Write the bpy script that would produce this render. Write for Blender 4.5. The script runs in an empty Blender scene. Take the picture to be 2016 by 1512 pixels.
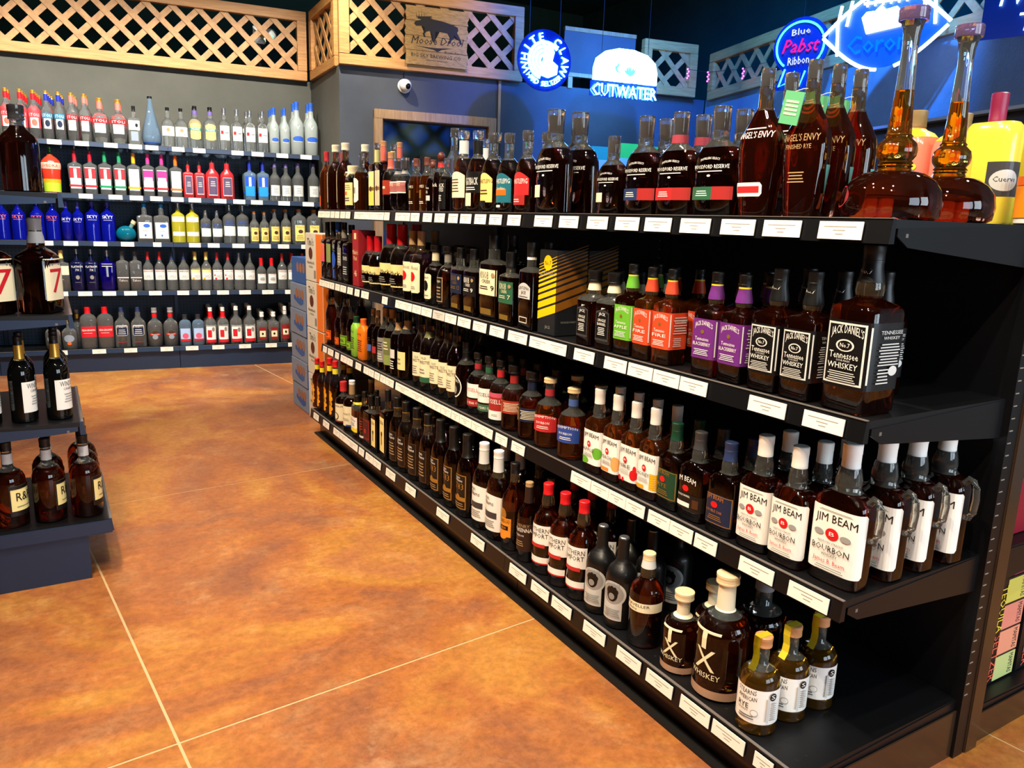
import bpy, bmesh, math, random
from mathutils import Vector, Matrix
random.seed(4)
R = math.radians
scene = bpy.context.scene
COLL = scene.collection

# ---------------- camera, world, large lights, exposure ----------------
cam = bpy.data.objects.new('camera', bpy.data.cameras.new('camera'))
COLL.objects.link(cam)
cam.data.lens = 27.04; cam.data.sensor_width = 36
cam.data.clip_start = 0.05
_y, _p, _r = R(31), R(12), R(1.8)
_f = Vector((math.sin(_y)*math.cos(_p), math.cos(_y)*math.cos(_p), -math.sin(_p)))
_rt = Vector((math.cos(_y), -math.sin(_y), 0)); _up = _rt.cross(_f)
_r2 = _rt*math.cos(_r)+_up*math.sin(_r); _u2 = -_rt*math.sin(_r)+_up*math.cos(_r)
M = Matrix((( _r2.x, _u2.x, -_f.x, 0), (_r2.y, _u2.y, -_f.y, 0), (_r2.z, _u2.z, -_f.z, 1.25), (0, 0, 0, 1)))
cam.matrix_world = M
scene.camera = cam
world = bpy.data.worlds.new('world'); scene.world = world; world.use_nodes = True
world.node_tree.nodes['Background'].inputs[0].default_value = (.35, .42, .55, 1)
world.node_tree.nodes['Background'].inputs[1].default_value = .12

def area(name, loc, rot, size, power, col, sy=None, shape='RECTANGLE'):
    l = bpy.data.lights.new(name, 'AREA'); l.energy = power; l.color = col
    l.shape = shape; l.size = size
    if sy: l.size_y = sy
    o = bpy.data.objects.new(name, l); COLL.objects.link(o); o.location = loc; o.rotation_euler = rot
    return o
def spot(name, loc, tgt, power, col, ang=80, rad=.05, blend=.6):
    l = bpy.data.lights.new(name, 'SPOT'); l.energy = power; l.color = col
    l.spot_size = R(ang); l.spot_blend = blend; l.shadow_soft_size = rad
    o = bpy.data.objects.new(name, l); COLL.objects.link(o); o.location = loc
    o.rotation_euler = (Vector(tgt)-Vector(loc)).to_track_quat('-Z', 'Y').to_euler()
    return o
WARM = (1, .80, .58); NEUT = (1, .93, .82)
# ceiling track lamps over the aisles
for i, (x, y) in enumerate(((-.5, -.3), (-.3, .7), (-.3, 1.6), (-.2, 2.6), (-.1, 3.6), (.1, 4.7))):
    spot('aisle_lamp', (x, y, 3.3), (1.25, y+.25, .6), 175, WARM, 95, .035)
for i, (x, y) in enumerate(((.4, .2), (.45, 1.8), (.7, 3.9))):
    spot('floor_lamp', (x, y, 3.4), (x-.1, y, 0), (145, 130, 40)[i], NEUT, 100)
for i, x in enumerate((-.9, -.1, .7, 1.5)):
    spot('wall_lamp', (x, 5.0, 3.3), (x+.1, 6.9, 1.0), 215, NEUT, 85, .035)
spot('added_blue_fill', (3.3, 3.6, 3.5), (3.9, 5.4, 2.0), 420, (.01, .12, 1), 75)  # added blue fill on the far wall, stands in for sign glow
spot('added_blue_fill', (3.0, 2.6, 3.5), (4.75, 4.1, 2.0), 900, (.01, .20, 1), 80)  # second added blue fill, aimed at the right wall
spot('added_sign_fill', (2.0, 3.6, 3.5), (2.6, 5.75, 2.6), 150, WARM, 34)  # added warm fill to brighten the moose board and its lattice
spot('back_aisle_lamp', (3.4, 1.2, 3.3), (2.2, 1.4, 1.0), 160, NEUT, 90)
# shop windows behind and right of the camera
area('window_light', (1.2, -2.9, 1.6), (R(90), 0, R(0)), 1.6, 75, (.70, .85, 1), 1.7)
area('window_light', (3.0, -2.8, 1.7), (R(90), 0, R(12)), 1.4, 75, (.75, .88, 1), 1.7)
scene.view_settings.view_transform = 'Standard'; scene.view_settings.look = 'None'
scene.view_settings.exposure = 0.2; scene.view_settings.gamma = 1.0
scene.view_settings.use_curve_mapping = False
cy = scene.cycles
cy.max_bounces = 9; cy.diffuse_bounces = 3; cy.glossy_bounces = 4; cy.transmission_bounces = 7; cy.transparent_max_bounces = 6
cy.caustics_reflective = False; cy.caustics_refractive = False
cy.sample_clamp_indirect = 4.0; cy.use_denoising = True
cy.use_adaptive_sampling = True; cy.adaptive_threshold = 0.02

# ---------------- bottle data ----------------
# shape profiles: (height fraction, half-width fraction, depth blend)
PROF = {
'std':   (2, [(0,.88,1),(.012,1,1),(.55,1,1),(.61,.95,1),(.66,.80,.9),(.70,.58,.6),(.735,.42,.2),(.77,.36,0),(.94,.34,0)]),
'jd':    (6, [(0,.90,1),(.015,.99,1),(.60,1,1),(.63,.96,1),(.652,.78,1),(.672,.54,.4),(.69,.45,0),(.73,.50,0),(.78,.47,0),(.86,.36,0),(.94,.33,0)]),
'beam':  (4, [(0,.90,1),(.015,1,1),(.56,1,1),(.60,.95,1),(.635,.75,1),(.66,.52,.4),(.68,.43,0),(.72,.46,0),(.78,.42,0),(.84,.35,0),(.95,.34,0)]),
'wood':  (2.4,[(0,.86,1),(.02,1,1),(.46,1,1),(.52,.975,1),(.575,.90,1),(.62,.78,1),(.655,.60,.8),(.68,.42,.4),(.70,.31,0),(.80,.30,0)]),
'wine':  (2, [(0,.92,1),(.01,1,1),(.57,1,1),(.63,.92,1),(.69,.62,1),(.74,.43,0),(.80,.38,0),(.95,.36,0)]),
'angel': (3, [(0,.72,1),(.02,.78,1),(.15,.86,1),(.33,.97,1),(.45,1,1),(.54,.93,1),(.62,.70,1),(.69,.45,.4),(.75,.29,0),(.94,.29,0)]),
'still': (2, [(0,.86,1),(.015,.96,1),(.08,1,1),(.14,.96,1),(.19,.82,1),(.225,.60,1),(.24,.36,0),(.255,.31,0),(.262,.35,0),(.27,.31,0),(.277,.35,0),(.287,.31,0),(.31,.38,0),(.34,.40,0),(.37,.37,0),(.39,.29,0),(.397,.26,0),(.405,.28,0),(.415,.24,0),(.55,.20,0),(.62,.185,0),(.80,.15,0),(.88,.165,0),(.92,.20,0),(.95,.25,0)]),
'round': (2, [(0,.90,1),(.015,1,1),(.50,1,1),(.57,.96,1),(.62,.84,1),(.66,.64,1),(.69,.42,0),(.71,.33,0),(.9,.31,0)]),
'goose': (2.6,[(0,.92,1),(.01,1,1),(.55,1,1),(.62,.85,1),(.68,.58,.5),(.73,.42,0),(.95,.32,0)]),
'drop':  (2, [(0,.62,1),(.03,.84,1),(.15,1,1),(.3,.92,1),(.5,.64,1),(.7,.38,1),(.85,.25,0),(.97,.2,0)]),
'cone':  (5, [(0,.82,1),(.02,.86,1),(.64,1,1),(.68,.93,1),(.71,.6,.6),(.73,.34,0),(.76,.30,0),(.95,.3,0)]),
'sq':    (6, [(0,.92,1),(.01,1,1),(.65,1,1),(.68,.93,1),(.70,.6,.5),(.72,.34,0),(.95,.32,0)]),
'svedka':(2, [(0,.78,1),(.02,.84,1),(.4,.90,1),(.6,1,1),(.7,.9,1),(.77,.6,1),(.81,.33,0),(.85,.27,0),(.97,.25,0)]),
'comfort':(2,[(0,.92,1),(.012,1,1),(.58,.97,1),(.64,.88,1),(.68,.68,1),(.71,.5,1),(.74,.44,0),(.79,.46,0),(.84,.42,0),(.94,.33,0)]),
'soft':  (3.4,[(0,.88,1),(.03,1,1),(.68,1,1),(.75,.93,1),(.80,.72,1),(.83,.44,0),(.85,.38,0),(.95,.36,0)]),
'belly': (2, [(0,.74,1),(.02,.82,1),(.2,1,1),(.38,.93,1),(.5,1,1),(.6,.9,1),(.68,.6,1),(.73,.36,0),(.95,.34,0)]),
}
# prims: R rect u0,u1,v0,v1,col | A arch u0,u1,v0,v1,col,rise | E ellipse u,v,ru,rv,col | X text s,u,v,h,col,maxw,arc | L lines u0,u1,v0,v1,n,col | F frame u0,u1,v0,v1,t,col
# type: shape, W/H, D/W, glass, fill, (cap col, v0, wr), neckbands[(v0,v1,col)], prims, name, desc, category
def jdflav(bg, word, sub):
    return [('R',-.46,1.34,.17,.555,bg),('X',"JACK DANIEL'S",.03,.465,.045,'w',.70,.03),('E',0,.43,.07,.02,'gd'),('X','Tennessee',0,.345,.035,'w',.55,0),('X',word,0,.295,.034,'w',.7,0),
            ('L',-.3,.3,.20,.265,4,'w'),('R',.47,.50,.20,.54,'w2'),('L',.6,1.25,.33,.52,7,'w2'),('X',sub,.93,.46,.02,'w2',.6,0),('L',.6,1.0,.2,.3,5,'w2')]
def beamfl(word, col, extra):
    return [('A',-.5,.62,.10,.51,'w',.0)]+extra+[('X','JIM BEAM',.04,.42,.05,'k',.78,.012),('E',-.03,.345,.10,.036,'r'),('X','B',-.03,.336,.022,'w',.1,0),('X',word,-.05,.255,.042,'gy2',.62,0),('L',-.3,.22,.19,.235,3,'gy')]
def evanb(top):
    return [('R',-.42,.42,.08,.52,'dk'),('F',-.42,.42,.08,.52,.012,'br'),('X','Evan',-.08,.45,.04,'w',.5,0),('X','Williams',-.02,.405,.04,'w',.66,0),('L',-.3,.3,.16,.36,5,'ta')]
JBW=[('A',-.5,.62,.09,.55,'w',.0),('L',-.3,.35,.515,.53,2,'gy'),('X','JIM BEAM',.04,.435,.058,'k',.80,.012),('E',0,.365,.13,.042,'r'),('E',-.26,.36,.1,.022,'gy3'),('E',.26,.36,.1,.022,'gy3'),('X','B',0,.353,.028,'w',.1,0),
     ('X','KENTUCKY STRAIGHT',0,.295,.014,'gy2',.5,0),('X','BOURBON',0,.235,.045,'k',.72,0),('X','WHISKEY',0,.205,.020,'k',.36,0),('X','James B. Beam',0,.155,.03,'r',.62,0),('L',-.25,.3,.105,.135,2,'gy')]
JDB=[('R',-.46,1.34,.15,.555,'k'),('F',-.40,.40,.17,.54,.012,'w2'),('X',"JACK DANIEL'S",.02,.455,.05,'w',.66,.025),('E',0,.405,.19,.037,'w2'),('E',0,.405,.15,.029,'k'),('X','No.7',0,.393,.026,'w',.2,0),
     ('X','Tennessee',0,.325,.042,'w',.6,0),('X','SOUR MASH',0,.308,.012,'w2',.35,0),('X','WHISKEY',0,.265,.036,'w',.62,0),('L',-.3,.3,.185,.25,5,'w2'),('R',.455,.48,.19,.53,'w2'),
     ('X','TENNESSEE',.93,.49,.022,'w2',.6,0),('X','WHISKEY',.93,.46,.018,'w2',.45,0),('L',.62,1.2,.30,.44,8,'w2'),('E',1.05,.27,.12,.03,'w2'),('L',.62,.95,.19,.29,5,'w2')]
STOLI=lambda c1,c2:[('R',-.6,.6,.44,.54,c1),('X','STOLI',0,.46,.06,'w' if c1!='w' else 'r',.85,0),('R',-.33,.33,.22,.43,'w'),('E',0,.33,.22,.07,c2)]
SMIR=lambda c,t:[('R',-.5,.5,.28,.54,'w'),('R',-.46,.46,.47,.54,c),('X','SMIRNOFF',0,.485,.035,t,.84,0),('E',0,.37,.34,.075,'gy4'),('E',0,.37,.26,.058,'w'),('L',-.2,.2,.34,.40,3,'gy2')]
AMST=lambda c:[('R',-.36,.36,.12,.62,'glow'),('R',-.36,.36,.36,.60,c),('R',-.10,.10,.26,.58,'w'),('R',-.52,.52,.16,.21,c)]
KNOB=lambda bg,fg,n,:[('R',-.46,.5,.30,.60,bg),('X','KNOB',-.10,.49,.085,fg,.46,0),('X','CREEK',.0,.44,.04,fg,.5,0),('L',-.35,.1,.36,.41,2,fg),('X',n,.34,.36,.06,fg,.16,0),('E',.36,.54,.08,.028,'ta'),('R',-.3,.3,.07,.14,'gd')]
WOODF=lambda strip:[('X','DISTILLERS SELECT',0,.50,.02,'w',.5,.02),('X','WOODFORD RESERVE',0,.435,.035,'w',.82,0),('L',-.28,.28,.40,.42,1,'w'),('E',0,.37,.04,.01,'w')]+strip
EVW=[('A',-.5,.55,.10,.52,'w',.02),('X','Evan',-.12,.45,.05,'k',.45,0),('X','Williams',-.05,.395,.05,'k',.68,0),('R',-.42,.42,.25,.32,'gy2'),('X','3',-.3,.255,.055,'w',.2,0),('L',-.35,.35,.14,.23,4,'gy'),('L',.6,.9,.14,.46,8,'gy3'),('R',.55,1.1,.11,.5,'w2')]
T = {
# ---- second shelf
'jd':('jd',.31,1,'am',.70,('k',.90,.37),[(.74,.90,'k')],JDB+[('X','No.7',0,.83,.03,'w',.3,0)],'whiskey_bottle','square whiskey bottle with black and white label','whiskey bottle'),
'jd2':('jd',.33,1,'am',.70,('k',.90,.37),[(.78,.90,'k')],JDB+[('X','No.7',0,.83,.03,'w',.3,0)],'whiskey_bottle','big square whiskey bottle with black label','whiskey bottle'),
'jdp':('jd',.31,1,'am',.70,('k',.90,.37),[(.74,.87,'pu'),(.87,.885,'y')],jdflav('pu','BLACKBERRY','NOTES OF BLACKBERRY'),'whiskey_bottle','square whiskey bottle with purple blackberry label','whiskey bottle'),
'jdf':('jd',.31,1,'la',.70,('k',.90,.37),[(.74,.87,'fr'),(.87,.885,'y')],jdflav('fr','FIRE','NOTES OF CINNAMON'),'whiskey_bottle','square whiskey bottle with orange red label','whiskey bottle'),
'jda':('jd',.31,1,'am',.70,('k',.90,.37),[(.74,.87,'ag'),(.87,.885,'y')],jdflav('ag','APPLE','NOTES OF APPLE'),'whiskey_bottle','square whiskey bottle with green apple label','whiskey bottle'),
'jds':('jd',.36,1,'am',.60,('k',.86,.52),[(.74,.86,'cr')],[('R',-.30,.30,.16,.48,'dk'),('A',-.36,.36,.12,.52,'gy2',.03),('A',-.32,.32,.15,.50,'k',.03),('X','JACK',0,.44,.04,'w',.4,.01),('X','SINGLE',0,.37,.035,'w',.5,0),('X','BARREL',0,.32,.035,'w',.5,0),('L',-.2,.2,.19,.30,5,'w')],'whiskey_bottle','squat whiskey bottle with black shield label','whiskey bottle'),
'gj':('sq',.32,.6,'dam',.66,('k',.84,.36),[(.80,.84,'w')],[('A',-.40,.42,.36,.54,'gy4',.05),('X','GENTLEMAN',0,.455,.035,'k',.7,.01),('X','JACK',0,.41,.04,'k',.35,0),('L',-.3,.3,.375,.39,1,'k'),('F',-.28,.28,.08,.15,.01,'w2')],'whiskey_bottle','dark whiskey bottle with silver arched label','whiskey bottle'),
'knb':('sq',.40,.5,'dam',.66,('k',.84,.3),[],KNOB('nv','gd','12'),'whiskey_bottle','rectangular bourbon bottle with navy and gold label','whiskey bottle'),
'knk':('sq',.40,.5,'dam',.66,('k',.84,.3),[],KNOB('dk','w','9'),'whiskey_bottle','rectangular bourbon bottle with black label','whiskey bottle'),
'knc':('sq',.42,.5,'dam',.66,('k',.84,.3),[],KNOB('cr','k','9'),'whiskey_bottle','rectangular bourbon bottle with large cream label','whiskey bottle'),
'kng':('sq',.40,.5,'dam',.66,('k',.80,.36),[],KNOB('gr','cr','7'),'whiskey_bottle','rectangular rye bottle with green label','whiskey bottle'),
'frc':('std',.30,1,'dam',.70,('ta',.80,.40),[],[('A',-.5,.5,.12,.55,'cr',.0),('X','Four Roses',0,.45,.06,'k',.8,0),('E',0,.35,.24,.07,'r'),('L',-.25,.25,.17,.22,2,'gy')],'whiskey_bottle','round bourbon bottle with roses on cream label','whiskey bottle'),
'frd':('round',.36,1,'dam',.66,('k',.88,.42),[(.74,.86,'ta')],[('R',-.3,.3,.18,.46,'dk'),('F',-.3,.3,.18,.46,.015,'ta'),('E',0,.34,.16,.05,'r'),('R',-.2,.2,.10,.15,'w2')],'whiskey_bottle','round bourbon bottle with small dark framed label','whiskey bottle'),
'frb':('round',.38,1,'dam',.66,('k',.90,.48),[(.74,.88,'cr')],[('A',-.34,.34,.10,.52,'cr',.0),('X','Select',0,.44,.045,'k',.5,0),('E',0,.32,.18,.09,'k'),('L',-.2,.2,.14,.18,1,'gy')],'whiskey_bottle','round bourbon bottle, tall cream label with black barrel','whiskey bottle'),
'frk':('round',.36,1,'dam',.66,('k',.90,.48),[(.74,.88,'gy')],[('A',-.30,.30,.10,.50,'dk',.0),('F',-.30,.30,.10,.50,.015,'ta'),('X','Single',0,.42,.04,'cr',.4,0),('L',-.2,.2,.15,.36,4,'ta')],'whiskey_bottle','round bourbon bottle, narrow black label with tan frame','whiskey bottle'),
'mm':('belly',.36,1,'dam',.66,('wx',.72,.40),[],[('R',-.6,1.0,.12,.44,'cr2'),('X',"Maker's",.22,.36,.06,'k',.75,0),('X','Mark',.22,.29,.06,'k',.5,0),('L',-.3,.3,.16,.25,3,'gy')],'whiskey_bottle','bourbon bottle with cream label and red wax','whiskey bottle'),
'mmr':('belly',.36,1,'dam',.66,('wx',.72,.40),[],[('R',-.6,1.0,.12,.44,'r'),('L',-.3,.3,.2,.36,4,'cr')],'whiskey_bottle','bourbon bottle with red label and red wax','whiskey bottle'),
'slg':('sq',.26,.8,'dam',.70,('k',.88,.34),[(.74,.88,'dk')],[('R',-.42,.42,.40,.62,'sa'),('R',-.42,.42,.30,.40,'pk')],'whiskey_bottle','slim whiskey bottle with pink angled label','whiskey bottle'),
'slg2':('sq',.26,.8,'dam',.70,('k',.88,.34),[(.74,.88,'dk')],[('R',-.42,.42,.30,.62,'ol2')],'whiskey_bottle','slim whiskey bottle with grey green label','whiskey bottle'),
'slg3':('sq',.26,.8,'dam',.70,('b',.84,.42),[],[('E',0,.36,.42,.14,'b'),('R',-.2,.2,.05,.2,'b')],'whiskey_bottle','slim whiskey bottle with blue oval label','whiskey bottle'),
'slg4':('sq',.26,.8,'dam',.70,('k',.88,.34),[(.74,.88,'gy')],[('R',-.42,.42,.28,.58,'gy'),('L',-.3,.3,.32,.5,4,'w2')],'whiskey_bottle','slim whiskey bottle with grey label','whiskey bottle'),
'slg5':('sq',.32,.8,'dam',.70,('k',.86,.34),[],[('R',-.45,.45,.1,.5,'k'),('X','TATE',0,.40,.06,'w',.7,0),('L',-.3,.3,.15,.3,4,'w2')],'whiskey_bottle','black labelled whiskey bottle beside the red box','whiskey bottle'),
# ---- third shelf
'blo':('std',.33,.62,'dam',.74,('k',.88,.3),[],[('R',-.46,.46,.10,.27,'or'),('F',-.42,.42,.115,.255,.01,'k'),('L',-.25,.25,.16,.2,2,'k'),('X','BULLEIT',0,.44,.04,'br',.6,0)],'whiskey_bottle','flask shaped bourbon bottle with orange label','whiskey bottle'),
'blg':('std',.33,.62,'dam',.74,('k',.88,.3),[],[('R',-.46,.46,.10,.27,'lg'),('F',-.42,.42,.115,.255,.01,'k'),('L',-.25,.25,.16,.2,2,'k'),('X','BULLEIT',0,.44,.04,'br',.6,0)],'whiskey_bottle','flask shaped rye bottle with green label','whiskey bottle'),
'mgr':('soft',.42,.55,'Plg',.95,('dgn',.84,.36),[],[('X','RYE',0,.6,.05,'dgn',.5,0),('L',-.3,.3,.2,.5,6,'dgn')],'whiskey_bottle','matte lime green bottle with dark green cap','whiskey bottle'),
'mor':('soft',.42,.55,'Por',.95,('or',.84,.36),[],[('X','RYE',0,.6,.05,'br',.5,0),('L',-.3,.3,.2,.5,6,'br')],'whiskey_bottle','matte orange bottle with orange cap','whiskey bottle'),
'dkb':('std',.26,1,'dam',.72,('ta',.88,.34),[],[('R',-.4,.4,.24,.36,'pbl'),('L',-.3,.3,.42,.5,2,'br')],'whiskey_bottle','slim dark bottle with small blue label','whiskey bottle'),
'dkr':('std',.26,1,'dam',.72,('ta',.88,.34),[],[('R',-.4,.4,.24,.36,'pr'),('L',-.3,.3,.42,.5,2,'br')],'whiskey_bottle','slim dark bottle with small red label','whiskey bottle'),
'sil':('std',.30,1,'dam',.66,('ta',.86,.36),[],[('R',-.5,.5,.12,.52,'gy'),('L',-.4,.4,.3,.46,4,'k'),('L',-.4,.4,.15,.27,3,'w2')],'whiskey_bottle','bourbon bottle with pewter grey label','whiskey bottle'),
'oli':('std',.30,1,'dam',.66,('ta',.86,.36),[],[('R',-.5,.5,.12,.55,'ol'),('R',-.5,.5,.12,.28,'ol2'),('L',-.3,.3,.35,.5,3,'cr')],'whiskey_bottle','bourbon bottle with olive green label','whiskey bottle'),
'wps':('std',.28,1,'dam',.66,('k',.86,.36),[(.72,.84,'ta')],[('R',-.35,.35,.28,.42,'w2'),('L',-.3,.3,.1,.25,4,'w')],'whiskey_bottle','dark bottle with small white patch label','whiskey bottle'),
'yel':('std',.30,1,'dam',.66,('k',.86,.36),[(.72,.84,'ta')],[('R',-.45,.45,.14,.40,'cr2'),('L',-.2,.2,.2,.32,2,'gy')],'whiskey_bottle','dark bottle with plain pale yellow label','whiskey bottle'),
'ost':('wine',.27,1,'dam',.72,('k',.86,.34),[],[('R',-.6,1.0,.15,.48,'cr'),('X','OLD',.22,.40,.03,'k',.3,0),('X','FORESTER',.22,.35,.04,'k',.85,0),('L',-.3,.3,.18,.3,4,'gy')],'whiskey_bottle','dark bourbon bottle with tall cream label','whiskey bottle'),
'osg':('wine',.27,1,'dam',.72,('k',.86,.34),[(.70,.78,'ol')],[('R',-.6,1.0,.18,.48,'cr'),('R',-.6,1.0,.11,.18,'gr'),('X','OLD',.22,.42,.03,'k',.3,0),('X','FORESTER',.22,.36,.04,'k',.85,0),('L',-.3,.3,.22,.3,2,'gy')],'whiskey_bottle','dark bottle, cream label with green lower band','whiskey bottle'),
'mic':('std',.34,1,'dam',.66,('k',.86,.36),[(.72,.84,'k')],[('E',-.1,.32,.46,.17,'w'),('E',-.1,.32,.41,.15,'k'),('X',"MICHTER'S",-.1,.38,.035,'w',.6,.02),('E',-.1,.27,.2,.07,'gy')],'whiskey_bottle','dark bottle with round black and white seal','whiskey bottle'),
'ru1':('round',.36,1,'dam',.64,('k',.90,.42),[(.73,.82,'pr')],[('R',-.6,1.0,.27,.50,'w'),('X',"RUSSELL'S",.22,.37,.06,'r2',.95,0),('R',-.6,1.0,.13,.24,'rd2'),('X','10 YEAR OLD',.3,.165,.04,'w',.8,0)],'whiskey_bottle','bourbon bottle, white label over red band','whiskey bottle'),
'ru2':('round',.36,1,'dam',.64,('k',.90,.42),[(.73,.82,'gr')],[('R',-.6,1.0,.27,.50,'w'),('X',"RUSSELL'S",.22,.37,.06,'k',.95,0),('R',-.6,1.0,.13,.24,'dgr'),('X','6 YEARS OLD',.3,.165,.04,'w',.8,0)],'whiskey_bottle','rye bottle, white label over green band','whiskey bottle'),
'ru3':('round',.36,1,'dam',.64,('k',.90,.42),[(.73,.84,'r2')],[('R',-.6,1.0,.22,.50,'rd2'),('R',-.6,1.0,.43,.50,'pk2'),('X',"RUSSELL'S",.22,.33,.07,'w',.95,0),('R',-.6,1.0,.08,.22,'w'),('L',.1,.4,.13,.17,2,'gy')],'whiskey_bottle','bourbon bottle with red band over white label','whiskey bottle'),
'wt1':('round',.40,1,'am',.64,('k',.88,.48),[(.72,.84,'rd2')],[('R',-.62,1.1,.27,.47,'rd3'),('R',-.30,-.05,.27,.47,'gd'),('X','W',-.17,.40,.04,'k',.2,0),('L',.06,.72,.30,.44,6,'cr')],'whiskey_bottle','bourbon bottle, brick red label with gold block','whiskey bottle'),
'wt2':('round',.40,1,'am',.64,('k',.88,.48),[(.72,.84,'nv')],[('R',-.62,1.1,.27,.47,'nv'),('R',-.30,-.05,.27,.47,'gd'),('X','W',-.17,.40,.04,'k',.2,0),('L',.06,.72,.30,.44,6,'cr')],'whiskey_bottle','bourbon bottle, dark navy label with gold block','whiskey bottle'),
'rdr':('round',.42,1,'la',.62,('ck',.94,.44),[(.74,.84,'pr')],[('A',-.28,.74,.24,.49,'r2',.04),('X','REDEMPTION',.23,.425,.035,'w',.90,.02),('X','BOURBON',.23,.355,.035,'w',.5,0),('L',0,.46,.28,.33,2,'w')],'whiskey_bottle','cork topped bourbon bottle with red shield label','whiskey bottle'),
'rdb':('round',.42,1,'la',.62,('ck',.94,.44),[(.74,.84,'pbl')],[('A',-.28,.74,.24,.49,'bl2',.04),('X','REDEMPTION',.23,.425,.035,'w',.90,.02),('X','BOURBON',.23,.355,.035,'w',.5,0),('L',0,.46,.28,.33,2,'w')],'whiskey_bottle','cork topped bourbon bottle with blue shield label','whiskey bottle'),
'jba':('beam',.35,.72,'la',.66,('w',.83,.38),[],beamfl('APPLE','ag',[('E',.38,.25,.20,.07,'ag'),('E',-.3,.14,.28,.045,'ag')]),'whiskey_bottle','white capped bottle with green apple label','whiskey bottle'),
'jbp':('beam',.35,.72,'la',.66,('w',.83,.38),[],beamfl('PEACH','or',[('E',.40,.22,.20,.085,'pch'),('R',-.46,.1,.11,.15,'pch2')]),'whiskey_bottle','white capped bottle with orange peach label','whiskey bottle'),
'jbf':('beam',.35,.72,'la',.66,('w',.83,.38),[],beamfl('FIRE','r',[('E',.38,.19,.16,.06,'r'),('E',.42,.25,.07,.05,'r'),('E',-.3,.12,.08,.03,'r'),('E',-.1,.115,.06,.025,'r')]),'whiskey_bottle','white capped bottle with red flame label','whiskey bottle'),
'jbh':('beam',.35,.72,'la',.66,('w',.83,.38),[],beamfl('HONEY','y',[('R',.25,.60,.12,.30,'hny'),('L',.25,.60,.12,.30,7,'y2'),('R',-.46,0,.11,.15,'hny')]),'whiskey_bottle','white capped bottle with yellow honeycomb label','whiskey bottle'),
'jbr':('beam',.38,.75,'dam',.66,('dgn',.90,.36),[(.80,.90,'dgn')],[('A',-.46,.5,.12,.46,'dgn',.01),('F',-.43,.47,.13,.45,.008,'gd'),('X','JIM BEAM',-.1,.39,.045,'gd',.6,.01),('E',-.1,.34,.12,.035,'r'),('X','RYE',-.1,.25,.045,'gd',.45,0),('L',-.3,.2,.16,.22,3,'gd')],'whiskey_bottle','rye bottle with dark green label and cap','whiskey bottle'),
'jbk':('beam',.38,.75,'dam',.66,('gy2',.90,.36),[(.80,.90,'gy2')],[('X','JIM BEAM',-.1,.42,.06,'w',.75,.02),('E',-.1,.36,.12,.035,'r'),('R',-.5,.6,.12,.30,'dk'),('X','SINGLE BARREL',-.15,.265,.022,'w',.5,0),('R',-.45,.1,.15,.20,'w'),('R',.2,.4,.16,.26,'br')],'whiskey_bottle','bourbon bottle with black single barrel label','whiskey bottle'),
'jbn':('beam',.38,.75,'dam',.66,('nv2',.90,.36),[(.80,.90,'nv2')],[('A',-.46,.5,.10,.44,'nv',.01),('F',-.43,.47,.11,.43,.008,'gd'),('X','JIM BEAM',-.1,.37,.045,'cpr',.6,.01),('E',-.1,.32,.12,.035,'r'),('X','DOUBLE OAK',-.1,.235,.03,'cpr',.6,0),('L',-.3,.2,.15,.21,3,'gd')],'whiskey_bottle','bourbon bottle with navy and copper label','whiskey bottle'),
'jbw':('beam',.36,.72,'am',.66,('w',.83,.37),[],JBW+[('E',0,1.001,.0,.0,'r')],'whiskey_bottle','white capped bourbon bottle with white label','whiskey bottle'),
'jbh2':('beam',.40,.60,'am',.66,('w',.83,.32),[],JBW,'handled_whiskey_bottle','large handled bourbon bottle with white label','whiskey bottle'),
# ---- base deck
'fb':('std',.26,.8,'dam',.80,('r',.90,.36),[(.78,.87,'y')],[('E',0,.45,.24,.05,'hny'),('E',0,.37,.30,.06,'hny'),('E',0,.28,.26,.06,'hny'),('E',0,.2,.32,.05,'hny'),('E',0,.13,.22,.04,'hny'),('X','FIREBALL',0,.46,.035,'r2',.5,0),('L',-.15,.15,.25,.33,3,'br')],'whiskey_bottle','red capped bottle with yellow flame label','whiskey bottle'),
'amb':('round',.38,1,'dam',.66,('r2',.78,.42),[],[('R',-.6,1.0,.10,.50,'cr'),('X','RAMBLER',.22,.42,.045,'k',.85,0),('E',0,.2,.28,.09,'k'),('E',0,.2,.22,.07,'cr'),('R',-.6,1.0,.07,.09,'rd2')],'whiskey_bottle','red capped bottle with black horse on cream label','whiskey bottle'),
'han':('round',.36,1,'am',.66,('w',.93,.34),[(.72,.92,'ta')],[('R',-.6,1.0,.10,.50,'cr'),('X','HART',.22,.32,.04,'k',.5,0),('L',-.4,.4,.2,.26,2,'gy'),('R',.2,.6,.10,.13,'b')],'whiskey_bottle','white topped bottle with broad cream label','whiskey bottle'),
'wyl':('soft',.42,.6,'am',.66,('k',.84,.4),[(.80,.84,'y2')],[('R',-.5,.5,.14,.50,'w'),('X','Whiskey',0,.40,.04,'k',.8,0),('L',-.3,.3,.28,.36,2,'gy'),('R',-.5,.5,.14,.24,'y')],'whiskey_bottle','small bottle, white label with yellow foot','whiskey bottle'),
'dk1':('std',.28,.7,'dam',.72,('k',.88,.34),[],[('F',-.4,.4,.2,.5,.012,'br'),('L',-.3,.3,.25,.45,4,'rd2'),('R',-.4,.4,.1,.14,'w2')],'whiskey_bottle','dark bottle with faint brown framed label','whiskey bottle'),
'dk2':('sq',.34,.7,'dam',.68,('k',.80,.36),[],[('R',-.45,.45,.12,.55,'mr'),('F',-.4,.4,.16,.52,.012,'rd2'),('E',-.1,.3,.15,.05,'rd2')],'whiskey_bottle','square shouldered bottle with maroon label','whiskey bottle'),
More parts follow.
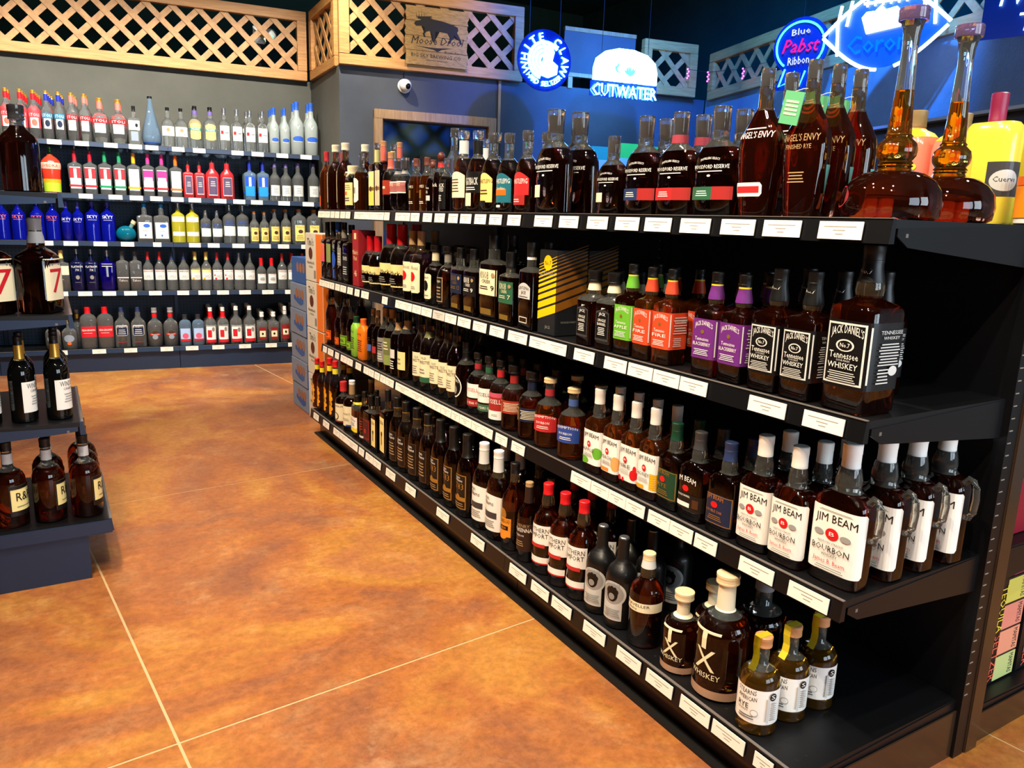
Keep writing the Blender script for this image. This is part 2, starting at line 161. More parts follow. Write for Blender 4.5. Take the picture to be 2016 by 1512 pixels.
'eza':('sq',.24,.8,'dam',.70,('k',.84,.36),[],[('R',-.38,.38,.10,.60,'cr2'),('X','EZRA',0,.50,.05,'k',.6,0),('E',0,.36,.12,.035,'k'),('R',-.05,.05,.2,.36,'k')],'whiskey_bottle','tall slim bottle, yellow label with black keyhole','whiskey bottle'),
'evk':('std',.30,.72,'dam',.72,('k',.86,.36),[(.845,.86,'gd')],evanb(0),'whiskey_bottle','dark bourbon bottle with black and brown label','whiskey bottle'),
'ev3':('std',.31,.72,'dam',.72,('k',.86,.36),[(.72,.86,'dk')],[('A',-.4,.4,.10,.52,'dk',.02),('F',-.4,.4,.10,.52,.012,'gd'),('X','Evan',-.1,.47,.03,'w',.4,0),('X','Williams',0,.435,.03,'w',.55,0),('X','1783',0,.34,.08,'gd',.6,0),('E',0,.24,.12,.04,'gd'),('R',-.4,.4,.2,.25,'gd'),('L',-.3,.3,.13,.18,2,'ta')],'whiskey_bottle','dark bourbon bottle with black and gold label','whiskey bottle'),
'evw':('std',.32,.75,'dam',.70,('w',.92,.36),[(.76,.91,'w2')],EVW,'whiskey_bottle','white necked bourbon bottle with grey and white label','whiskey bottle'),
'ogd':('wine',.28,1,'am',.78,('k',.88,.36),[],[('E',0,.42,.20,.07,'gd'),('R',-.42,.42,.16,.38,'or2'),('X','OLD GRAND-DAD',0,.32,.05,'k',.75,0),('R',-.3,.3,.24,.29,'k'),('E',0,.17,.26,.04,'or2'),('X','BOURBON',0,.25,.03,'or2',.4,0)],'whiskey_bottle','tall bottle with orange scalloped label','whiskey bottle'),
'hmk':('wine',.27,1,'dam',.74,('ta',.95,.36),[(.74,.94,'dbr')],[('R',-.6,1.0,.14,.50,'dbr'),('X','HENRY',.22,.45,.04,'ta',.7,0),('X','McKENNA',.22,.39,.05,'w',.9,0),('X','BOURBON',0,.33,.025,'w2',.6,0),('L',-.2,.3,.2,.28,3,'ta')],'whiskey_bottle','tall brown labelled bottle with brown neck','whiskey bottle'),
'soc':('comfort',.31,1,'am',.76,('r',.88,.36),[],[('R',-.55,.62,.34,.56,'w'),('X','SOUTHERN',.05,.48,.05,'k',.98,0),('X','COMFORT',.05,.42,.05,'k',.95,0),('R',-.5,.42,.31,.35,'r2'),('R',-.5,.58,.13,.2,'w'),('R',-.5,.58,.12,.135,'r2'),('E',-.42,.18,.1,.04,'or2')],'whiskey_bottle','ribbed bottle with red cap and white label','whiskey bottle'),
'mou':('std',.36,1,'Pbk',.95,('sv',.985,.30),[(.72,.98,'dk')],[('E',.16,.40,.46,.14,'gy4'),('R',-.26,.50,.10,.40,'gy4'),('E',.16,.40,.38,.115,'gy3'),('E',.16,.395,.19,.080,'k'),('E',.02,.43,.07,.03,'k'),('E',.30,.43,.07,.03,'k'),('E',.06,.46,.05,.02,'k'),('E',.26,.465,.05,.02,'k'),('E',.16,.475,.06,.018,'k'),('E',.16,.375,.10,.038,'gy'),('L',-.1,.44,.14,.24,4,'gy'),('X','A MOUSTACHE',.16,.50,.02,'gy2',.5,.02)],'whiskey_bottle','matte black bottle with grey engraved face label','whiskey bottle'),
'tra':('comfort',.36,1,'am',.74,('ck',.93,.36),[(.84,.93,'w2')],[('R',-.7,1.0,.40,.50,'cr'),('X','TRAVELLER',.12,.455,.03,'k',.85,0),('X','Whiskey',0,.42,.025,'k',.4,0)],'whiskey_bottle','cork topped bottle with narrow cream band','whiskey bottle'),
'tx':('round',.46,1,'am',.66,('ck',.91,.50),[(.68,.91,'crw')],[('X','T',.06,.40,.19,'cr',.62,0),('X','X',.10,.235,.20,'cr',.5,0),('X','WHISKEY',.08,.18,.055,'cr',.72,0),('R',-.75,.75,.02,.10,'ta2')],'whiskey_bottle','corked bottle lettered with big cream initials','whiskey bottle'),
'txl':('round',.42,1,'am',.66,('ck',.93,.42),[(.70,.93,'crw')],[('X','T',.04,.42,.16,'cr',.62,0),('X','X',.08,.245,.18,'cr',.5,0),('X','WHISKEY',.08,.18,.045,'cr',.72,0),('R',-.75,.75,.02,.09,'ta2')],'whiskey_bottle','large corked bottle lettered with big cream initials','whiskey bottle'),
'txp':('round',.50,1,'dam',.64,('gyc',.86,.36),[],[],'whiskey_bottle','unlabelled wide bottle with grey cap','whiskey bottle'),
'ste':('round',.40,1,'la2',.66,('wd',.90,.42),[],[('R',-.42,1.24,.13,.50,'w'),('X','STEARNS',.07,.44,.05,'k',.50,-.01),('X','AMERICAN',.09,.375,.045,'gy2',.50,-.01),('X','RYE',.0,.28,.055,'k',.3,0),('X','WHISKEY',.0,.25,.02,'k',.30,0),('E',.30,.25,.09,.035,'gy'),('E',.30,.25,.08,.03,'w'),('L',-.1,.3,.17,.22,2,'gy2'),('E',.72,.44,.09,.042,'k'),('X','S',.72,.42,.045,'w',.1,0),('R',.58,.64,.17,.42,'gy4'),('L',.66,.82,.18,.38,9,'gy3')],'whiskey_bottle','rye bottle with white label and yellow seal strip','whiskey bottle'),
# ---- top shelf
'wds':('wood',.55,.46,'dam',.63,('glc',.78,.31),[],WOODF([('R',-.45,-.1,.16,.28,'cr')]),'whiskey_bottle','flask bourbon bottle with small cream sticker','whiskey bottle'),
'wdn':('wood',.55,.46,'dam',.63,('glc',.78,.31),[],WOODF([('R',-.46,.1,.15,.27,'nv2'),('L',-.3,0,.18,.24,3,'w'),('R',.1,.5,.15,.27,'rd2')]),'whiskey_bottle','flask bourbon bottle with navy and red strip','whiskey bottle'),
'wdr':('wood',.55,.46,'dam',.63,('glc',.78,.31),[(.70,.78,'prg')],WOODF([('R',-.46,.1,.15,.27,'r2'),('L',-.3,0,.18,.24,3,'w'),('R',.1,.5,.15,.27,'rd2')]),'whiskey_bottle','flask rye bottle with bright red strip','whiskey bottle'),
'wdg':('wood',.55,.46,'dam',.63,('glc',.78,.31),[],WOODF([('R',-.46,.1,.15,.27,'gr'),('L',-.3,0,.18,.24,3,'w'),('R',.1,.5,.15,.27,'rd2')]),'whiskey_bottle','flask rye bottle with green and red strip','whiskey bottle'),
'aen':('angel',.35,.58,'ra',.72,('glc',.88,.28),[],[('X',"ANGEL'S ENVY",0,.535,.045,'w',.9,0),('L',-.25,.25,.59,.61,1,'w'),('A',-.42,.3,.14,.235,'w',.0),('R',-.36,.24,.165,.21,'r2'),('R',.7,.95,.06,.18,'w2'),('L',.72,.93,.07,.14,6,'k'),('R',.7,.95,.19,.28,'rd2')],'whiskey_bottle','curved winged bourbon bottle with red ribbon sticker','whiskey bottle'),
'aer':('angel',.35,.58,'ra',.72,('glc',.88,.28),[],[('X',"ANGEL'S ENVY",0,.49,.045,'ta',.9,0),('X','FINISHED RYE',0,.44,.03,'ta',.6,0),('L',-.2,.2,.22,.30,4,'ta'),('R',.66,.92,.04,.14,'w2'),('L',.68,.9,.05,.12,6,'k'),('R',.66,.92,.15,.34,'tl2')],'whiskey_bottle','curved winged rye bottle with green neck tag','whiskey bottle'),
'stl':('still',.51,1,'ra',.62,('pgl',.945,.29),[],[('E',-.35,.11,.2,.055,'rdg')],'whiskey_decanter','pot still shaped whiskey decanter with long neck','whiskey decanter'),
'wpy':('wood',.40,.6,'dam',.66,('glc',.88,.34),[],[('A',-.48,.4,.13,.50,'hn2',.08),('X','WHISTLEPIG',0,.37,.05,'br',.82,0),('L',-.3,.2,.22,.30,2,'br'),('R',-.4,.1,.08,.15,'k')],'whiskey_bottle','rye bottle with yellow arched label','whiskey bottle'),
'wpt':('wood',.40,.6,'dam',.66,('glc',.88,.34),[],[('A',-.48,.48,.13,.50,'tl',.08),('X','WHISTLEPIG',0,.37,.06,'w',.86,0),('R',-.4,.3,.22,.30,'or'),('X','Sunshine',0,.29,.04,'cr',.6,0),('R',-.3,0,.07,.1,'w')],'whiskey_bottle','rye bottle with teal and orange arched label','whiskey bottle'),
'wpr':('wood',.40,.6,'am',.66,('glc',.88,.34),[],[('A',-.48,.48,.22,.50,'r2',.08),('X','WHISTLEPIG',0,.36,.06,'w',.86,0),('R',-.45,.35,.10,.22,'rd2'),('L',-.3,.1,.13,.18,2,'w')],'whiskey_bottle','rye bottle with red arched label','whiskey bottle'),
'wpw':('wood',.40,.6,'dam',.66,('glc',.90,.38),[(.72,.88,'w2')],[('A',-.4,.45,.18,.50,'cr',.05),('L',-.3,.2,.24,.42,5,'br')],'whiskey_bottle','rye bottle with slanted cream label','whiskey bottle'),
'wpk':('wood',.40,.6,'dam',.66,('glc',.90,.38),[(.72,.88,'k')],[('R',-.45,.5,.24,.50,'k'),('X','PIGGYBACK',0,.34,.09,'w',.8,0),('L',-.3,.3,.27,.32,2,'w'),('R',-.4,.1,.08,.24,'cr')],'whiskey_bottle','rye bottle with black and cream slanted label','whiskey bottle'),
'tcl':('wine',.22,1,'gla',.62,('glc',.90,.46),[],[],'whiskey_bottle','slender clear topped bottle','whiskey bottle'),
'bwt':('std',.30,1,'dam',.66,('wd2',.86,.42),[],[('X','Bone',0,.45,.05,'w',.5,0),('L',-.15,.15,.36,.42,2,'w'),('R',-.35,.35,.22,.32,'gy4')],'whiskey_bottle','dark bottle with small white print','whiskey bottle'),
'bwb':('std',.30,1,'dam',.66,('wxb',.84,.46),[(.74,.82,'r2')],[('R',-.5,-.35,.1,.5,'ta'),('X','Black',0,.42,.06,'w',.6,0)],'whiskey_bottle','dark bottle with brown ball stopper','whiskey bottle'),
'bbk':('std',.28,1,'dam',.66,('glc',.90,.36),[],[('R',-.5,.5,.05,.6,'k'),('X','BLACK',0,.46,.07,'w',.8,0),('X','NOTES',0,.38,.07,'w',.7,0),('L',-.3,.2,.2,.32,4,'w')],'whiskey_bottle','black bottle with bold white lettering','whiskey bottle'),
'myl':('std',.30,1,'la',.66,('wd2',.86,.40),[],[('X','JAMES',0,.44,.05,'cr',.7,0),('R',-.2,.1,.25,.4,'gd'),('L',-.3,.3,.14,.2,2,'cr')],'whiskey_bottle','golden whiskey bottle with pale print','whiskey bottle'),
'bas':('belly',.34,1,'dam',.66,('glc',.80,.50),[(.70,.76,'gy')],[('R',-.6,.6,.34,.56,'pk3'),('X','BLISS',0,.46,.06,'cr',.6,.02),('R',-.6,.6,.34,.36,'w'),('R',-.6,.6,.54,.56,'w')],'whiskey_bottle','round bottle with rose diagonal label','whiskey bottle'),
'stg':('sq',.24,.9,'dam',.74,('glc',.92,.36),[(.72,.90,'lgn')],[('R',-.42,.42,.08,.58,'cr2'),('R',-.42,.42,.08,.30,'y3'),('R',-.4,.4,.30,.35,'gd'),('E',0,.325,.15,.04,'br')],'whiskey_bottle','tall bottle with yellow strip and green neck','whiskey bottle'),
'sts':('sq',.24,.9,'dam',.74,('wd',.93,.36),[(.72,.92,'sa')],[('R',-.42,.42,.08,.58,'sk'),('R',-.4,.4,.30,.35,'gd'),('E',0,.325,.15,.04,'br')],'whiskey_bottle','tall bottle with salmon strip and pink neck','whiskey bottle'),
'brl':('std',.30,1,'dam',.66,('wd',.90,.38),[(.72,.88,'sa')],[('R',-.6,.6,.28,.52,'rd3'),('R',-.1,.2,.38,.42,'cr')],'whiskey_bottle','dark bottle with brick red label','whiskey bottle'),
'hex':('std',.28,1,'la',.66,('glc',.90,.36),[],[('R',-.35,.35,.18,.52,'w'),('E',0,.52,.3,.04,'w'),('E',0,.18,.3,.04,'w'),('R',-.1,.1,.3,.4,'gy')],'whiskey_bottle','amber bottle with pointed white label','whiskey bottle'),
'wfl':('soft',.50,.6,'blg',.80,('cr',.82,.5),[],[('R',-.5,.5,.12,.62,'cr2'),('L',-.4,.4,.45,.58,3,'gy'),('R',-.4,0,.35,.42,'or'),('L',-.3,.3,.2,.3,2,'gy2')],'whiskey_bottle','squat black bottle with big cream label','whiskey bottle'),
'mch':('std',.28,1,'am',.74,('crw',.90,.44),[],[('R',-.44,.0,.12,.58,'cr'),('X','M',-.2,.5,.04,'k',.2,0),('L',-.35,-.1,.2,.46,6,'gy2')],'whiskey_bottle','cream waxed bottle with tall cream label','whiskey bottle'),
'cog':('std',.26,1,'la',.78,('r2',.84,.32),[],[('E',-.2,.36,.2,.06,'cr'),('R',-.4,.1,.08,.24,'or')],'whiskey_bottle','red capped cognac bottle','whiskey bottle'),
'rdl':('angel',.30,.62,'Pr',.95,('k',.90,.28),[],[],'whiskey_bottle','glossy red bottle behind the winged rye bottles','whiskey bottle'),
'mgp':('soft',.42,.7,'Ppk',.95,('wd3',.86,.40),[(.76,.84,'y')],[('E',0,.38,.40,.12,'w'),('X','Jose',0,.42,.03,'k',.3,0),('X','Cuervo',0,.36,.05,'k',.55,0),('E',.25,.5,.1,.03,'y')],'margarita_bottle','pink margarita bottle with yellow neck band','margarita bottle'),
'mgy':('soft',.40,.6,'Pyl',.95,('pr2',.78,.30),[],[('R',-.95,-.2,.08,.50,'hn3'),('X','Jose',-.55,.46,.02,'br',.3,0),('X','Cuervo',-.55,.41,.04,'br',.6,0),('L',-.85,-.3,.12,.36,9,'or3'),('R',.1,.8,.22,.48,'gy2'),('E',.45,.34,.28,.08,'gy4'),('X','Cuervo',.45,.33,.04,'k',.5,0)],'margarita_bottle','yellow margarita bottle with dark pink cap','margarita bottle'),
}
V='vodka bottle'
T.update({
'stR':('wine',.27,1,'cl',.95,('gdc',.93,.36),[(.80,.93,'r')],[('R',-.62,.62,.22,.62,'rtr')]+STOLI('rtr2','sa')[1:],'vodka_bottle','red labelled clear vodka bottle',V),
'stB':('wine',.27,1,'cl',.95,('gdc',.93,.36),[(.80,.93,'b2')],STOLI('tlb','nv'),'vodka_bottle','blue labelled clear vodka bottle',V),
'stS':('wine',.28,1,'cl',.95,('gdc',.93,.36),[(.80,.93,'sa2')],STOLI('r','gy4'),'vodka_bottle','clear vodka bottle with salmon neck',V),
'stL':('round',.42,1,'cl',.95,('gdc',.92,.32),[(.76,.92,'sa2')],STOLI('r','gy4'),'vodka_bottle','wide clear vodka bottle with salmon neck',V),
'vsl':('sq',.30,.8,'cl',.95,('k',.86,.30),[],[('R',-.46,.46,.38,.62,'w'),('E',.2,.5,.12,.05,'k'),('R',-.3,.3,.1,.34,'gyb')],'vodka_bottle','slim square vodka bottle with white band',V),
'drp':('drop',.40,1,'clb',.97,('k',.965,.24),[],[('R',-.8,.8,.02,.07,'b')],'vodka_bottle','teardrop vodka bottle with blue foot',V),
'vpl':('std',.33,1,'cl',.95,('k',.92,.30),[],[('R',-.6,.6,.28,.52,'w'),('E',0,.43,.14,.05,'ta'),('L',-.3,.3,.31,.35,1,'gy')],'vodka_bottle','clear vodka bottle with cream oval crest',V),
'vhx':('std',.38,1,'cl',.95,('k',.90,.30),[(.80,.89,'ppl')],[('R',-.38,.38,.24,.56,'hn2'),('E',0,.24,.3,.03,'hn2'),('E',0,.56,.3,.03,'hn2'),('R',-.4,.4,.42,.48,'tlg'),('X','PRAIRIE',0,.43,.04,'w',.7,0)],'vodka_bottle','clear vodka bottle with yellow hexagon label',V),
'ket':('std',.33,1,'cl',.95,('sv',.84,.34),[],[('R',-.4,.45,.24,.58,'w'),('E',.1,.53,.12,.04,'gy4'),('R',-.32,-.1,.38,.46,'r2'),('L',0,.35,.40,.43,1,'k')],'vodka_bottle','clear vodka bottle with white and red label',V),
'ggs':('goose',.24,1,'fro',.95,('b3',.84,.34),[],[('X','V',0,.48,.07,'w',.3,0),('E',.05,.30,.34,.04,'b3'),('L',-.3,.3,.24,.26,1,'w')],'vodka_bottle','frosted vodka bottle with blue cap',V),
'ggl':('goose',.27,1,'fro',.95,('b3',.84,.34),[],[('X','V',0,.48,.07,'w',.3,0),('E',.05,.30,.42,.05,'b3'),('L',-.3,.3,.24,.26,1,'w')],'vodka_bottle','tall frosted vodka bottle with blue cap',V),
'svk':('svedka',.40,1,'Pro',.97,('dgl',.84,.22),[],[('R',-.75,.75,.52,.66,'pkl'),('X','SVEDKA',0,.56,.07,'ro',.85,0),('R',-1.4,1.4,.02,.22,'ylg'),('R',-1.4,1.4,.22,.30,'hny')],'vodka_bottle','red to lime painted vodka bottle',V),
'amR':('cone',.33,.9,'cl',.95,('r3',.76,.28),[],AMST('pr'),'vodka_bottle','clear vodka bottle with red cap',V),
'amG':('cone',.33,.9,'cl',.95,('grn',.76,.28),[],AMST('pr')[:-1]+[('R',-.52,.52,.16,.21,'grn')],'vodka_bottle','clear vodka bottle with green cap',V),
'amY':('cone',.33,.9,'cl',.95,('hny',.76,.28),[],AMST('glow')[:-1]+[('R',-.52,.52,.16,.21,'hny')],'vodka_bottle','clear vodka bottle with golden cap',V),
'amP':('cone',.33,.9,'cl',.95,('pk4',.76,.28),[],AMST('pk4')[:-2]+[('R',-.3,.3,.26,.44,'glow'),('R',-.52,.52,.16,.21,'pr')],'vodka_bottle','clear vodka bottle with pink cap',V),
'amO':('cone',.33,.9,'cl',.95,('or',.76,.28),[],AMST('glow')[:-1]+[('R',-.52,.52,.16,.21,'or')],'vodka_bottle','clear vodka bottle with orange cap',V),
'amB':('cone',.33,.9,'clb',.95,('b2',.76,.28),[],AMST('b')[1:]+[('R',-.36,.36,.10,.35,'lb')],'vodka_bottle','bright blue vodka bottle with navy cap',V),
'rps':('sq',.34,.7,'Prd',.95,('dk',.90,.26),[],[('R',-.3,.34,.10,.60,'w2'),('R',-.28,.32,.12,.59,'plm'),('L',-.15,.2,.3,.45,3,'gy4')],'vodka_bottle','small red painted vodka bottle',V),
'rpl':('std',.38,.7,'Prd',.95,('dk',.90,.22),[],[('R',-.3,.34,.08,.54,'w2'),('R',-.28,.32,.10,.53,'plm'),('L',-.15,.2,.3,.45,3,'gy4'),('E',0,.58,.1,.02,'r')],'vodka_bottle','large red painted vodka bottle',V),
'vbl':('std',.30,1,'cl',.95,('ppl',.90,.32),[],[('R',-.45,.45,.14,.42,'w2'),('L',-.2,.2,.2,.36,4,'gyb')],'vodka_bottle','clear vodka bottle with pale grey label',V),
'skO':('std',.34,1,'bg',.95,('b2',.86,.32),[],[('X','SKYY',0,.52,.075,'or',.9,0),('L',-.3,.3,.48,.5,1,'or')],'vodka_bottle','cobalt vodka bottle with orange lettering',V),
'skS':('tall0',.30,1,'bg',.95,('b4',.84,.32),[],[('X','SKYY',0,.52,.07,'w',.9,0),('L',-.3,.3,.48,.5,1,'w2')],'vodka_bottle','small cobalt vodka bottle with white lettering',V),
'skL':('tall0',.38,1,'bg',.95,('b4',.88,.32),[],[('X','SKYY',0,.58,.08,'w',.85,0),('L',-.3,.3,.53,.55,1,'w2')],'vodka_bottle','large cobalt vodka bottle with white lettering',V),
'vwb':('sq',.38,.6,'cl',.95,('lb',.90,.26),[],[('R',-.4,.42,.10,.52,'w'),('E',.1,.43,.22,.05,'b3'),('L',-.2,.2,.28,.34,2,'gy'),('E',0,.18,.06,.03,'b3')],'vodka_bottle','clear vodka bottle with bright blue cap',V),
'abY':('tall0',.34,1,'cly',.95,('sv',.86,.30),[],[('R',-.5,.5,.53,.66,'w'),('R',-.5,.5,.17,.28,'w2')],'vodka_bottle','yellow tinted vodka bottle with silver cap',V),
'abS':('tall0',.34,1,'cl',.95,('sv',.86,.30),[],[('X','ABSOLUT',0,.52,.07,'b3',.7,0),('R',-.5,.5,.2,.45,'frw'),('L',-.4,.4,.46,.5,1,'b3')],'vodka_bottle','small clear vodka bottle with blue lettering',V),
'abL':('tall0',.36,1,'cl',.95,('sv',.86,.30),[],[('X','ABSOLUT',0,.52,.08,'b3',.7,0),('R',-.5,.5,.2,.45,'frw'),('L',-.4,.4,.46,.5,1,'b3')],'vodka_bottle','large clear vodka bottle with blue lettering',V),
'tiS':('std',.30,1,'cl',.95,('cpr',.92,.32),[],[('R',-.42,.42,.08,.50,'hn2'),('X',"Tito's",0,.43,.05,'br',.6,0),('E',.05,.33,.18,.05,'br'),('L',-.3,.3,.12,.24,3,'gd')],'vodka_bottle','clear vodka bottle with tan label',V),
'tiL':('soft',.42,.7,'cl',.95,('cpr',.92,.30),[],[('R',-.32,.32,.10,.55,'hn2'),('X',"Tito's",0,.47,.05,'br',.5,0),('E',.05,.37,.16,.05,'br'),('L',-.25,.25,.14,.28,3,'gd')],'vodka_bottle','wide clear vodka bottle with tan label',V),
'ygc':('sq',.34,.7,'cl',.95,('hn2',.80,.30),[],[('R',-.5,.5,.40,.62,'cr'),('L',-.3,.1,.28,.3,1,'w')],'vodka_bottle','clear bottle with gold cap and cream band',V),
'nvp':('cone',.34,.9,'nvg',.95,('sv',.88,.24),[],[('X','PLATINUM',0,.56,.05,'w',.8,0),('X','7X',0,.48,.05,'w',.3,0),('E',0,.33,.14,.05,'gy'),('L',-.2,.2,.2,.22,1,'gy')],'vodka_bottle','navy vodka bottle with white lettering',V),
'nvm':('cone',.42,.9,'bgd',.95,('sv',.84,.26),[],[('R',-.32,.32,.60,.67,'gy4'),('R',-.06,.06,.35,.6,'gyb')],'vodka_bottle','dark cobalt bottle with cocktail glass motif',V),
'cry':('sq',.32,.9,'cl',.95,('clk',.93,.22),[],[('R',-.45,.45,.30,.32,'w'),('X','Tahoe',0,.22,.05,'w',.7,0)],'vodka_bottle','square clear vodka bottle with round stopper',V),
'smR':('std',.30,1,'cl',.95,('r2',.80,.28),[],SMIR('gy4','r2'),'vodka_bottle','clear vodka bottle, round label, red cap',V),
'smN':('std',.30,1,'cl',.95,('nv2',.80,.28),[],SMIR('gy4','k'),'vodka_bottle','clear vodka bottle, round label, navy cap',V),
'smY':('std',.30,1,'cl',.95,('hn2',.80,.32),[],SMIR('hn2','w')+[('E',-.25,.31,.12,.025,'hny')],'vodka_bottle','clear vodka bottle, lemon label, yellow cap',V),
'smK':('std',.30,1,'cl',.95,('r2',.80,.28),[],SMIR('w','r2')+[('E',-.3,.4,.08,.02,'r'),('E',-.2,.31,.1,.025,'r')],'vodka_bottle','clear vodka bottle, berry label, red cap',V),
'smG':('std',.30,1,'cl',.95,('sv',.80,.28),[],SMIR('gy4','w2'),'vodka_bottle','clear vodka bottle, pale label, silver cap',V),
'sml':('std',.34,1,'cl',.95,('r',.78,.36),[],[('R',-.44,.44,.2,.5,'w'),('X','SMIRNOFF',0,.46,.03,'r2',.7,0),('E',0,.34,.3,.07,'gy4'),('L',-.2,.2,.3,.38,3,'gy2')],'vodka_bottle','short clear vodka bottle with red cap',V),
'cgd':('round',.44,.7,'cl',.95,('gdc',.84,.34),[],[('E',0,.36,.34,.12,'gyb'),('E',0,.2,.14,.045,'or')],'vodka_bottle','faceted clear bottle with gold cap',V),
'tgd':('wine',.28,1,'cl',.95,('gyc',.90,.34),[(.76,.88,'gdc')],[],'vodka_bottle','tall clear bottle with grey cap, gold neck',V),
'lrd':('soft',.40,.7,'cl',.95,('r',.84,.36),[],[('R',-.46,.46,.28,.54,'r4'),('X','SEAGRAMS',0,.43,.045,'w',.8,0),('L',-.3,.2,.37,.39,1,'w')],'vodka_bottle','clear plastic vodka bottle with red label',V),
'lnv':('std',.42,.7,'cl',.95,('nv2',.88,.28),[],[('A',-.38,.38,.30,.56,'w',.0),('R',-.35,.35,.31,.54,'nv'),('X',"BURNETT'S",0,.50,.035,'w',.65,0),('L',-.25,.25,.33,.47,3,'gy4'),('L',-.3,.3,.13,.15,1,'r')],'vodka_bottle','clear vodka bottle with navy shield label',V),
'lgr':('round',.42,.8,'cl',.95,('gyc',.88,.36),[(.76,.86,'r')],[('E',0,.32,.36,.035,'r'),('E',0,.36,.18,.05,'br'),('E',0,.25,.18,.06,'gyb'),('X','KAMCHATKA',0,.31,.025,'w',.5,0)],'vodka_bottle','clear vodka bottle with red neck and grey cap',V),
'lpn':('soft',.40,.7,'clb',.95,('clk',.86,.40),[],[('R',-.4,.4,.18,.56,'lbl'),('E',0,.32,.25,.09,'pk'),('R',-.4,.4,.16,.22,'r4')],'vodka_bottle','small pale blue labelled vodka bottle',V),
'lrn':('std',.34,.8,'cl',.95,('w',.91,.34),[(.72,.90,'r')],[('R',-.42,.42,.12,.50,'w'),('R',-.3,.05,.2,.4,'r4'),('E',.18,.42,.12,.06,'gy'),('R',-.42,.42,.06,.14,'r4')],'vodka_bottle','white capped vodka bottle with red neck',V),
'lwn':('std',.40,.8,'cl',.95,('w',.90,.34),[],[('R',-.42,.42,.12,.46,'w'),('R',-.3,.05,.2,.4,'r4'),('E',.18,.38,.12,.06,'gy'),('R',-.42,.42,.06,.14,'r4')],'vodka_bottle','white capped vodka bottle, wide red striped label',V),
'lsq':('sq',.42,.7,'cl',.95,('w',.86,.40),[],[('R',-.32,.32,.12,.5,'rdd'),('R',-.28,.28,.20,.40,'cr'),('E',0,.3,.1,.04,'k')],'vodka_bottle','squat clear bottle, small cream label on red',V),
'ltl':('std',.30,.9,'cl',.95,('w',.90,.34),[(.78,.88,'w2')],[('R',-.4,.4,.1,.5,'rdd'),('R',-.28,.28,.22,.38,'cr'),('E',0,.3,.1,.04,'k')],'vodka_bottle','tall clear bottle, small cream label on red',V),
})
W_='whiskey bottle'
T.update({
'lgT':('std',.42,1,'ra2',.76,('clk',.84,.42),[],[],'whiskey_bottle','huge dark handled whiskey bottle seen side on',W_),
'sg7':('beam',.37,1,'dam',.74,('gyc',.88,.36),[(.74,.86,'gy4')],[('R',-.46,.46,.14,.58,'cr'),('X','7',0,.22,.26,'r4',.6,0),('L',-.3,.3,.51,.54,1,'gy')],'whiskey_bottle','big dark whiskey bottle with red seven label',W_),
'win':('std',.27,1,'blg',.72,('k',.91,.34),[(.74,.90,'gdc')],[('R',-.62,.62,.12,.48,'w'),('X','WINDSOR',0,.40,.06,'gy2',.85,0),('X','CANADIAN',0,.355,.03,'gy2',.6,0),('L',-.3,.3,.2,.32,4,'gy3')],'whiskey_bottle','dark bottle, gold neck and white label',W_),
'rnr':('round',.34,1,'ra',.66,('k',.90,.34),[(.74,.86,'gy4')],[('R',-.5,.5,.14,.50,'cr2'),('F',-.5,.5,.14,.50,.015,'k'),('R',-.46,.46,.15,.20,'k'),('R',-.46,.46,.46,.49,'k'),('X','R&R',0,.32,.10,'k',.6,0),('L',-.3,.3,.24,.26,1,'gy2')],'whiskey_bottle','brown whiskey bottle, cream label framed black',W_),
})
PROF['tall0']=(2, [(0,.92,1),(.01,1,1),(.64,1,1),(.69,.93,1),(.73,.72,1),(.76,.42,0),(.79,.34,0),(.95,.33,0)])
COL={'w':'F4F2EA','w2':'D8D8D2','k':'0A0A0B','dk':'14120F','gd':'C09A45','gdc':'D8A94A','pu':'6A2A7C','y':'F2DC35','y2':'E8C21E','y3':'F0D860','fr':'E24A28','ag':'66B030','cr':'F0E6C0','cr2':'F2E298','crw':'EDE3C4','gy':'8C8A84','gy2':'3B3B3D','gy3':'9A9A98','gy4':'C9CBC8','gyb':'8A98A8','gyc':'8E8E90','br':'4A2A16','nv':'17233F','nv2':'26355C','gr':'2C6144','dgr':'3E6B4C','dgn':'12402C','wx':'C40E1E','wxb':'5A2418','r':'D3161F','r2':'C02A2C','r3':'A81828','r4':'C81E2C','rd2':'A32A28','rd3':'A33524','rdd':'8A1E20','sa':'E06A58','sa2':'EE7468','pk':'E45A78','pk2':'C6566A','pk3':'B06A66','pk4':'E8388A','pkl':'F6B8A0','ta':'A8895E','ta2':'B58E72','or':'F26A1E','or2':'E8922A','or3':'D98A30','ol':'6E7446','ol2':'8C9C54','lg':'7FB52A','lgn':'C6CF8E','b':'1C52C8','b2':'1C2E9C','b3':'2A5CC0','b4':'3A3A9C','lb':'1E90E0','lbl':'A8C4EC','bl2':'2A4796','pbl':'4A66A8','pr':'B03038','prg':'9C3A48','pr2':'8E2048','ck':'E8D0A0','wd':'C08A5C','wd2':'6A3A2C','wd3':'9C8458','cpr':'B06A38','dbr':'2A1812','mr':'48141C','hny':'F2A51E','hn2':'EFD57A','hn3':'F2C94A','pch':'F2A860','pch2':'F08A3A','tl':'1E6A7A','tl2':'5C9C94','tlb':'2A7A9A','tlg':'3A8E86','ppl':'6A5A9A','ylg':'B6D234','ro':'D02C20','grn':'1E8A5A','plm':'5A4A66','sk':'E8C4A4','rtr':'D8444C','rtr2':'D8444C','rdg':'8C2A30','glow':'DFF2F6','frw':'DDE8E0','sv':'B8BABC','gst':'8A8A8C'}

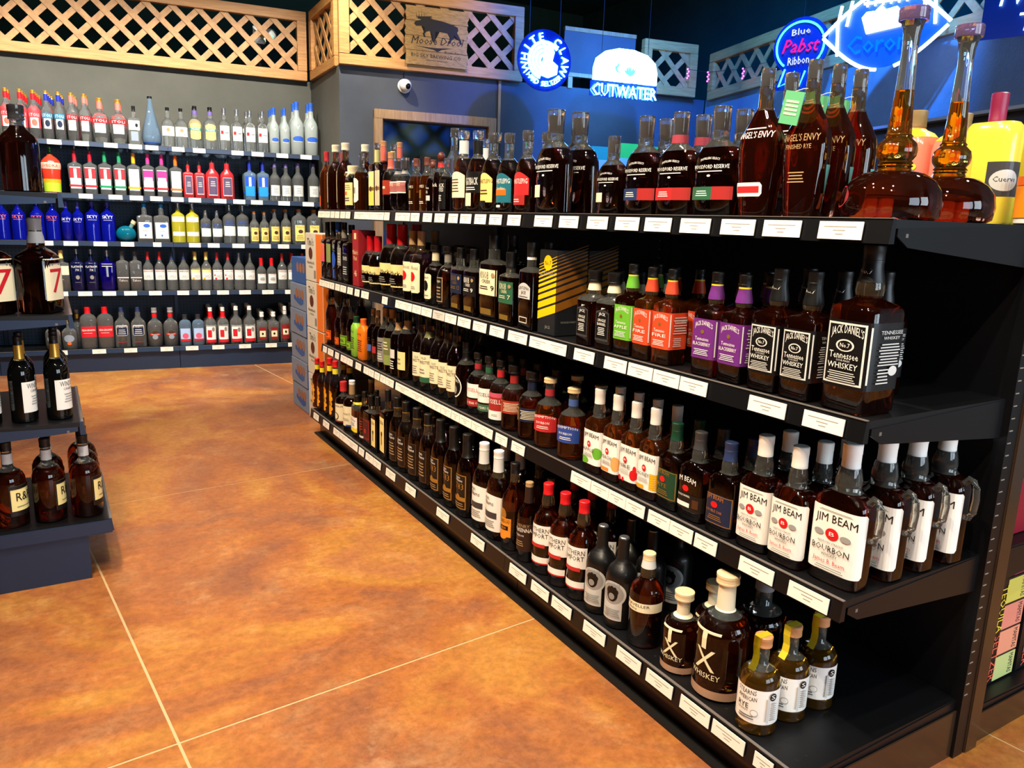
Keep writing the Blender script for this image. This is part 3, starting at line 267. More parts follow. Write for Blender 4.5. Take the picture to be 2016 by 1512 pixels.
COL.update({'tagg':'5FB07C','tagc':'A8B0AC'})
PLACE=[
('cog',1.363,4.336,1.273,0.316,-90,0,'T1','red capped cognac bottle, front row top shelf'),
('cog',1.457,4.336,1.273,0.316,-90,1,'T1','red capped cognac bottle, second row top shelf'),
('mch',1.370,4.196,1.273,0.343,-90,0,'T1','cream waxed bottle with tall cream label, leftmost, front row top shelf'),
('mch',1.370,4.038,1.273,0.343,-90,0,'T1','cream waxed bottle with tall cream label, rightmost, front row top shelf'),
('mch',1.478,4.038,1.273,0.343,-90,1,'T1','cream waxed bottle with tall cream label, second row top shelf'),
('wfl',1.355,3.882,1.273,0.221,-90,0,'T1','squat black bottle with big cream label, top shelf'),
('hex',1.361,3.770,1.273,0.279,-90,0,'T1','amber bottle with pointed white label, top shelf'),
('stg',1.355,3.541,1.273,0.309,-90,0,'T1','tall bottle with yellow strip and green neck, front row top shelf'),
('stg',1.434,3.541,1.273,0.309,-90,1,'T1','tall bottle with yellow strip and green neck, second row top shelf'),
('sts',1.356,3.464,1.273,0.313,-90,0,'T1','tall bottle with salmon strip and pink neck, front row top shelf'),
('sts',1.435,3.464,1.273,0.313,-90,1,'T1','tall bottle with salmon strip and pink neck, second row top shelf'),
('brl',1.361,3.385,1.273,0.260,-90,0,'T1','dark bottle with brick red label, top shelf'),
('bas',1.361,3.303,1.273,0.228,-90,0,'T1','round bottle with rose diagonal label, leftmost, front row top shelf'),
('bas',1.450,3.308,1.273,0.228,-90,1,'T1','round bottle with rose diagonal label, second row top shelf'),
('bas',1.361,3.225,1.273,0.228,-90,0,'T1','round bottle with rose diagonal label, rightmost, front row top shelf'),
('myl',1.355,3.088,1.273,0.217,-90,0,'T1','golden whiskey bottle with pale print, leftmost, front row top shelf'),
('myl',1.432,3.088,1.273,0.217,-90,1,'T1','golden whiskey bottle with pale print, second row top shelf'),
('myl',1.355,2.979,1.273,0.217,-90,0,'T1','golden whiskey bottle with pale print, rightmost, front row top shelf'),
('bwb',1.357,2.852,1.273,0.231,-90,0,'T1','dark bottle with brown ball stopper, top shelf'),
('bwt',1.352,2.917,1.273,0.198,-90,0,'T1','dark bottle with small white print, top shelf'),
('bbk',1.350,2.788,1.273,0.203,-90,0,'T1','black bottle with bold white lettering, top shelf'),
('tcl',1.521,3.069,1.273,0.351,-90,0,'T1','slender clear topped bottle, top shelf'),
('wpw',1.357,2.657,1.273,0.294,-90,0,'T1','rye bottle with slanted cream label, leftmost, top shelf'),
('wpk',1.356,2.543,1.273,0.285,-90,0,'T1','rye bottle with black and cream slanted label, front row top shelf'),
('wpk',1.437,2.557,1.273,0.285,-90,1,'T1','rye bottle with black and cream slanted label, second row top shelf'),
('wpw',1.557,2.860,1.273,0.294,-90,0,'T1','rye bottle with slanted cream label, rightmost, top shelf'),
('wpy',1.354,2.430,1.273,0.270,-90,0,'T1','rye bottle with yellow arched label, top shelf'),
('wpt',1.353,2.316,1.273,0.260,-90,0,'T1','rye bottle with teal and orange arched label, front row top shelf'),
('wpt',1.428,2.316,1.273,0.260,-90,1,'T1','rye bottle with teal and orange arched label, second row top shelf'),
('wpr',1.353,2.200,1.273,0.259,-90,0,'T1','rye bottle with red arched label, front row top shelf'),
('wpr',1.427,2.200,1.273,0.259,-90,1,'T1','rye bottle with red arched label, second row top shelf'),
('wds',1.361,2.052,1.273,0.309,-90,0,'T1','flask bourbon bottle with small cream sticker, front row top shelf'),
('wds',1.451,2.052,1.273,0.309,-90,1,'T1','flask bourbon bottle with small cream sticker, second row top shelf'),
('wds2',1.348,1.741,1.273,0.208,-90,0,'T1','short flask bottle with cream sticker, top shelf'),
('wdn',1.354,1.617,1.273,0.249,-90,0,'T1','flask bourbon bottle with navy and red strip, front row top shelf'),
('wdn',1.429,1.625,1.273,0.249,-90,1,'T1','flask bourbon bottle with navy and red strip, second row top shelf'),
('wdr',1.353,1.487,1.273,0.246,-90,0,'T1','flask rye bottle with bright red strip, front row top shelf'),
('wdr',1.427,1.487,1.273,0.246,-90,1,'T1','flask rye bottle with bright red strip, second row top shelf'),
('wdg',1.353,1.352,1.273,0.246,-90,0,'T1','flask rye bottle with green and red strip, front row top shelf'),
('wdg',1.427,1.354,1.273,0.246,-90,1,'T1','flask rye bottle with green and red strip, second row top shelf'),
('aen',1.353,1.227,1.273,0.309,-90,0,'T1','curved winged bourbon bottle with red ribbon sticker, front row top shelf'),
('aen',1.428,1.227,1.273,0.309,-90,1,'T1','curved winged bourbon bottle with red ribbon sticker, second row top shelf'),
('aer',1.353,1.107,1.273,0.309,-90,0,'T1','curved winged rye bottle with green neck tag, front row top shelf'),
('aer',1.428,1.107,1.273,0.309,-90,1,'T1','curved winged rye bottle with green neck tag, second row top shelf'),
('aer',1.503,1.111,1.273,0.309,-90,2,'T1','curved winged rye bottle with green neck tag, third row top shelf'),
('slg',1.354,4.314,0.898,0.312,-90,0,'T2','slim whiskey bottle with pink angled label, second shelf'),
('slg2',1.355,4.215,0.898,0.314,-90,0,'T2','slim whiskey bottle with grey green label, second shelf'),
('slg3',1.355,4.119,0.898,0.315,-90,0,'T2','slim whiskey bottle with blue oval label, second shelf'),
('slg4',1.355,4.027,0.898,0.314,-90,0,'T2','slim whiskey bottle with grey label, second shelf'),
('slg5',1.361,3.932,0.898,0.303,-90,0,'T2','black labelled whiskey bottle beside the red box, second shelf'),
('mm',1.368,3.671,0.898,0.257,-90,0,'T2','bourbon bottle with cream label and red wax, leftmost, front row second shelf'),
('mm',1.473,3.671,0.898,0.257,-90,1,'T2','bourbon bottle with cream label and red wax, leftmost, second row second shelf'),
('mm',1.368,3.571,0.898,0.257,-90,0,'T2','bourbon bottle with cream label and red wax, rightmost, front row second shelf'),
('mm',1.473,3.571,0.898,0.257,-90,1,'T2','bourbon bottle with cream label and red wax, rightmost, second row second shelf'),
('mmb',1.379,3.427,0.898,0.318,-90,0,'T2','large bourbon bottle with cream label and red wax, leftmost, front row second shelf'),
('mmb',1.506,3.427,0.898,0.318,-90,1,'T2','large bourbon bottle with cream label and red wax, second row second shelf'),
('mmb',1.379,3.296,0.898,0.318,-90,0,'T2','large bourbon bottle with cream label and red wax, rightmost, front row second shelf'),
('frc',1.366,3.145,0.898,0.296,-90,0,'T2','round bourbon bottle with roses on cream label, leftmost, front row second shelf'),
('frc',1.467,3.139,0.898,0.296,-90,1,'T2','round bourbon bottle with roses on cream label, second row second shelf'),
('frc',1.366,3.055,0.898,0.296,-90,0,'T2','round bourbon bottle with roses on cream label, rightmost, front row second shelf'),
('frd',1.480,3.251,0.898,0.241,-90,0,'T2','round bourbon bottle with small dark framed label, second shelf'),
('frb',1.368,2.916,0.898,0.243,-90,0,'T2','round bourbon bottle, tall cream label with black barrel, front row second shelf'),
('frb',1.472,2.916,0.898,0.243,-90,1,'T2','round bourbon bottle, tall cream label with black barrel, second row second shelf'),
('frk',1.366,2.796,0.898,0.243,-90,0,'T2','round bourbon bottle, narrow black label with tan frame, front row second shelf'),
('frk',1.465,2.796,0.898,0.243,-90,1,'T2','round bourbon bottle, narrow black label with tan frame, second row second shelf'),
('knb',1.346,2.647,0.898,0.244,-90,0,'T2','rectangular bourbon bottle with navy and gold label, front row second shelf'),
('knb',1.407,2.647,0.898,0.244,-90,1,'T2','rectangular bourbon bottle with navy and gold label, second row second shelf'),
('knk',1.346,2.539,0.898,0.244,-90,0,'T2','rectangular bourbon bottle with black label, front row second shelf'),
('knk',1.407,2.539,0.898,0.244,-90,1,'T2','rectangular bourbon bottle with black label, second row second shelf'),
('knc',1.353,2.399,0.898,0.299,-90,0,'T2','rectangular bourbon bottle with large cream label, front row second shelf'),
('knc',1.428,2.399,0.898,0.299,-90,1,'T2','rectangular bourbon bottle with large cream label, second row second shelf'),
('kng',1.347,2.272,0.898,0.246,-90,0,'T2','rectangular rye bottle with green label, second shelf'),
('gj',1.349,2.143,0.898,0.285,-90,0,'T2','dark whiskey bottle with silver arched label, front row second shelf'),
('gj',1.416,2.143,0.898,0.285,-90,1,'T2','dark whiskey bottle with silver arched label, second row second shelf'),
('jds',1.361,1.813,0.898,0.217,-90,0,'T2','squat whiskey bottle with black shield label, leftmost, front row second shelf'),
('jds',1.451,1.813,0.898,0.217,-90,1,'T2','squat whiskey bottle with black shield label, leftmost, second row second shelf'),
('jds',1.361,1.721,0.898,0.217,-90,0,'T2','squat whiskey bottle with black shield label, rightmost, front row second shelf'),
('jds',1.451,1.721,0.898,0.217,-90,1,'T2','squat whiskey bottle with black shield label, rightmost, second row second shelf'),
('jds',1.541,1.718,0.898,0.217,-90,2,'T2','squat whiskey bottle with black shield label, third row second shelf'),
('jda',1.360,1.640,0.898,0.246,-90,0,'T2','square whiskey bottle with green apple label, front row second shelf'),
('jda',1.448,1.641,0.898,0.246,-90,1,'T2','square whiskey bottle with green apple label, second row second shelf'),
('jdf',1.360,1.561,0.898,0.243,-90,0,'T2','square whiskey bottle with orange red label, leftmost, front row second shelf'),
('jdf',1.447,1.566,0.898,0.243,-90,1,'T2','square whiskey bottle with orange red label, second row second shelf'),
('jdf',1.360,1.484,0.898,0.243,-90,0,'T2','square whiskey bottle with orange red label, second from left, front row second shelf'),
('jdf',1.460,1.491,0.898,0.243,-90,0,'T2','square whiskey bottle with orange red label, rightmost, front row second shelf'),
('jdp',1.360,1.329,0.898,0.247,-90,0,'T2','square whiskey bottle with purple blackberry label, leftmost, front row second shelf'),
('jdp',1.449,1.329,0.898,0.247,-90,1,'T2','square whiskey bottle with purple blackberry label, leftmost, second row second shelf'),
('jdp',1.537,1.329,0.898,0.247,-90,2,'T2','square whiskey bottle with purple blackberry label, third row second shelf'),
('jdp',1.360,1.243,0.898,0.247,-90,0,'T2','square whiskey bottle with purple blackberry label, rightmost, front row second shelf'),
('jdp',1.449,1.243,0.898,0.247,-90,1,'T2','square whiskey bottle with purple blackberry label, rightmost, second row second shelf'),
('jd',1.363,1.147,0.898,0.268,-90,0,'T2','square whiskey bottle with black and white label, leftmost, front row second shelf'),
('jd',1.458,1.147,0.898,0.268,-90,1,'T2','square whiskey bottle with black and white label, leftmost, second row second shelf'),
('jd',1.363,1.058,0.898,0.268,-90,0,'T2','square whiskey bottle with black and white label, rightmost, front row second shelf'),
('jd',1.458,1.058,0.898,0.268,-90,1,'T2','square whiskey bottle with black and white label, rightmost, second row second shelf'),
('jd2',1.376,0.941,0.898,0.327,-90,0,'T2','big square whiskey bottle with black label, second shelf'),
('blo',1.353,4.268,0.527,0.304,-90,0,'T3','flask shaped bourbon bottle with orange label, front row third shelf'),
('blo',1.427,4.268,0.527,0.304,-90,1,'T3','flask shaped bourbon bottle with orange label, second row third shelf'),
('blos',1.346,4.115,0.527,0.232,-90,0,'T3','small flask shaped bourbon bottle with orange label, third shelf'),
('blg',1.355,4.014,0.527,0.326,-90,0,'T3','flask shaped rye bottle with green label, front row third shelf'),
('blg',1.434,4.003,0.527,0.326,-90,1,'T3','flask shaped rye bottle with green label, second row third shelf'),
('blgs',1.348,3.916,0.527,0.253,-90,0,'T3','small flask shaped rye bottle with green label, third shelf'),
('mgr',1.346,3.829,0.527,0.211,-90,0,'T3','matte lime green bottle with dark green cap, third shelf'),
('mor',1.346,3.723,0.527,0.211,-90,0,'T3','matte orange bottle with orange cap, third shelf'),
('dkb',1.358,3.613,0.527,0.276,-90,0,'T3','slim dark bottle with small blue label, front row third shelf'),
('dkb',1.441,3.606,0.527,0.276,-90,1,'T3','slim dark bottle with small blue label, second row third shelf'),
('dkr',1.357,3.546,0.527,0.273,-90,0,'T3','slim dark bottle with small red label, front row third shelf'),
('dkr',1.440,3.533,0.527,0.273,-90,1,'T3','slim dark bottle with small red label, second row third shelf'),
('sil',1.366,3.470,0.527,0.296,-90,0,'T3','bourbon bottle with pewter grey label, third shelf'),
('oli',1.367,3.384,0.527,0.299,-90,0,'T3','bourbon bottle with olive green label, front row third shelf'),
('oli',1.469,3.392,0.527,0.299,-90,1,'T3','bourbon bottle with olive green label, second row third shelf'),
('wps',1.363,3.299,0.527,0.293,-90,0,'T3','dark bottle with small white patch label, third shelf'),
('yel',1.369,3.208,0.527,0.317,-90,0,'T3','dark bottle with plain pale yellow label, front row third shelf'),
('yel',1.476,3.213,0.527,0.317,-90,1,'T3','dark bottle with plain pale yellow label, second row third shelf'),
('ost',1.365,3.049,0.527,0.315,-90,0,'T3','dark bourbon bottle with tall cream label, leftmost, front row third shelf'),
('ost',1.462,3.049,0.527,0.315,-90,1,'T3','dark bourbon bottle with tall cream label, leftmost, second row third shelf'),
('osg',1.365,2.960,0.527,0.322,-90,0,'T3','dark bottle, cream label with green lower band, third shelf'),
('ost',1.365,2.870,0.527,0.315,-90,0,'T3','dark bourbon bottle with tall cream label, second from left, front row third shelf'),
('ost',1.462,2.873,0.527,0.315,-90,1,'T3','dark bourbon bottle with tall cream label, second from left, second row third shelf'),
('ost',1.365,2.788,0.527,0.315,-90,0,'T3','dark bourbon bottle with tall cream label, third from left, front row third shelf'),
('ost',1.462,2.785,0.527,0.315,-90,1,'T3','dark bourbon bottle with tall cream label, third from left, second row third shelf'),
('ost',1.365,2.708,0.527,0.315,-90,0,'T3','dark bourbon bottle with tall cream label, rightmost, front row third shelf'),
('ost',1.462,2.701,0.527,0.315,-90,1,'T3','dark bourbon bottle with tall cream label, rightmost, second row third shelf'),
('mic',1.366,2.623,0.527,0.258,-90,0,'T3','dark bottle with round black and white seal, third shelf'),
('ru1',1.364,2.521,0.527,0.232,-90,0,'T3','bourbon bottle, white label over red band, front row third shelf'),
('ru1',1.459,2.521,0.527,0.232,-90,1,'T3','bourbon bottle, white label over red band, second row third shelf'),
('ru2',1.364,2.435,0.527,0.232,-90,0,'T3','rye bottle, white label over green band, front row third shelf'),
('ru2',1.459,2.433,0.527,0.232,-90,1,'T3','rye bottle, white label over green band, second row third shelf'),
('ru3',1.364,2.349,0.527,0.233,-90,0,'T3','bourbon bottle with red band over white label, front row third shelf'),
('ru3',1.460,2.349,0.527,0.233,-90,1,'T3','bourbon bottle with red band over white label, second row third shelf'),
('wt1',1.368,2.261,0.527,0.229,-90,0,'T3','bourbon bottle, brick red label with gold block, front row third shelf'),
('wt1',1.471,2.262,0.527,0.229,-90,1,'T3','bourbon bottle, brick red label with gold block, second row third shelf'),
('wt2',1.368,2.143,0.527,0.229,-90,0,'T3','bourbon bottle, dark navy label with gold block, front row third shelf'),
('wt2',1.471,2.143,0.527,0.229,-90,1,'T3','bourbon bottle, dark navy label with gold block, second row third shelf'),
('rdr',1.370,2.037,0.527,0.226,-90,0,'T3','cork topped bourbon bottle with red shield label, front row third shelf'),
('rdr',1.477,2.037,0.527,0.226,-90,1,'T3','cork topped bourbon bottle with red shield label, second row third shelf'),
('rdb',1.368,1.900,0.527,0.221,-90,0,'T3','cork topped bourbon bottle with blue shield label, front row third shelf'),
('rdb',1.473,1.900,0.527,0.221,-90,1,'T3','cork topped bourbon bottle with blue shield label, second row third shelf'),
('jba',1.354,1.749,0.527,0.250,-90,0,'T3','white capped bottle with green apple label, front row third shelf'),
('jba',1.429,1.749,0.527,0.250,-90,1,'T3','white capped bottle with green apple label, second row third shelf'),
('jbp',1.354,1.664,0.527,0.250,-90,0,'T3','white capped bottle with orange peach label, front row third shelf'),
('jbp',1.429,1.664,0.527,0.250,-90,1,'T3','white capped bottle with orange peach label, second row third shelf'),
('jbf',1.353,1.581,0.527,0.248,-90,0,'T3','white capped bottle with red flame label, front row third shelf'),
('jbf',1.428,1.581,0.527,0.248,-90,1,'T3','white capped bottle with red flame label, second row third shelf'),
('jbh',1.353,1.502,0.527,0.248,-90,0,'T3','white capped bottle with yellow honeycomb label, front row third shelf'),
('jbh',1.428,1.502,0.527,0.248,-90,1,'T3','white capped bottle with yellow honeycomb label, second row third shelf'),
('jbr',1.355,1.420,0.527,0.228,-90,0,'T3','rye bottle with dark green label and cap, front row third shelf'),
('jbr',1.432,1.420,0.527,0.228,-90,1,'T3','rye bottle with dark green label and cap, second row third shelf'),
('jbk',1.354,1.334,0.527,0.226,-90,0,'T3','bourbon bottle with black single barrel label, front row third shelf'),
('jbk',1.431,1.334,0.527,0.226,-90,1,'T3','bourbon bottle with black single barrel label, second row third shelf'),
('jbn',1.354,1.234,0.527,0.226,-90,0,'T3','bourbon bottle with navy and copper label, front row third shelf'),
('jbn',1.431,1.234,0.527,0.226,-90,1,'T3','bourbon bottle with navy and copper label, second row third shelf'),
('jbw',1.357,1.136,0.527,0.268,-90,0,'T3','white capped bourbon bottle with white label, leftmost, front row third shelf'),
('jbw',1.438,1.137,0.527,0.268,-90,1,'T3','white capped bourbon bottle with white label, leftmost, second row third shelf'),
('jbw',1.357,1.042,0.527,0.268,-90,0,'T3','white capped bourbon bottle with white label, rightmost, front row third shelf'),
('jbw',1.438,1.042,0.527,0.268,-90,1,'T3','white capped bourbon bottle with white label, rightmost, second row third shelf'),
('jbw',1.519,1.042,0.527,0.268,-90,2,'T3','white capped bourbon bottle with white label, third row third shelf'),
('fbs',1.280,4.323,0.152,0.285,-90,0,'T4','small red capped bottle with yellow flame label, leftmost, bottom deck'),
('fbs',1.280,4.226,0.152,0.285,-90,0,'T4','small red capped bottle with yellow flame label, rightmost, bottom deck'),
('fb',1.284,4.098,0.152,0.325,-90,0,'T4','red capped bottle with yellow flame label, leftmost, front row bottom deck'),
('fb',1.363,4.098,0.152,0.325,-90,1,'T4','red capped bottle with yellow flame label, leftmost, second row bottom deck'),
('fb',1.284,4.001,0.152,0.325,-90,0,'T4','red capped bottle with yellow flame label, rightmost, front row bottom deck'),
('fb',1.363,4.001,0.152,0.325,-90,1,'T4','red capped bottle with yellow flame label, rightmost, second row bottom deck'),
('amb',1.294,3.900,0.152,0.231,-90,0,'T4','red capped bottle with black horse on cream label, bottom deck'),
('han',1.297,3.770,0.152,0.261,-90,0,'T4','white topped bottle with broad cream label, front row bottom deck'),
('han',1.403,3.770,0.152,0.261,-90,1,'T4','white topped bottle with broad cream label, second row bottom deck'),
('wyl',1.277,3.630,0.152,0.214,-90,0,'T4','small bottle, white label with yellow foot, bottom deck'),
('dk1',1.275,3.522,0.152,0.256,-90,0,'T4','dark bottle with faint brown framed label, front row bottom deck'),
('dk1',1.337,3.522,0.152,0.256,-90,1,'T4','dark bottle with faint brown framed label, second row bottom deck'),
('dk2',1.280,3.441,0.152,0.254,-90,0,'T4','square shouldered bottle with maroon label, bottom deck'),
('eza',1.276,3.345,0.152,0.267,-90,0,'T4','tall slim bottle, yellow label with black keyhole, bottom deck'),
('ezb',1.281,3.230,0.152,0.325,-90,0,'T4','large slim bottle, yellow label with black keyhole, front row bottom deck'),
('ezb',1.356,3.230,0.152,0.325,-90,1,'T4','large slim bottle, yellow label with black keyhole, second row bottom deck'),
('evk',1.284,3.124,0.152,0.312,-90,0,'T4','dark bourbon bottle with black and brown label, leftmost, front row bottom deck'),
('evk',1.284,3.026,0.152,0.312,-90,0,'T4','dark bourbon bottle with black and brown label, second from left, front row bottom deck'),
('evk',1.363,3.029,0.152,0.312,-90,1,'T4','dark bourbon bottle with black and brown label, leftmost, second row bottom deck'),
('evk',1.284,2.909,0.152,0.312,-90,0,'T4','dark bourbon bottle with black and brown label, third from left, front row bottom deck'),
('evk',1.363,2.909,0.152,0.312,-90,1,'T4','dark bourbon bottle with black and brown label, second from left, second row bottom deck'),
('evk',1.284,2.796,0.152,0.312,-90,0,'T4','dark bourbon bottle with black and brown label, rightmost, front row bottom deck'),
('evk',1.363,2.796,0.152,0.312,-90,1,'T4','dark bourbon bottle with black and brown label, rightmost, second row bottom deck'),
('ev3',1.285,2.679,0.152,0.316,-90,0,'T4','dark bourbon bottle with black and gold label, leftmost, front row bottom deck'),
('ev3',1.368,2.679,0.152,0.316,-90,1,'T4','dark bourbon bottle with black and gold label, leftmost, second row bottom deck'),
('ev3',1.285,2.560,0.152,0.316,-90,0,'T4','dark bourbon bottle with black and gold label, second from left, front row bottom deck'),
('ev3',1.368,2.560,0.152,0.316,-90,1,'T4','dark bourbon bottle with black and gold label, second from left, second row bottom deck'),
('ev3',1.285,2.447,0.152,0.316,-90,0,'T4','dark bourbon bottle with black and gold label, rightmost, front row bottom deck'),
('ev3',1.368,2.447,0.152,0.316,-90,1,'T4','dark bourbon bottle with black and gold label, rightmost, second row bottom deck'),
('evw',1.288,2.321,0.152,0.316,-90,0,'T4','white necked bourbon bottle with grey and white label, leftmost, front row bottom deck'),
('evw',1.376,2.321,0.152,0.316,-90,1,'T4','white necked bourbon bottle with grey and white label, leftmost, second row bottom deck'),
('evw',1.288,2.216,0.152,0.316,-90,0,'T4','white necked bourbon bottle with grey and white label, rightmost, front row bottom deck'),
('evw',1.376,2.216,0.152,0.316,-90,1,'T4','white necked bourbon bottle with grey and white label, rightmost, second row bottom deck'),
('ogd',1.292,2.111,0.152,0.302,-90,0,'T4','tall bottle with orange scalloped label, front row bottom deck'),
('ogd',1.389,2.111,0.152,0.302,-90,1,'T4','tall bottle with orange scalloped label, second row bottom deck'),
('hmk',1.286,2.009,0.152,0.267,-90,0,'T4','tall brown labelled bottle with brown neck, front row bottom deck'),
('hmk',1.370,2.009,0.152,0.267,-90,1,'T4','tall brown labelled bottle with brown neck, second row bottom deck'),
('soc',1.295,1.910,0.152,0.293,-90,0,'T4','ribbed bottle with red cap and white label, leftmost, front row bottom deck'),
('soc',1.398,1.910,0.152,0.293,-90,1,'T4','ribbed bottle with red cap and white label, leftmost, second row bottom deck'),
('soc',1.295,1.816,0.152,0.293,-90,0,'T4','ribbed bottle with red cap and white label, rightmost, front row bottom deck'),
('soc',1.398,1.816,0.152,0.293,-90,1,'T4','ribbed bottle with red cap and white label, rightmost, second row bottom deck'),
('scb',1.296,1.720,0.152,0.298,-90,0,'T4','big ribbed bottle with red cap and white label, front row bottom deck'),
('scb',1.400,1.720,0.152,0.298,-90,1,'T4','big ribbed bottle with red cap and white label, second row bottom deck'),
('mou',1.297,1.627,0.152,0.258,-90,0,'T4','matte black bottle with grey engraved face label, leftmost, front row bottom deck'),
('mou',1.402,1.627,0.152,0.258,-90,1,'T4','matte black bottle with grey engraved face label, leftmost, second row bottom deck'),
('mou',1.297,1.533,0.152,0.258,-90,0,'T4','matte black bottle with grey engraved face label, rightmost, front row bottom deck'),
('mou',1.402,1.533,0.152,0.258,-90,1,'T4','matte black bottle with grey engraved face label, rightmost, second row bottom deck'),
('mou',1.507,1.536,0.152,0.258,-90,2,'T4','matte black bottle with grey engraved face label, third row bottom deck'),
('tra',1.296,1.426,0.152,0.255,-90,0,'T4','cork topped bottle with narrow cream band, bottom deck'),
('tx',1.298,1.290,0.152,0.207,-90,0,'T4','corked bottle lettered with big cream initials, front row bottom deck'),
('tx',1.405,1.290,0.152,0.207,-90,1,'T4','corked bottle lettered with big cream initials, second row bottom deck'),
('txl',1.314,1.170,0.152,0.303,-90,0,'T4','large corked bottle lettered with big cream initials, bottom deck'),
('stR',-0.179,6.776,1.719,0.336,-6.4,0,'W1','red labelled clear vodka bottle, leftmost, front row top wall shelf'),
('stR',-0.168,6.879,1.719,0.336,-6.4,1,'W1','red labelled clear vodka bottle, leftmost, second row top wall shelf'),
('stR',-0.093,6.766,1.719,0.336,-6.4,0,'W1','red labelled clear vodka bottle, second from left, front row top wall shelf'),
('stR',-0.082,6.868,1.719,0.336,-6.4,1,'W1','red labelled clear vodka bottle, second from left, second row top wall shelf'),
('stR',-0.074,6.972,1.719,0.336,-6.4,2,'W1','red labelled clear vodka bottle, leftmost, third row top wall shelf'),
('stR',-0.063,7.074,1.719,0.336,-6.4,3,'W1','red labelled clear vodka bottle, leftmost, fourth row top wall shelf'),
('stR',-0.013,6.757,1.719,0.336,-6.4,0,'W1','red labelled clear vodka bottle, rightmost, front row top wall shelf'),
('stR',-0.002,6.859,1.719,0.336,-6.4,1,'W1','red labelled clear vodka bottle, rightmost, second row top wall shelf'),
('stR',0.010,6.961,1.719,0.336,-6.4,2,'W1','red labelled clear vodka bottle, rightmost, third row top wall shelf'),
('stR',0.024,7.064,1.719,0.336,-6.4,3,'W1','red labelled clear vodka bottle, rightmost, fourth row top wall shelf'),
('stB',0.067,6.748,1.719,0.338,-6.4,0,'W1','blue labelled clear vodka bottle, leftmost, front row top wall shelf'),
('stB',0.078,6.851,1.719,0.338,-6.4,1,'W1','blue labelled clear vodka bottle, leftmost, second row top wall shelf'),
('stB',0.090,6.954,1.719,0.338,-6.4,2,'W1','blue labelled clear vodka bottle, leftmost, third row top wall shelf'),
('stB',0.106,7.055,1.719,0.338,-6.4,3,'W1','blue labelled clear vodka bottle, fourth row top wall shelf'),
('stB',0.144,6.740,1.719,0.338,-6.4,0,'W1','blue labelled clear vodka bottle, rightmost, front row top wall shelf'),
('stB',0.156,6.843,1.719,0.338,-6.4,1,'W1','blue labelled clear vodka bottle, rightmost, second row top wall shelf'),
('stB',0.170,6.944,1.719,0.338,-6.4,2,'W1','blue labelled clear vodka bottle, rightmost, third row top wall shelf'),
('stS',0.224,6.733,1.719,0.339,-6.4,0,'W1','clear vodka bottle with salmon neck, leftmost, front row top wall shelf'),
('stS',0.239,6.839,1.719,0.339,-6.4,1,'W1','clear vodka bottle with salmon neck, leftmost, second row top wall shelf'),
('stS',0.256,6.944,1.719,0.339,-6.4,2,'W1','clear vodka bottle with salmon neck, third row top wall shelf'),
('stS',0.306,6.724,1.719,0.339,-6.4,0,'W1','clear vodka bottle with salmon neck, rightmost, front row top wall shelf'),
('stS',0.322,6.829,1.719,0.339,-6.4,1,'W1','clear vodka bottle with salmon neck, rightmost, second row top wall shelf'),
('stL',0.405,6.733,1.719,0.321,-6.4,0,'W1','wide clear vodka bottle with salmon neck, leftmost, front row top wall shelf'),
('stL',0.417,6.879,1.719,0.321,-6.4,1,'W1','wide clear vodka bottle with salmon neck, leftmost, second row top wall shelf'),
('stL',0.526,6.719,1.719,0.321,-6.4,0,'W1','wide clear vodka bottle with salmon neck, rightmost, front row top wall shelf'),
('stL',0.543,6.865,1.719,0.321,-6.4,1,'W1','wide clear vodka bottle with salmon neck, rightmost, second row top wall shelf'),
('vsl',0.626,6.674,1.719,0.280,-6.4,0,'W1','slim square vodka bottle with white band, top wall shelf'),
('drp',0.745,6.699,1.719,0.363,-6.4,0,'W1','teardrop vodka bottle with blue foot, top wall shelf'),
('vpl',0.859,6.662,1.719,0.291,-6.4,0,'W1','clear vodka bottle with cream oval crest, leftmost, top wall shelf'),
('vpl',0.952,6.652,1.719,0.291,-6.4,0,'W1','clear vodka bottle with cream oval crest, rightmost, top wall shelf'),
('vhx',1.053,6.653,1.719,0.319,-6.4,0,'W1','clear vodka bottle with yellow hexagon label, leftmost, front row top wall shelf'),
('vhx',1.071,6.785,1.719,0.319,-6.4,1,'W1','clear vodka bottle with yellow hexagon label, second row top wall shelf'),
('vhx',1.163,6.641,1.719,0.319,-6.4,0,'W1','clear vodka bottle with yellow hexagon label, rightmost, front row top wall shelf'),
('ket',1.263,6.622,1.719,0.320,-6.4,0,'W1','clear vodka bottle with white and red label, leftmost, top wall shelf'),
('ket',1.357,6.612,1.719,0.320,-6.4,0,'W1','clear vodka bottle with white and red label, rightmost, top wall shelf'),
('ktl',1.454,6.600,1.719,0.319,-6.4,0,'W1','wide clear vodka bottle with white and red label, leftmost, front row top wall shelf'),
('ktl',1.454,6.719,1.719,0.319,-6.4,1,'W1','wide clear vodka bottle with white and red label, leftmost, second row top wall shelf'),
('ktl',1.549,6.590,1.719,0.319,-6.4,0,'W1','wide clear vodka bottle with white and red label, rightmost, front row top wall shelf'),
('ktl',1.561,6.706,1.719,0.319,-6.4,1,'W1','wide clear vodka bottle with white and red label, rightmost, second row top wall shelf'),
('ggs',1.636,6.570,1.719,0.355,-6.4,0,'W1','frosted vodka bottle with blue cap, leftmost, front row top wall shelf'),
('ggs',1.646,6.667,1.719,0.355,-6.4,1,'W1','frosted vodka bottle with blue cap, leftmost, second row top wall shelf'),
('ggs',1.656,6.763,1.719,0.355,-6.4,2,'W1','frosted vodka bottle with blue cap, third row top wall shelf'),
('ggs',1.719,6.561,1.719,0.355,-6.4,0,'W1','frosted vodka bottle with blue cap, rightmost, front row top wall shelf'),
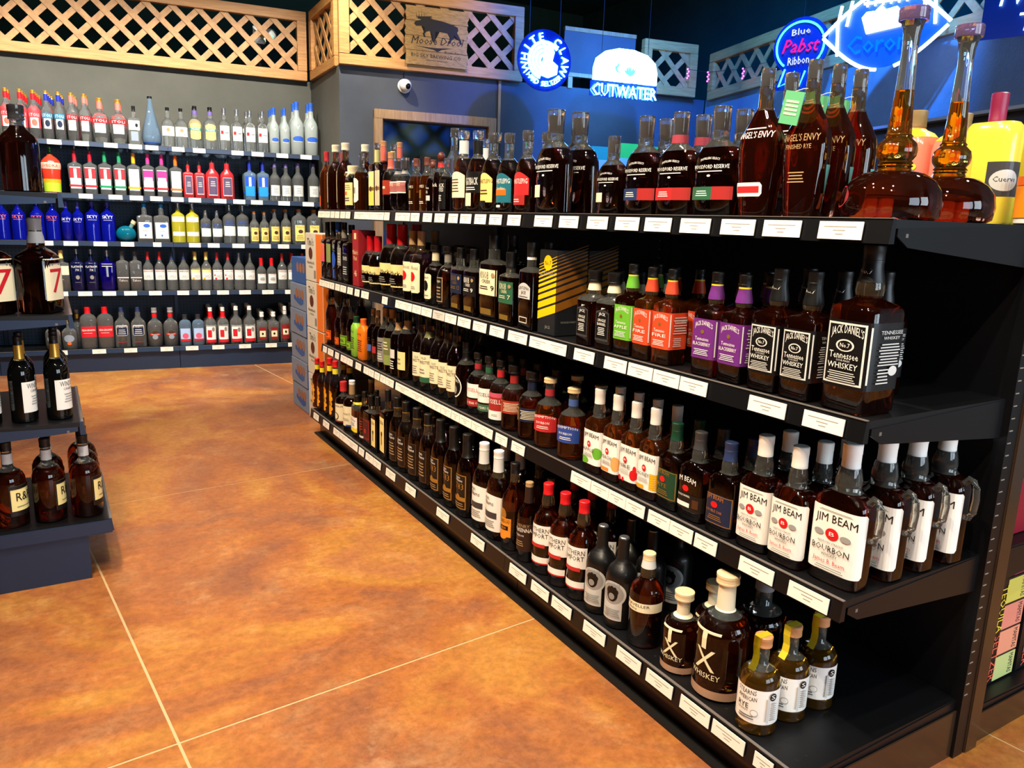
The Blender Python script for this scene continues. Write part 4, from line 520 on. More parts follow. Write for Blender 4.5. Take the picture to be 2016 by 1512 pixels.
('ggs',1.732,6.657,1.719,0.355,-6.4,1,'W1','frosted vodka bottle with blue cap, rightmost, second row top wall shelf'),
('ggl',1.818,6.563,1.719,0.416,-6.4,0,'W1','tall frosted vodka bottle with blue cap, leftmost, front row top wall shelf'),
('ggl',1.830,6.687,1.719,0.416,-6.4,1,'W1','tall frosted vodka bottle with blue cap, leftmost, second row top wall shelf'),
('ggl',1.931,6.550,1.719,0.416,-6.4,0,'W1','tall frosted vodka bottle with blue cap, rightmost, front row top wall shelf'),
('ggl',1.944,6.674,1.719,0.416,-6.4,1,'W1','tall frosted vodka bottle with blue cap, rightmost, second row top wall shelf'),
('svk',0.061,6.768,1.345,0.324,-6.4,0,'W2','red to lime painted vodka bottle, second wall shelf'),
('amR',0.214,6.733,1.345,0.309,-6.4,0,'W2','clear vodka bottle with red cap, leftmost, second wall shelf'),
('amR',0.313,6.721,1.345,0.309,-6.4,0,'W2','clear vodka bottle with red cap, rightmost, second wall shelf'),
('amG',0.410,6.711,1.345,0.314,-6.4,0,'W2','clear vodka bottle with green cap, leftmost, second wall shelf'),
('amG',0.506,6.700,1.345,0.314,-6.4,0,'W2','clear vodka bottle with green cap, rightmost, second wall shelf'),
('amY',0.603,6.689,1.345,0.314,-6.4,0,'W2','clear vodka bottle with golden cap, second wall shelf'),
('amP',0.701,6.679,1.345,0.317,-6.4,0,'W2','clear vodka bottle with pink cap, leftmost, second wall shelf'),
('amP',0.797,6.668,1.345,0.317,-6.4,0,'W2','clear vodka bottle with pink cap, rightmost, second wall shelf'),
('amO',0.894,6.657,1.345,0.313,-6.4,0,'W2','clear vodka bottle with orange cap, second wall shelf'),
('rps',0.980,6.633,1.345,0.276,-6.4,0,'W2','small red painted vodka bottle, leftmost, second wall shelf'),
('rps',1.061,6.624,1.345,0.276,-6.4,0,'W2','small red painted vodka bottle, rightmost, second wall shelf'),
('rpl',1.156,6.621,1.345,0.305,-6.4,0,'W2','large red painted vodka bottle, leftmost, second wall shelf'),
('rpl',1.265,6.609,1.345,0.305,-6.4,0,'W2','large red painted vodka bottle, rightmost, second wall shelf'),
('amB',1.437,6.595,1.345,0.306,-6.4,0,'W2','bright blue vodka bottle with navy cap, leftmost, front row second wall shelf'),
('amB',1.448,6.697,1.345,0.306,-6.4,1,'W2','bright blue vodka bottle with navy cap, leftmost, second row second wall shelf'),
('amB',1.538,6.583,1.345,0.306,-6.4,0,'W2','bright blue vodka bottle with navy cap, rightmost, front row second wall shelf'),
('amB',1.549,6.685,1.345,0.306,-6.4,1,'W2','bright blue vodka bottle with navy cap, rightmost, second row second wall shelf'),
('vbl',1.631,6.572,1.345,0.297,-6.4,0,'W2','clear vodka bottle with pale grey label, leftmost, front row second wall shelf'),
('vbl',1.642,6.672,1.345,0.297,-6.4,1,'W2','clear vodka bottle with pale grey label, leftmost, second row second wall shelf'),
('vbl',1.719,6.563,1.345,0.297,-6.4,0,'W2','clear vodka bottle with pale grey label, rightmost, front row second wall shelf'),
('vbl',1.730,6.663,1.345,0.297,-6.4,1,'W2','clear vodka bottle with pale grey label, rightmost, second row second wall shelf'),
('vbb',1.815,6.554,1.345,0.310,-6.4,0,'W2','broad clear vodka bottle with pale grey label, leftmost, front row second wall shelf'),
('vbb',1.827,6.658,1.345,0.310,-6.4,1,'W2','broad clear vodka bottle with pale grey label, second row second wall shelf'),
('vbb',1.938,6.540,1.345,0.310,-6.4,0,'W2','broad clear vodka bottle with pale grey label, rightmost, front row second wall shelf'),
('skO',-0.275,6.793,0.998,0.304,-6.4,0,'W3','cobalt vodka bottle with orange lettering, leftmost, third wall shelf'),
('skO',-0.174,6.781,0.998,0.304,-6.4,0,'W3','cobalt vodka bottle with orange lettering, second from left, third wall shelf'),
('skO',-0.056,6.769,0.998,0.304,-6.4,0,'W3','cobalt vodka bottle with orange lettering, third from left, third wall shelf'),
('skO',0.041,6.757,0.998,0.304,-6.4,0,'W3','cobalt vodka bottle with orange lettering, rightmost, third wall shelf'),
('skS',0.131,6.739,0.998,0.286,-6.4,0,'W3','small cobalt vodka bottle with white lettering, leftmost, third wall shelf'),
('skS',0.207,6.730,0.998,0.286,-6.4,0,'W3','small cobalt vodka bottle with white lettering, rightmost, third wall shelf'),
('skL',0.301,6.732,0.998,0.293,-6.4,0,'W3','large cobalt vodka bottle with white lettering, leftmost, front row third wall shelf'),
('skL',0.304,6.856,0.998,0.293,-6.4,1,'W3','large cobalt vodka bottle with white lettering, leftmost, second row third wall shelf'),
('skL',0.404,6.721,0.998,0.293,-6.4,0,'W3','large cobalt vodka bottle with white lettering, rightmost, front row third wall shelf'),
('skL',0.414,6.843,0.998,0.293,-6.4,1,'W3','large cobalt vodka bottle with white lettering, rightmost, second row third wall shelf'),
('vwb',0.653,6.670,0.998,0.290,-6.4,0,'W3','clear vodka bottle with bright blue cap, leftmost, third wall shelf'),
('vwb',0.771,6.657,0.998,0.290,-6.4,0,'W3','clear vodka bottle with bright blue cap, rightmost, third wall shelf'),
('abY',0.893,6.662,0.998,0.303,-6.4,0,'W3','yellow tinted vodka bottle with silver cap, leftmost, front row third wall shelf'),
('abY',0.996,6.650,0.998,0.303,-6.4,0,'W3','yellow tinted vodka bottle with silver cap, rightmost, front row third wall shelf'),
('abY',1.012,6.764,0.998,0.303,-6.4,1,'W3','yellow tinted vodka bottle with silver cap, second row third wall shelf'),
('abS',1.091,6.631,0.998,0.256,-6.4,0,'W3','small clear vodka bottle with blue lettering, leftmost, third wall shelf'),
('abS',1.175,6.622,0.998,0.256,-6.4,0,'W3','small clear vodka bottle with blue lettering, rightmost, third wall shelf'),
('abL',1.269,6.623,0.998,0.302,-6.4,0,'W3','large clear vodka bottle with blue lettering, leftmost, front row third wall shelf'),
('abL',1.279,6.743,0.998,0.302,-6.4,1,'W3','large clear vodka bottle with blue lettering, leftmost, second row third wall shelf'),
('abL',1.370,6.611,0.998,0.302,-6.4,0,'W3','large clear vodka bottle with blue lettering, rightmost, front row third wall shelf'),
('abL',1.383,6.731,0.998,0.302,-6.4,1,'W3','large clear vodka bottle with blue lettering, rightmost, second row third wall shelf'),
('tiS',1.458,6.586,0.998,0.259,-6.4,0,'W3','clear vodka bottle with tan label, leftmost, front row third wall shelf'),
('tiS',1.464,6.676,0.998,0.259,-6.4,1,'W3','clear vodka bottle with tan label, leftmost, second row third wall shelf'),
('tiS',1.536,6.578,0.998,0.259,-6.4,0,'W3','clear vodka bottle with tan label, rightmost, front row third wall shelf'),
('tiS',1.544,6.667,0.998,0.259,-6.4,1,'W3','clear vodka bottle with tan label, rightmost, second row third wall shelf'),
('tiM',1.618,6.572,0.998,0.283,-6.4,0,'W3','taller clear vodka bottle with tan label, leftmost, front row third wall shelf'),
('tiM',1.629,6.668,0.998,0.283,-6.4,1,'W3','taller clear vodka bottle with tan label, leftmost, second row third wall shelf'),
('tiM',1.707,6.562,0.998,0.283,-6.4,0,'W3','taller clear vodka bottle with tan label, rightmost, front row third wall shelf'),
('tiM',1.717,6.658,0.998,0.283,-6.4,1,'W3','taller clear vodka bottle with tan label, rightmost, second row third wall shelf'),
('tiL',1.812,6.550,0.998,0.288,-6.4,0,'W3','wide clear vodka bottle with tan label, leftmost, front row third wall shelf'),
('tiL',1.823,6.646,0.998,0.288,-6.4,1,'W3','wide clear vodka bottle with tan label, leftmost, second row third wall shelf'),
('tiL',1.934,6.536,0.998,0.288,-6.4,0,'W3','wide clear vodka bottle with tan label, rightmost, front row third wall shelf'),
('tiL',1.946,6.633,0.998,0.288,-6.4,1,'W3','wide clear vodka bottle with tan label, rightmost, second row third wall shelf'),
('ygc',0.071,6.738,0.624,0.305,-6.4,0,'W4','clear bottle with gold cap and cream band, fourth wall shelf'),
('nvp',0.173,6.739,0.624,0.314,-6.4,0,'W4','navy vodka bottle with white lettering, leftmost, fourth wall shelf'),
('nvp',0.268,6.729,0.624,0.314,-6.4,0,'W4','navy vodka bottle with white lettering, rightmost, fourth wall shelf'),
('nvm',0.377,6.726,0.624,0.308,-6.4,0,'W4','dark cobalt bottle with cocktail glass motif, fourth wall shelf'),
('cry',0.480,6.704,0.624,0.326,-6.4,0,'W4','square clear vodka bottle with round stopper, leftmost, fourth wall shelf'),
('cry',0.570,6.693,0.624,0.326,-6.4,0,'W4','square clear vodka bottle with round stopper, rightmost, fourth wall shelf'),
('smR',0.657,6.682,0.624,0.300,-6.4,0,'W4','clear vodka bottle, round label, red cap, leftmost, front row fourth wall shelf'),
('smR',0.740,6.673,0.624,0.300,-6.4,0,'W4','clear vodka bottle, round label, red cap, second from left, front row fourth wall shelf'),
('smN',0.827,6.663,0.624,0.299,-6.4,0,'W4','clear vodka bottle, round label, navy cap, leftmost, fourth wall shelf'),
('smN',0.913,6.653,0.624,0.299,-6.4,0,'W4','clear vodka bottle, round label, navy cap, rightmost, fourth wall shelf'),
('smY',0.998,6.644,0.624,0.301,-6.4,0,'W4','clear vodka bottle, lemon label, yellow cap, leftmost, front row fourth wall shelf'),
('smY',1.007,6.746,0.624,0.301,-6.4,1,'W4','clear vodka bottle, lemon label, yellow cap, leftmost, second row fourth wall shelf'),
('smY',1.079,6.634,0.624,0.301,-6.4,0,'W4','clear vodka bottle, lemon label, yellow cap, rightmost, front row fourth wall shelf'),
('smY',1.098,6.735,0.624,0.301,-6.4,1,'W4','clear vodka bottle, lemon label, yellow cap, rightmost, second row fourth wall shelf'),
('smK',1.161,6.625,0.624,0.300,-6.4,0,'W4','clear vodka bottle, berry label, red cap, leftmost, fourth wall shelf'),
('smK',1.244,6.615,0.624,0.300,-6.4,0,'W4','clear vodka bottle, berry label, red cap, rightmost, fourth wall shelf'),
('smG',1.327,6.607,0.624,0.299,-6.4,0,'W4','clear vodka bottle, pale label, silver cap, leftmost, fourth wall shelf'),
('smG',1.412,6.597,0.624,0.299,-6.4,0,'W4','clear vodka bottle, pale label, silver cap, rightmost, fourth wall shelf'),
('sml',1.500,6.587,0.624,0.259,-6.4,0,'W4','short clear vodka bottle with red cap, leftmost, fourth wall shelf'),
('sml',1.582,6.578,0.624,0.259,-6.4,0,'W4','short clear vodka bottle with red cap, rightmost, fourth wall shelf'),
('smR',1.666,6.568,0.624,0.300,-6.4,0,'W4','clear vodka bottle, round label, red cap, third from left, front row fourth wall shelf'),
('smR',1.747,6.560,0.624,0.300,-6.4,0,'W4','clear vodka bottle, round label, red cap, fourth from left, front row fourth wall shelf'),
('smR',1.758,6.661,0.624,0.300,-6.4,1,'W4','clear vodka bottle, round label, red cap, second row fourth wall shelf'),
('smR',1.831,6.550,0.624,0.300,-6.4,0,'W4','clear vodka bottle, round label, red cap, rightmost, front row fourth wall shelf'),
('cgd',-0.026,6.750,0.178,0.238,-6.4,0,'W5','faceted clear bottle with gold cap, leftmost, lowest wall shelf'),
('cgd',0.083,6.738,0.178,0.238,-6.4,0,'W5','faceted clear bottle with gold cap, rightmost, lowest wall shelf'),
('tgd',0.144,6.836,0.178,0.294,-6.4,0,'W5','tall clear bottle with grey cap, gold neck, lowest wall shelf'),
('lrd',0.215,6.732,0.178,0.322,-6.4,0,'W5','clear plastic vodka bottle with red label, leftmost, lowest wall shelf'),
('lrd',0.331,6.719,0.178,0.322,-6.4,0,'W5','clear plastic vodka bottle with red label, rightmost, lowest wall shelf'),
('lnv',0.445,6.707,0.178,0.315,-6.4,0,'W5','clear vodka bottle with navy shield label, leftmost, lowest wall shelf'),
('lnv',0.560,6.694,0.178,0.315,-6.4,0,'W5','clear vodka bottle with navy shield label, rightmost, lowest wall shelf'),
('lgr',0.678,6.686,0.178,0.307,-6.4,0,'W5','clear vodka bottle with red neck and grey cap, leftmost, lowest wall shelf'),
('lgr',0.793,6.673,0.178,0.307,-6.4,0,'W5','clear vodka bottle with red neck and grey cap, rightmost, lowest wall shelf'),
('lpn',0.897,6.645,0.178,0.250,-6.4,0,'W5','small pale blue labelled vodka bottle, leftmost, lowest wall shelf'),
('lpn',0.994,6.634,0.178,0.250,-6.4,0,'W5','small pale blue labelled vodka bottle, rightmost, lowest wall shelf'),
('lrn',1.089,6.630,0.178,0.302,-6.4,0,'W5','white capped vodka bottle with red neck, leftmost, front row lowest wall shelf'),
('lrn',1.095,6.724,0.178,0.302,-6.4,1,'W5','white capped vodka bottle with red neck, leftmost, second row lowest wall shelf'),
('lrn',1.106,6.818,0.178,0.302,-6.4,2,'W5','white capped vodka bottle with red neck, leftmost, third row lowest wall shelf'),
('lrn',1.116,6.911,0.178,0.302,-6.4,3,'W5','white capped vodka bottle with red neck, leftmost, fourth row lowest wall shelf'),
('lrn',1.184,6.619,0.178,0.302,-6.4,0,'W5','white capped vodka bottle with red neck, rightmost, front row lowest wall shelf'),
('lrn',1.192,6.713,0.178,0.302,-6.4,1,'W5','white capped vodka bottle with red neck, rightmost, second row lowest wall shelf'),
('lrn',1.206,6.805,0.178,0.302,-6.4,2,'W5','white capped vodka bottle with red neck, rightmost, third row lowest wall shelf'),
('lrn',1.217,6.899,0.178,0.302,-6.4,3,'W5','white capped vodka bottle with red neck, rightmost, fourth row lowest wall shelf'),
('lwn',1.288,6.616,0.178,0.310,-6.4,0,'W5','white capped vodka bottle, wide red striped label, leftmost, front row lowest wall shelf'),
('lwn',1.301,6.726,0.178,0.310,-6.4,1,'W5','white capped vodka bottle, wide red striped label, leftmost, second row lowest wall shelf'),
('lwn',1.310,6.838,0.178,0.310,-6.4,2,'W5','white capped vodka bottle, wide red striped label, leftmost, third row lowest wall shelf'),
('lwn',1.393,6.604,0.178,0.310,-6.4,0,'W5','white capped vodka bottle, wide red striped label, rightmost, front row lowest wall shelf'),
('lwn',1.405,6.715,0.178,0.310,-6.4,1,'W5','white capped vodka bottle, wide red striped label, rightmost, second row lowest wall shelf'),
('lwn',1.415,6.826,0.178,0.310,-6.4,2,'W5','white capped vodka bottle, wide red striped label, rightmost, third row lowest wall shelf'),
('lsq',1.488,6.581,0.178,0.257,-6.4,0,'W5','squat clear bottle, small cream label on red, leftmost, front row lowest wall shelf'),
('lsq',1.501,6.668,0.178,0.257,-6.4,1,'W5','squat clear bottle, small cream label on red, leftmost, second row lowest wall shelf'),
('lsq',1.509,6.755,0.178,0.257,-6.4,2,'W5','squat clear bottle, small cream label on red, leftmost, third row lowest wall shelf'),
('lsq',1.517,6.842,0.178,0.257,-6.4,3,'W5','squat clear bottle, small cream label on red, leftmost, fourth row lowest wall shelf'),
('lsq',1.581,6.571,0.178,0.257,-6.4,0,'W5','squat clear bottle, small cream label on red, rightmost, front row lowest wall shelf'),
('lsq',1.590,6.658,0.178,0.257,-6.4,1,'W5','squat clear bottle, small cream label on red, rightmost, second row lowest wall shelf'),
('lsq',1.600,6.745,0.178,0.257,-6.4,2,'W5','squat clear bottle, small cream label on red, rightmost, third row lowest wall shelf'),
('lsq',1.608,6.832,0.178,0.257,-6.4,3,'W5','squat clear bottle, small cream label on red, rightmost, fourth row lowest wall shelf'),
('ltl',1.675,6.564,0.178,0.303,-6.4,0,'W5','tall clear bottle, small cream label on red, leftmost, front row lowest wall shelf'),
('ltl',1.686,6.657,0.178,0.303,-6.4,1,'W5','tall clear bottle, small cream label on red, leftmost, second row lowest wall shelf'),
('ltl',1.696,6.750,0.178,0.303,-6.4,2,'W5','tall clear bottle, small cream label on red, leftmost, third row lowest wall shelf'),
('ltl',1.706,6.844,0.178,0.303,-6.4,3,'W5','tall clear bottle, small cream label on red, leftmost, fourth row lowest wall shelf'),
('ltl',1.717,6.937,0.178,0.303,-6.4,4,'W5','tall clear bottle, small cream label on red, fifth row lowest wall shelf'),
('ltl',1.758,6.554,0.178,0.303,-6.4,0,'W5','tall clear bottle, small cream label on red, rightmost, front row lowest wall shelf'),
('ltl',1.770,6.647,0.178,0.303,-6.4,1,'W5','tall clear bottle, small cream label on red, rightmost, second row lowest wall shelf'),
('ltl',1.781,6.741,0.178,0.303,-6.4,2,'W5','tall clear bottle, small cream label on red, rightmost, third row lowest wall shelf'),
('ltl',1.789,6.834,0.178,0.303,-6.4,3,'W5','tall clear bottle, small cream label on red, rightmost, fourth row lowest wall shelf'),
('ste',1.288,1.030,0.152,0.222,-90,0,'T4','rye bottle with white label and yellow seal strip, nearest the shelf corner, bottom deck'),
('ste',1.385,1.030,0.152,0.222,-90,1,'T4','rye bottle with white label and yellow seal strip, next behind, bottom deck'),
('ste',1.482,1.030,0.152,0.222,-90,2,'T4','rye bottle with white label and yellow seal strip, third along the end, bottom deck'),
('jbh2',1.375,0.933,0.527,0.302,-90,0,'T3','large handled bourbon bottle with white label, nearest the shelf corner, third shelf'),
('jbh2',1.485,0.927,0.527,0.302,-90,1,'T3','large handled bourbon bottle with white label, next behind, third shelf'),
('jbh2',1.590,0.925,0.527,0.302,-90,2,'T3','large handled bourbon bottle with white label, third along the end, third shelf'),
('jbh2',1.695,0.920,0.527,0.302,-90,3,'T3','large handled bourbon bottle with white label, farthest along the end, third shelf'),
('stl',1.420,0.952,1.273,0.385,-90,0,'T1','pot still shaped whiskey decanter with long neck, on left at shelf corner, top shelf'),
('stl',1.620,0.961,1.273,0.385,-90,1,'T1','pot still shaped whiskey decanter with long neck, on right at shelf end, top shelf'),
('jd',1.560,1.030,0.898,0.268,-90,2,'T2','square whiskey bottle with black and white label, third row second shelf'),
('rdl',1.600,1.180,1.273,0.235,-90,3,'T1','glossy red bottle behind the winged rye bottles, fourth row top shelf'),
('txp',1.470,1.190,0.152,0.255,-90,2,'T4','unlabelled wide bottle with grey cap, third row bottom deck'),
('mgp',2.120,1.372,1.273,0.310,-90,0,'TB','pink margarita bottle with yellow neck band, leftmost, top shelf'),
('mgp',2.120,1.244,1.273,0.290,-90,0,'TB','pink margarita bottle with yellow neck band, rightmost, top shelf'),
('mgy',2.050,1.115,1.273,0.320,-90,0,'TB','yellow margarita bottle with dark pink cap, leftmost, top shelf'),
('mgy',2.170,1.075,1.273,0.320,-90,0,'TB','yellow margarita bottle with dark pink cap, rightmost, top shelf'),
('lgT',-0.055,2.930,1.290,0.260,90,0,'L1','huge dark handled whiskey bottle seen side on, rightmost, left rack top'),
('lgT',-0.190,2.930,1.290,0.260,90,0,'L1','huge dark handled whiskey bottle seen side on, leftmost, left rack top'),
('sg7',-0.035,2.930,0.910,0.300,62,0,'L2','big dark whiskey bottle with red seven label, rightmost, front row left rack'),
('sg7',-0.168,2.920,0.910,0.300,42,0,'L2','big dark whiskey bottle with red seven label, leftmost, front row left rack'),
('sg7',-0.035,3.060,0.910,0.300,80,1,'L2','big dark whiskey bottle with red seven label, second row left rack'),
('win',-0.012,2.920,0.555,0.280,60,0,'L3','dark bottle, gold neck and white label, rightmost, front row left rack'),
('win',-0.112,2.920,0.555,0.280,72,0,'L3','dark bottle, gold neck and white label, second from left, front row left rack'),
('win',-0.212,2.920,0.555,0.280,60,0,'L3','dark bottle, gold neck and white label, leftmost, front row left rack'),
('win',-0.012,3.020,0.555,0.280,80,1,'L3','dark bottle, gold neck and white label, rightmost, second row left rack'),
('win',-0.112,3.020,0.555,0.280,80,1,'L3','dark bottle, gold neck and white label, leftmost, second row left rack'),
('win',-0.012,3.120,0.555,0.280,80,2,'L3','dark bottle, gold neck and white label, third row left rack'),
('rnr',0.045,2.920,0.205,0.285,80,0,'L4','brown whiskey bottle, cream label framed black, rightmost, front row left rack deck'),
('rnr',-0.065,2.920,0.205,0.285,80,0,'L4','brown whiskey bottle, cream label framed black, second from left, front row left rack deck'),
('rnr',-0.175,2.920,0.205,0.285,55,0,'L4','brown whiskey bottle, cream label framed black, leftmost, front row left rack deck'),
('rnr',0.045,3.040,0.205,0.285,80,1,'L4','brown whiskey bottle, cream label framed black, rightmost, second row left rack deck'),
('rnr',-0.065,3.040,0.205,0.285,80,1,'L4','brown whiskey bottle, cream label framed black, leftmost, second row left rack deck'),
('rnr',0.045,3.160,0.205,0.285,80,2,'L4','brown whiskey bottle, cream label framed black, third row left rack deck'),
]
TAGS={'T1':[(4.293,4.172),(4.166,4.085),(4.073,4.011),(4.0,3.93),(3.914,3.84),(3.83,3.764),(3.7,3.55),(3.546,3.422),(3.418,3.314),(3.306,3.247),(3.185,3.11),(3.107,3.021),(3.01,2.926),(2.888,2.806),(2.778,2.691),(2.657,2.581),(2.559,2.475),(2.447,2.366),(2.34,2.258),(2.218,2.138),(2.053,1.955),(1.916,1.822),(1.777,1.686),(1.651,1.556),(1.532,1.436),(1.403,1.306),(1.272,1.175),(1.151,1.056),(1.013,0.917)],'T2':[(4.299,4.203),(4.197,4.118),(4.111,4.035),(4.016,3.943),(3.931,3.842),(3.82,3.741),(3.708,3.643),(3.612,3.515),(3.337,3.273),(3.186,3.094),(3.09,2.998),(2.99,2.903),(2.896,2.799),(2.785,2.687),(2.781,2.683),(2.675,2.58),(2.565,2.465),(2.442,2.345),(2.318,2.22),(2.191,2.074),(2.064,1.956),(1.949,1.852),(1.81,1.714),(1.665,1.57),(1.562,1.465),(1.461,1.367),(1.363,1.273),(1.145,1.045),(1.0,0.905)],'T3':[(4.255,4.188),(4.166,4.073),(4.038,3.976),(3.943,3.845),(3.838,3.756),(3.708,3.63),(3.59,3.522),(3.516,3.45),(3.44,3.376),(3.366,3.299),(3.294,3.201),(3.186,3.013),(3.008,2.865),(2.861,2.785),(2.781,2.705),(2.701,2.612),(2.607,2.539),(2.535,2.442),(2.438,2.365),(2.362,2.281),(2.258,2.179),(2.147,2.065),(1.795,1.697),(1.694,1.613),(1.611,1.537),(1.535,1.459),(1.443,1.361),(1.359,1.279),(1.271,1.199),(1.127,1.03),(0.989,0.89)],'T4':[(4.225,4.13),(4.046,3.942),(3.864,3.766),(3.759,3.659),(3.659,3.49),(3.47,3.4),(3.375,3.278),(3.272,3.18),(3.113,3.012),(3.109,3.008),(2.889,2.787),(2.579,2.474),(2.29,2.193),(2.016,1.914),(1.88,1.783),(1.763,1.663),(1.6,1.501),(1.448,1.351),(1.327,1.231),(1.202,1.106),(1.096,1.0),(0.972,0.922)],'W1':[(0.05,0.141),(0.223,0.314),(0.411,0.501),(0.575,0.664),(0.687,0.775),(0.869,0.956),(1.016,1.105),(1.295,1.384),(1.445,1.536),(1.634,1.724),(1.821,1.91)],'W2':[(0.006,0.1),(0.221,0.312),(0.416,0.508),(0.557,0.647),(0.697,0.783),(0.842,0.93),(0.966,1.056),(1.151,1.24),(1.292,1.382),(1.426,1.515),(1.636,1.727),(1.829,1.919)],'W3':[(-0.046,0.032),(0.097,0.191),(0.292,0.384),(0.475,0.565),(0.696,0.754),(0.951,1.036),(1.088,1.175),(1.271,1.363),(1.478,1.566),(1.623,1.711),(1.809,1.885)],'W4':[(0.036,0.098),(0.163,0.256),(0.327,0.417),(0.472,0.561),(0.645,0.735),(0.846,0.932),(1.001,1.088),(1.14,1.229),(1.308,1.397),(1.486,1.577),(1.668,1.758)],'W5':[(-0.021,0.06),(0.225,0.318),(0.443,0.534),(0.701,0.792),(0.885,0.978),(1.083,1.175),(1.289,1.381),(1.497,1.588),(1.68,1.75)]}
VAR={'wds2': 'wds', 'mmb': 'mm', 'blos': 'blo', 'blgs': 'blg', 'fbs': 'fb', 'ezb': 'eza', 'scb': 'soc', 'rps2': 'rps', 'ktl': 'ket', 'vbb': 'vbl', 'tiM': 'tiS'}
WF={'bas': 0.97, 'brl': 0.985, 'bwb': 0.956, 'bwt': 0.927, 'wpk': 0.956, 'wpw': 0.956, 'wdn': 0.941, 'wds2': 0.97, 'wdr': 0.941, 'wdg': 0.97, 'aer': 0.941, 'stl': 0.941, 'frc': 0.985, 'jda': 0.956, 'jdf': 0.927, 'blg': 0.97, 'blgs': 0.97, 'dkb': 0.927, 'dkr': 0.873, 'sil': 0.9, 'wps': 0.985, 'yel': 0.985, 'osg': 0.985, 'ost': 0.9, 'mic': 0.97, 'ru3': 0.956, 'wt1': 0.956, 'jba': 0.941, 'jbp': 0.886, 'jbf': 0.886, 'jbh': 0.886, 'jbr': 0.941, 'jbw': 0.941, 'jbh2': 0.97, 'mou': 0.941, 'scb': 0.97, 'stR': 0.86, 'stB': 0.797, 'stS': 0.809, 'stL': 0.86, 'vsl': 0.97, 'drp': 0.985, 'vpl': 0.941, 'vhx': 0.873, 'ket': 0.86, 'ktl': 0.873, 'ggs': 0.941, 'ggl': 0.97, 'amR': 0.941, 'amG': 0.9, 'amY': 0.927, 'amP': 0.886, 'amO': 0.9, 'rps': 0.834, 'rpl': 0.913, 'amB': 0.941, 'vbl': 0.97, 'skO': 0.927, 'skS': 0.873, 'skL': 0.9, 'abS': 0.941, 'abY': 0.985, 'abL': 0.913, 'tiS': 0.97, 'tiL': 0.985, 'tiM': 0.985, 'nvp': 0.873, 'ygc': 0.956, 'nvm': 0.886, 'cry': 0.847, 'smR': 0.873, 'smN': 0.913, 'smY': 0.873, 'smK': 0.886, 'smG': 0.927, 'sml': 0.913, 'lrd': 0.886, 'lnv': 0.834, 'lgr': 0.873, 'lpn': 0.913, 'lrn': 0.886, 'lwn': 0.797, 'lsq': 0.78, 'ltl': 0.9, 'myl': 0.97, 'oli': 0.956, 'ru1': 0.97, 'ru2': 0.97}
NEAR={'jbk', 'aen', 'txl', 'aer', 'jbh2', 'jdf', 'jdp', 'ste', 'jbr', 'jbn', 'wdg', 'jd', 'tx', 'jd2', 'wdn', 'tra', 'scb', 'wdr', 'jbw', 'jds', 'mou', 'jda'}
SHELFNAME={'T1': 'top shelf', 'T2': 'second shelf', 'T3': 'third shelf', 'T4': 'bottom deck', 'TB': 'top shelf back side', 'W1': 'top wall shelf', 'W2': 'second wall shelf', 'W3': 'third wall shelf', 'W4': 'fourth wall shelf', 'W5': 'lowest wall shelf', 'L1': 'left rack', 'L2': 'left rack', 'L3': 'left rack', 'L4': 'left rack'}
# ---------------- materials ----------------
def lin(h):
    v = [int(h[i:i+2], 16)/255 for i in (0, 2, 4)]
    return tuple(c/12.92 if c <= .04045 else ((c+.055)/1.055)**2.4 for c in v)+(1,)
MATS = {}
def pm(name, col, rough=.5, metal=0, trans=0, ior=1.45, coat=0, emit=0, ecol=None, spec=None):
    if name in MATS: return MATS[name]
    m = bpy.data.materials.new(name); m.use_nodes = True
    b = m.node_tree.nodes['Principled BSDF']; I = b.inputs
    I['Base Color'].default_value = lin(col) if isinstance(col, str) else col
    I['Roughness'].default_value = rough; I['Metallic'].default_value = metal
    I['Transmission Weight'].default_value = trans; I['IOR'].default_value = ior
    I['Coat Weight'].default_value = coat
    if spec is not None: I['Specular IOR Level'].default_value = spec
    if emit:
        I['Emission Color'].default_value = lin(ecol or col) if isinstance(ecol or col, str) else ecol
        I['Emission Strength'].default_value = emit
    MATS[name] = m
    return m
def noise_col(m, c1, c2, scale, detail=4, rough=.6, coords='Object', pos=(.35, .65), vec=None):
    nt = m.node_tree; N = nt.nodes; L = nt.links
    tc = N.new('ShaderNodeTexCoord'); n = N.new('ShaderNodeTexNoise'); n.inputs['Scale'].default_value = scale
    n.inputs['Detail'].default_value = detail; n.inputs['Roughness'].default_value = rough
    r = N.new('ShaderNodeValToRGB'); r.color_ramp.elements[0].position = pos[0]; r.color_ramp.elements[1].position = pos[1]
    r.color_ramp.elements[0].color = lin(c1); r.color_ramp.elements[1].color = lin(c2)
    if vec:
        mp = N.new('ShaderNodeMapping'); mp.inputs['Scale'].default_value = vec
        L.new(tc.outputs[coords], mp.inputs['Vector']); L.new(mp.outputs[0], n.inputs['Vector'])
    else: L.new(tc.outputs[coords], n.inputs['Vector'])
    L.new(n.outputs['Fac'], r.inputs[0])
    return r, n
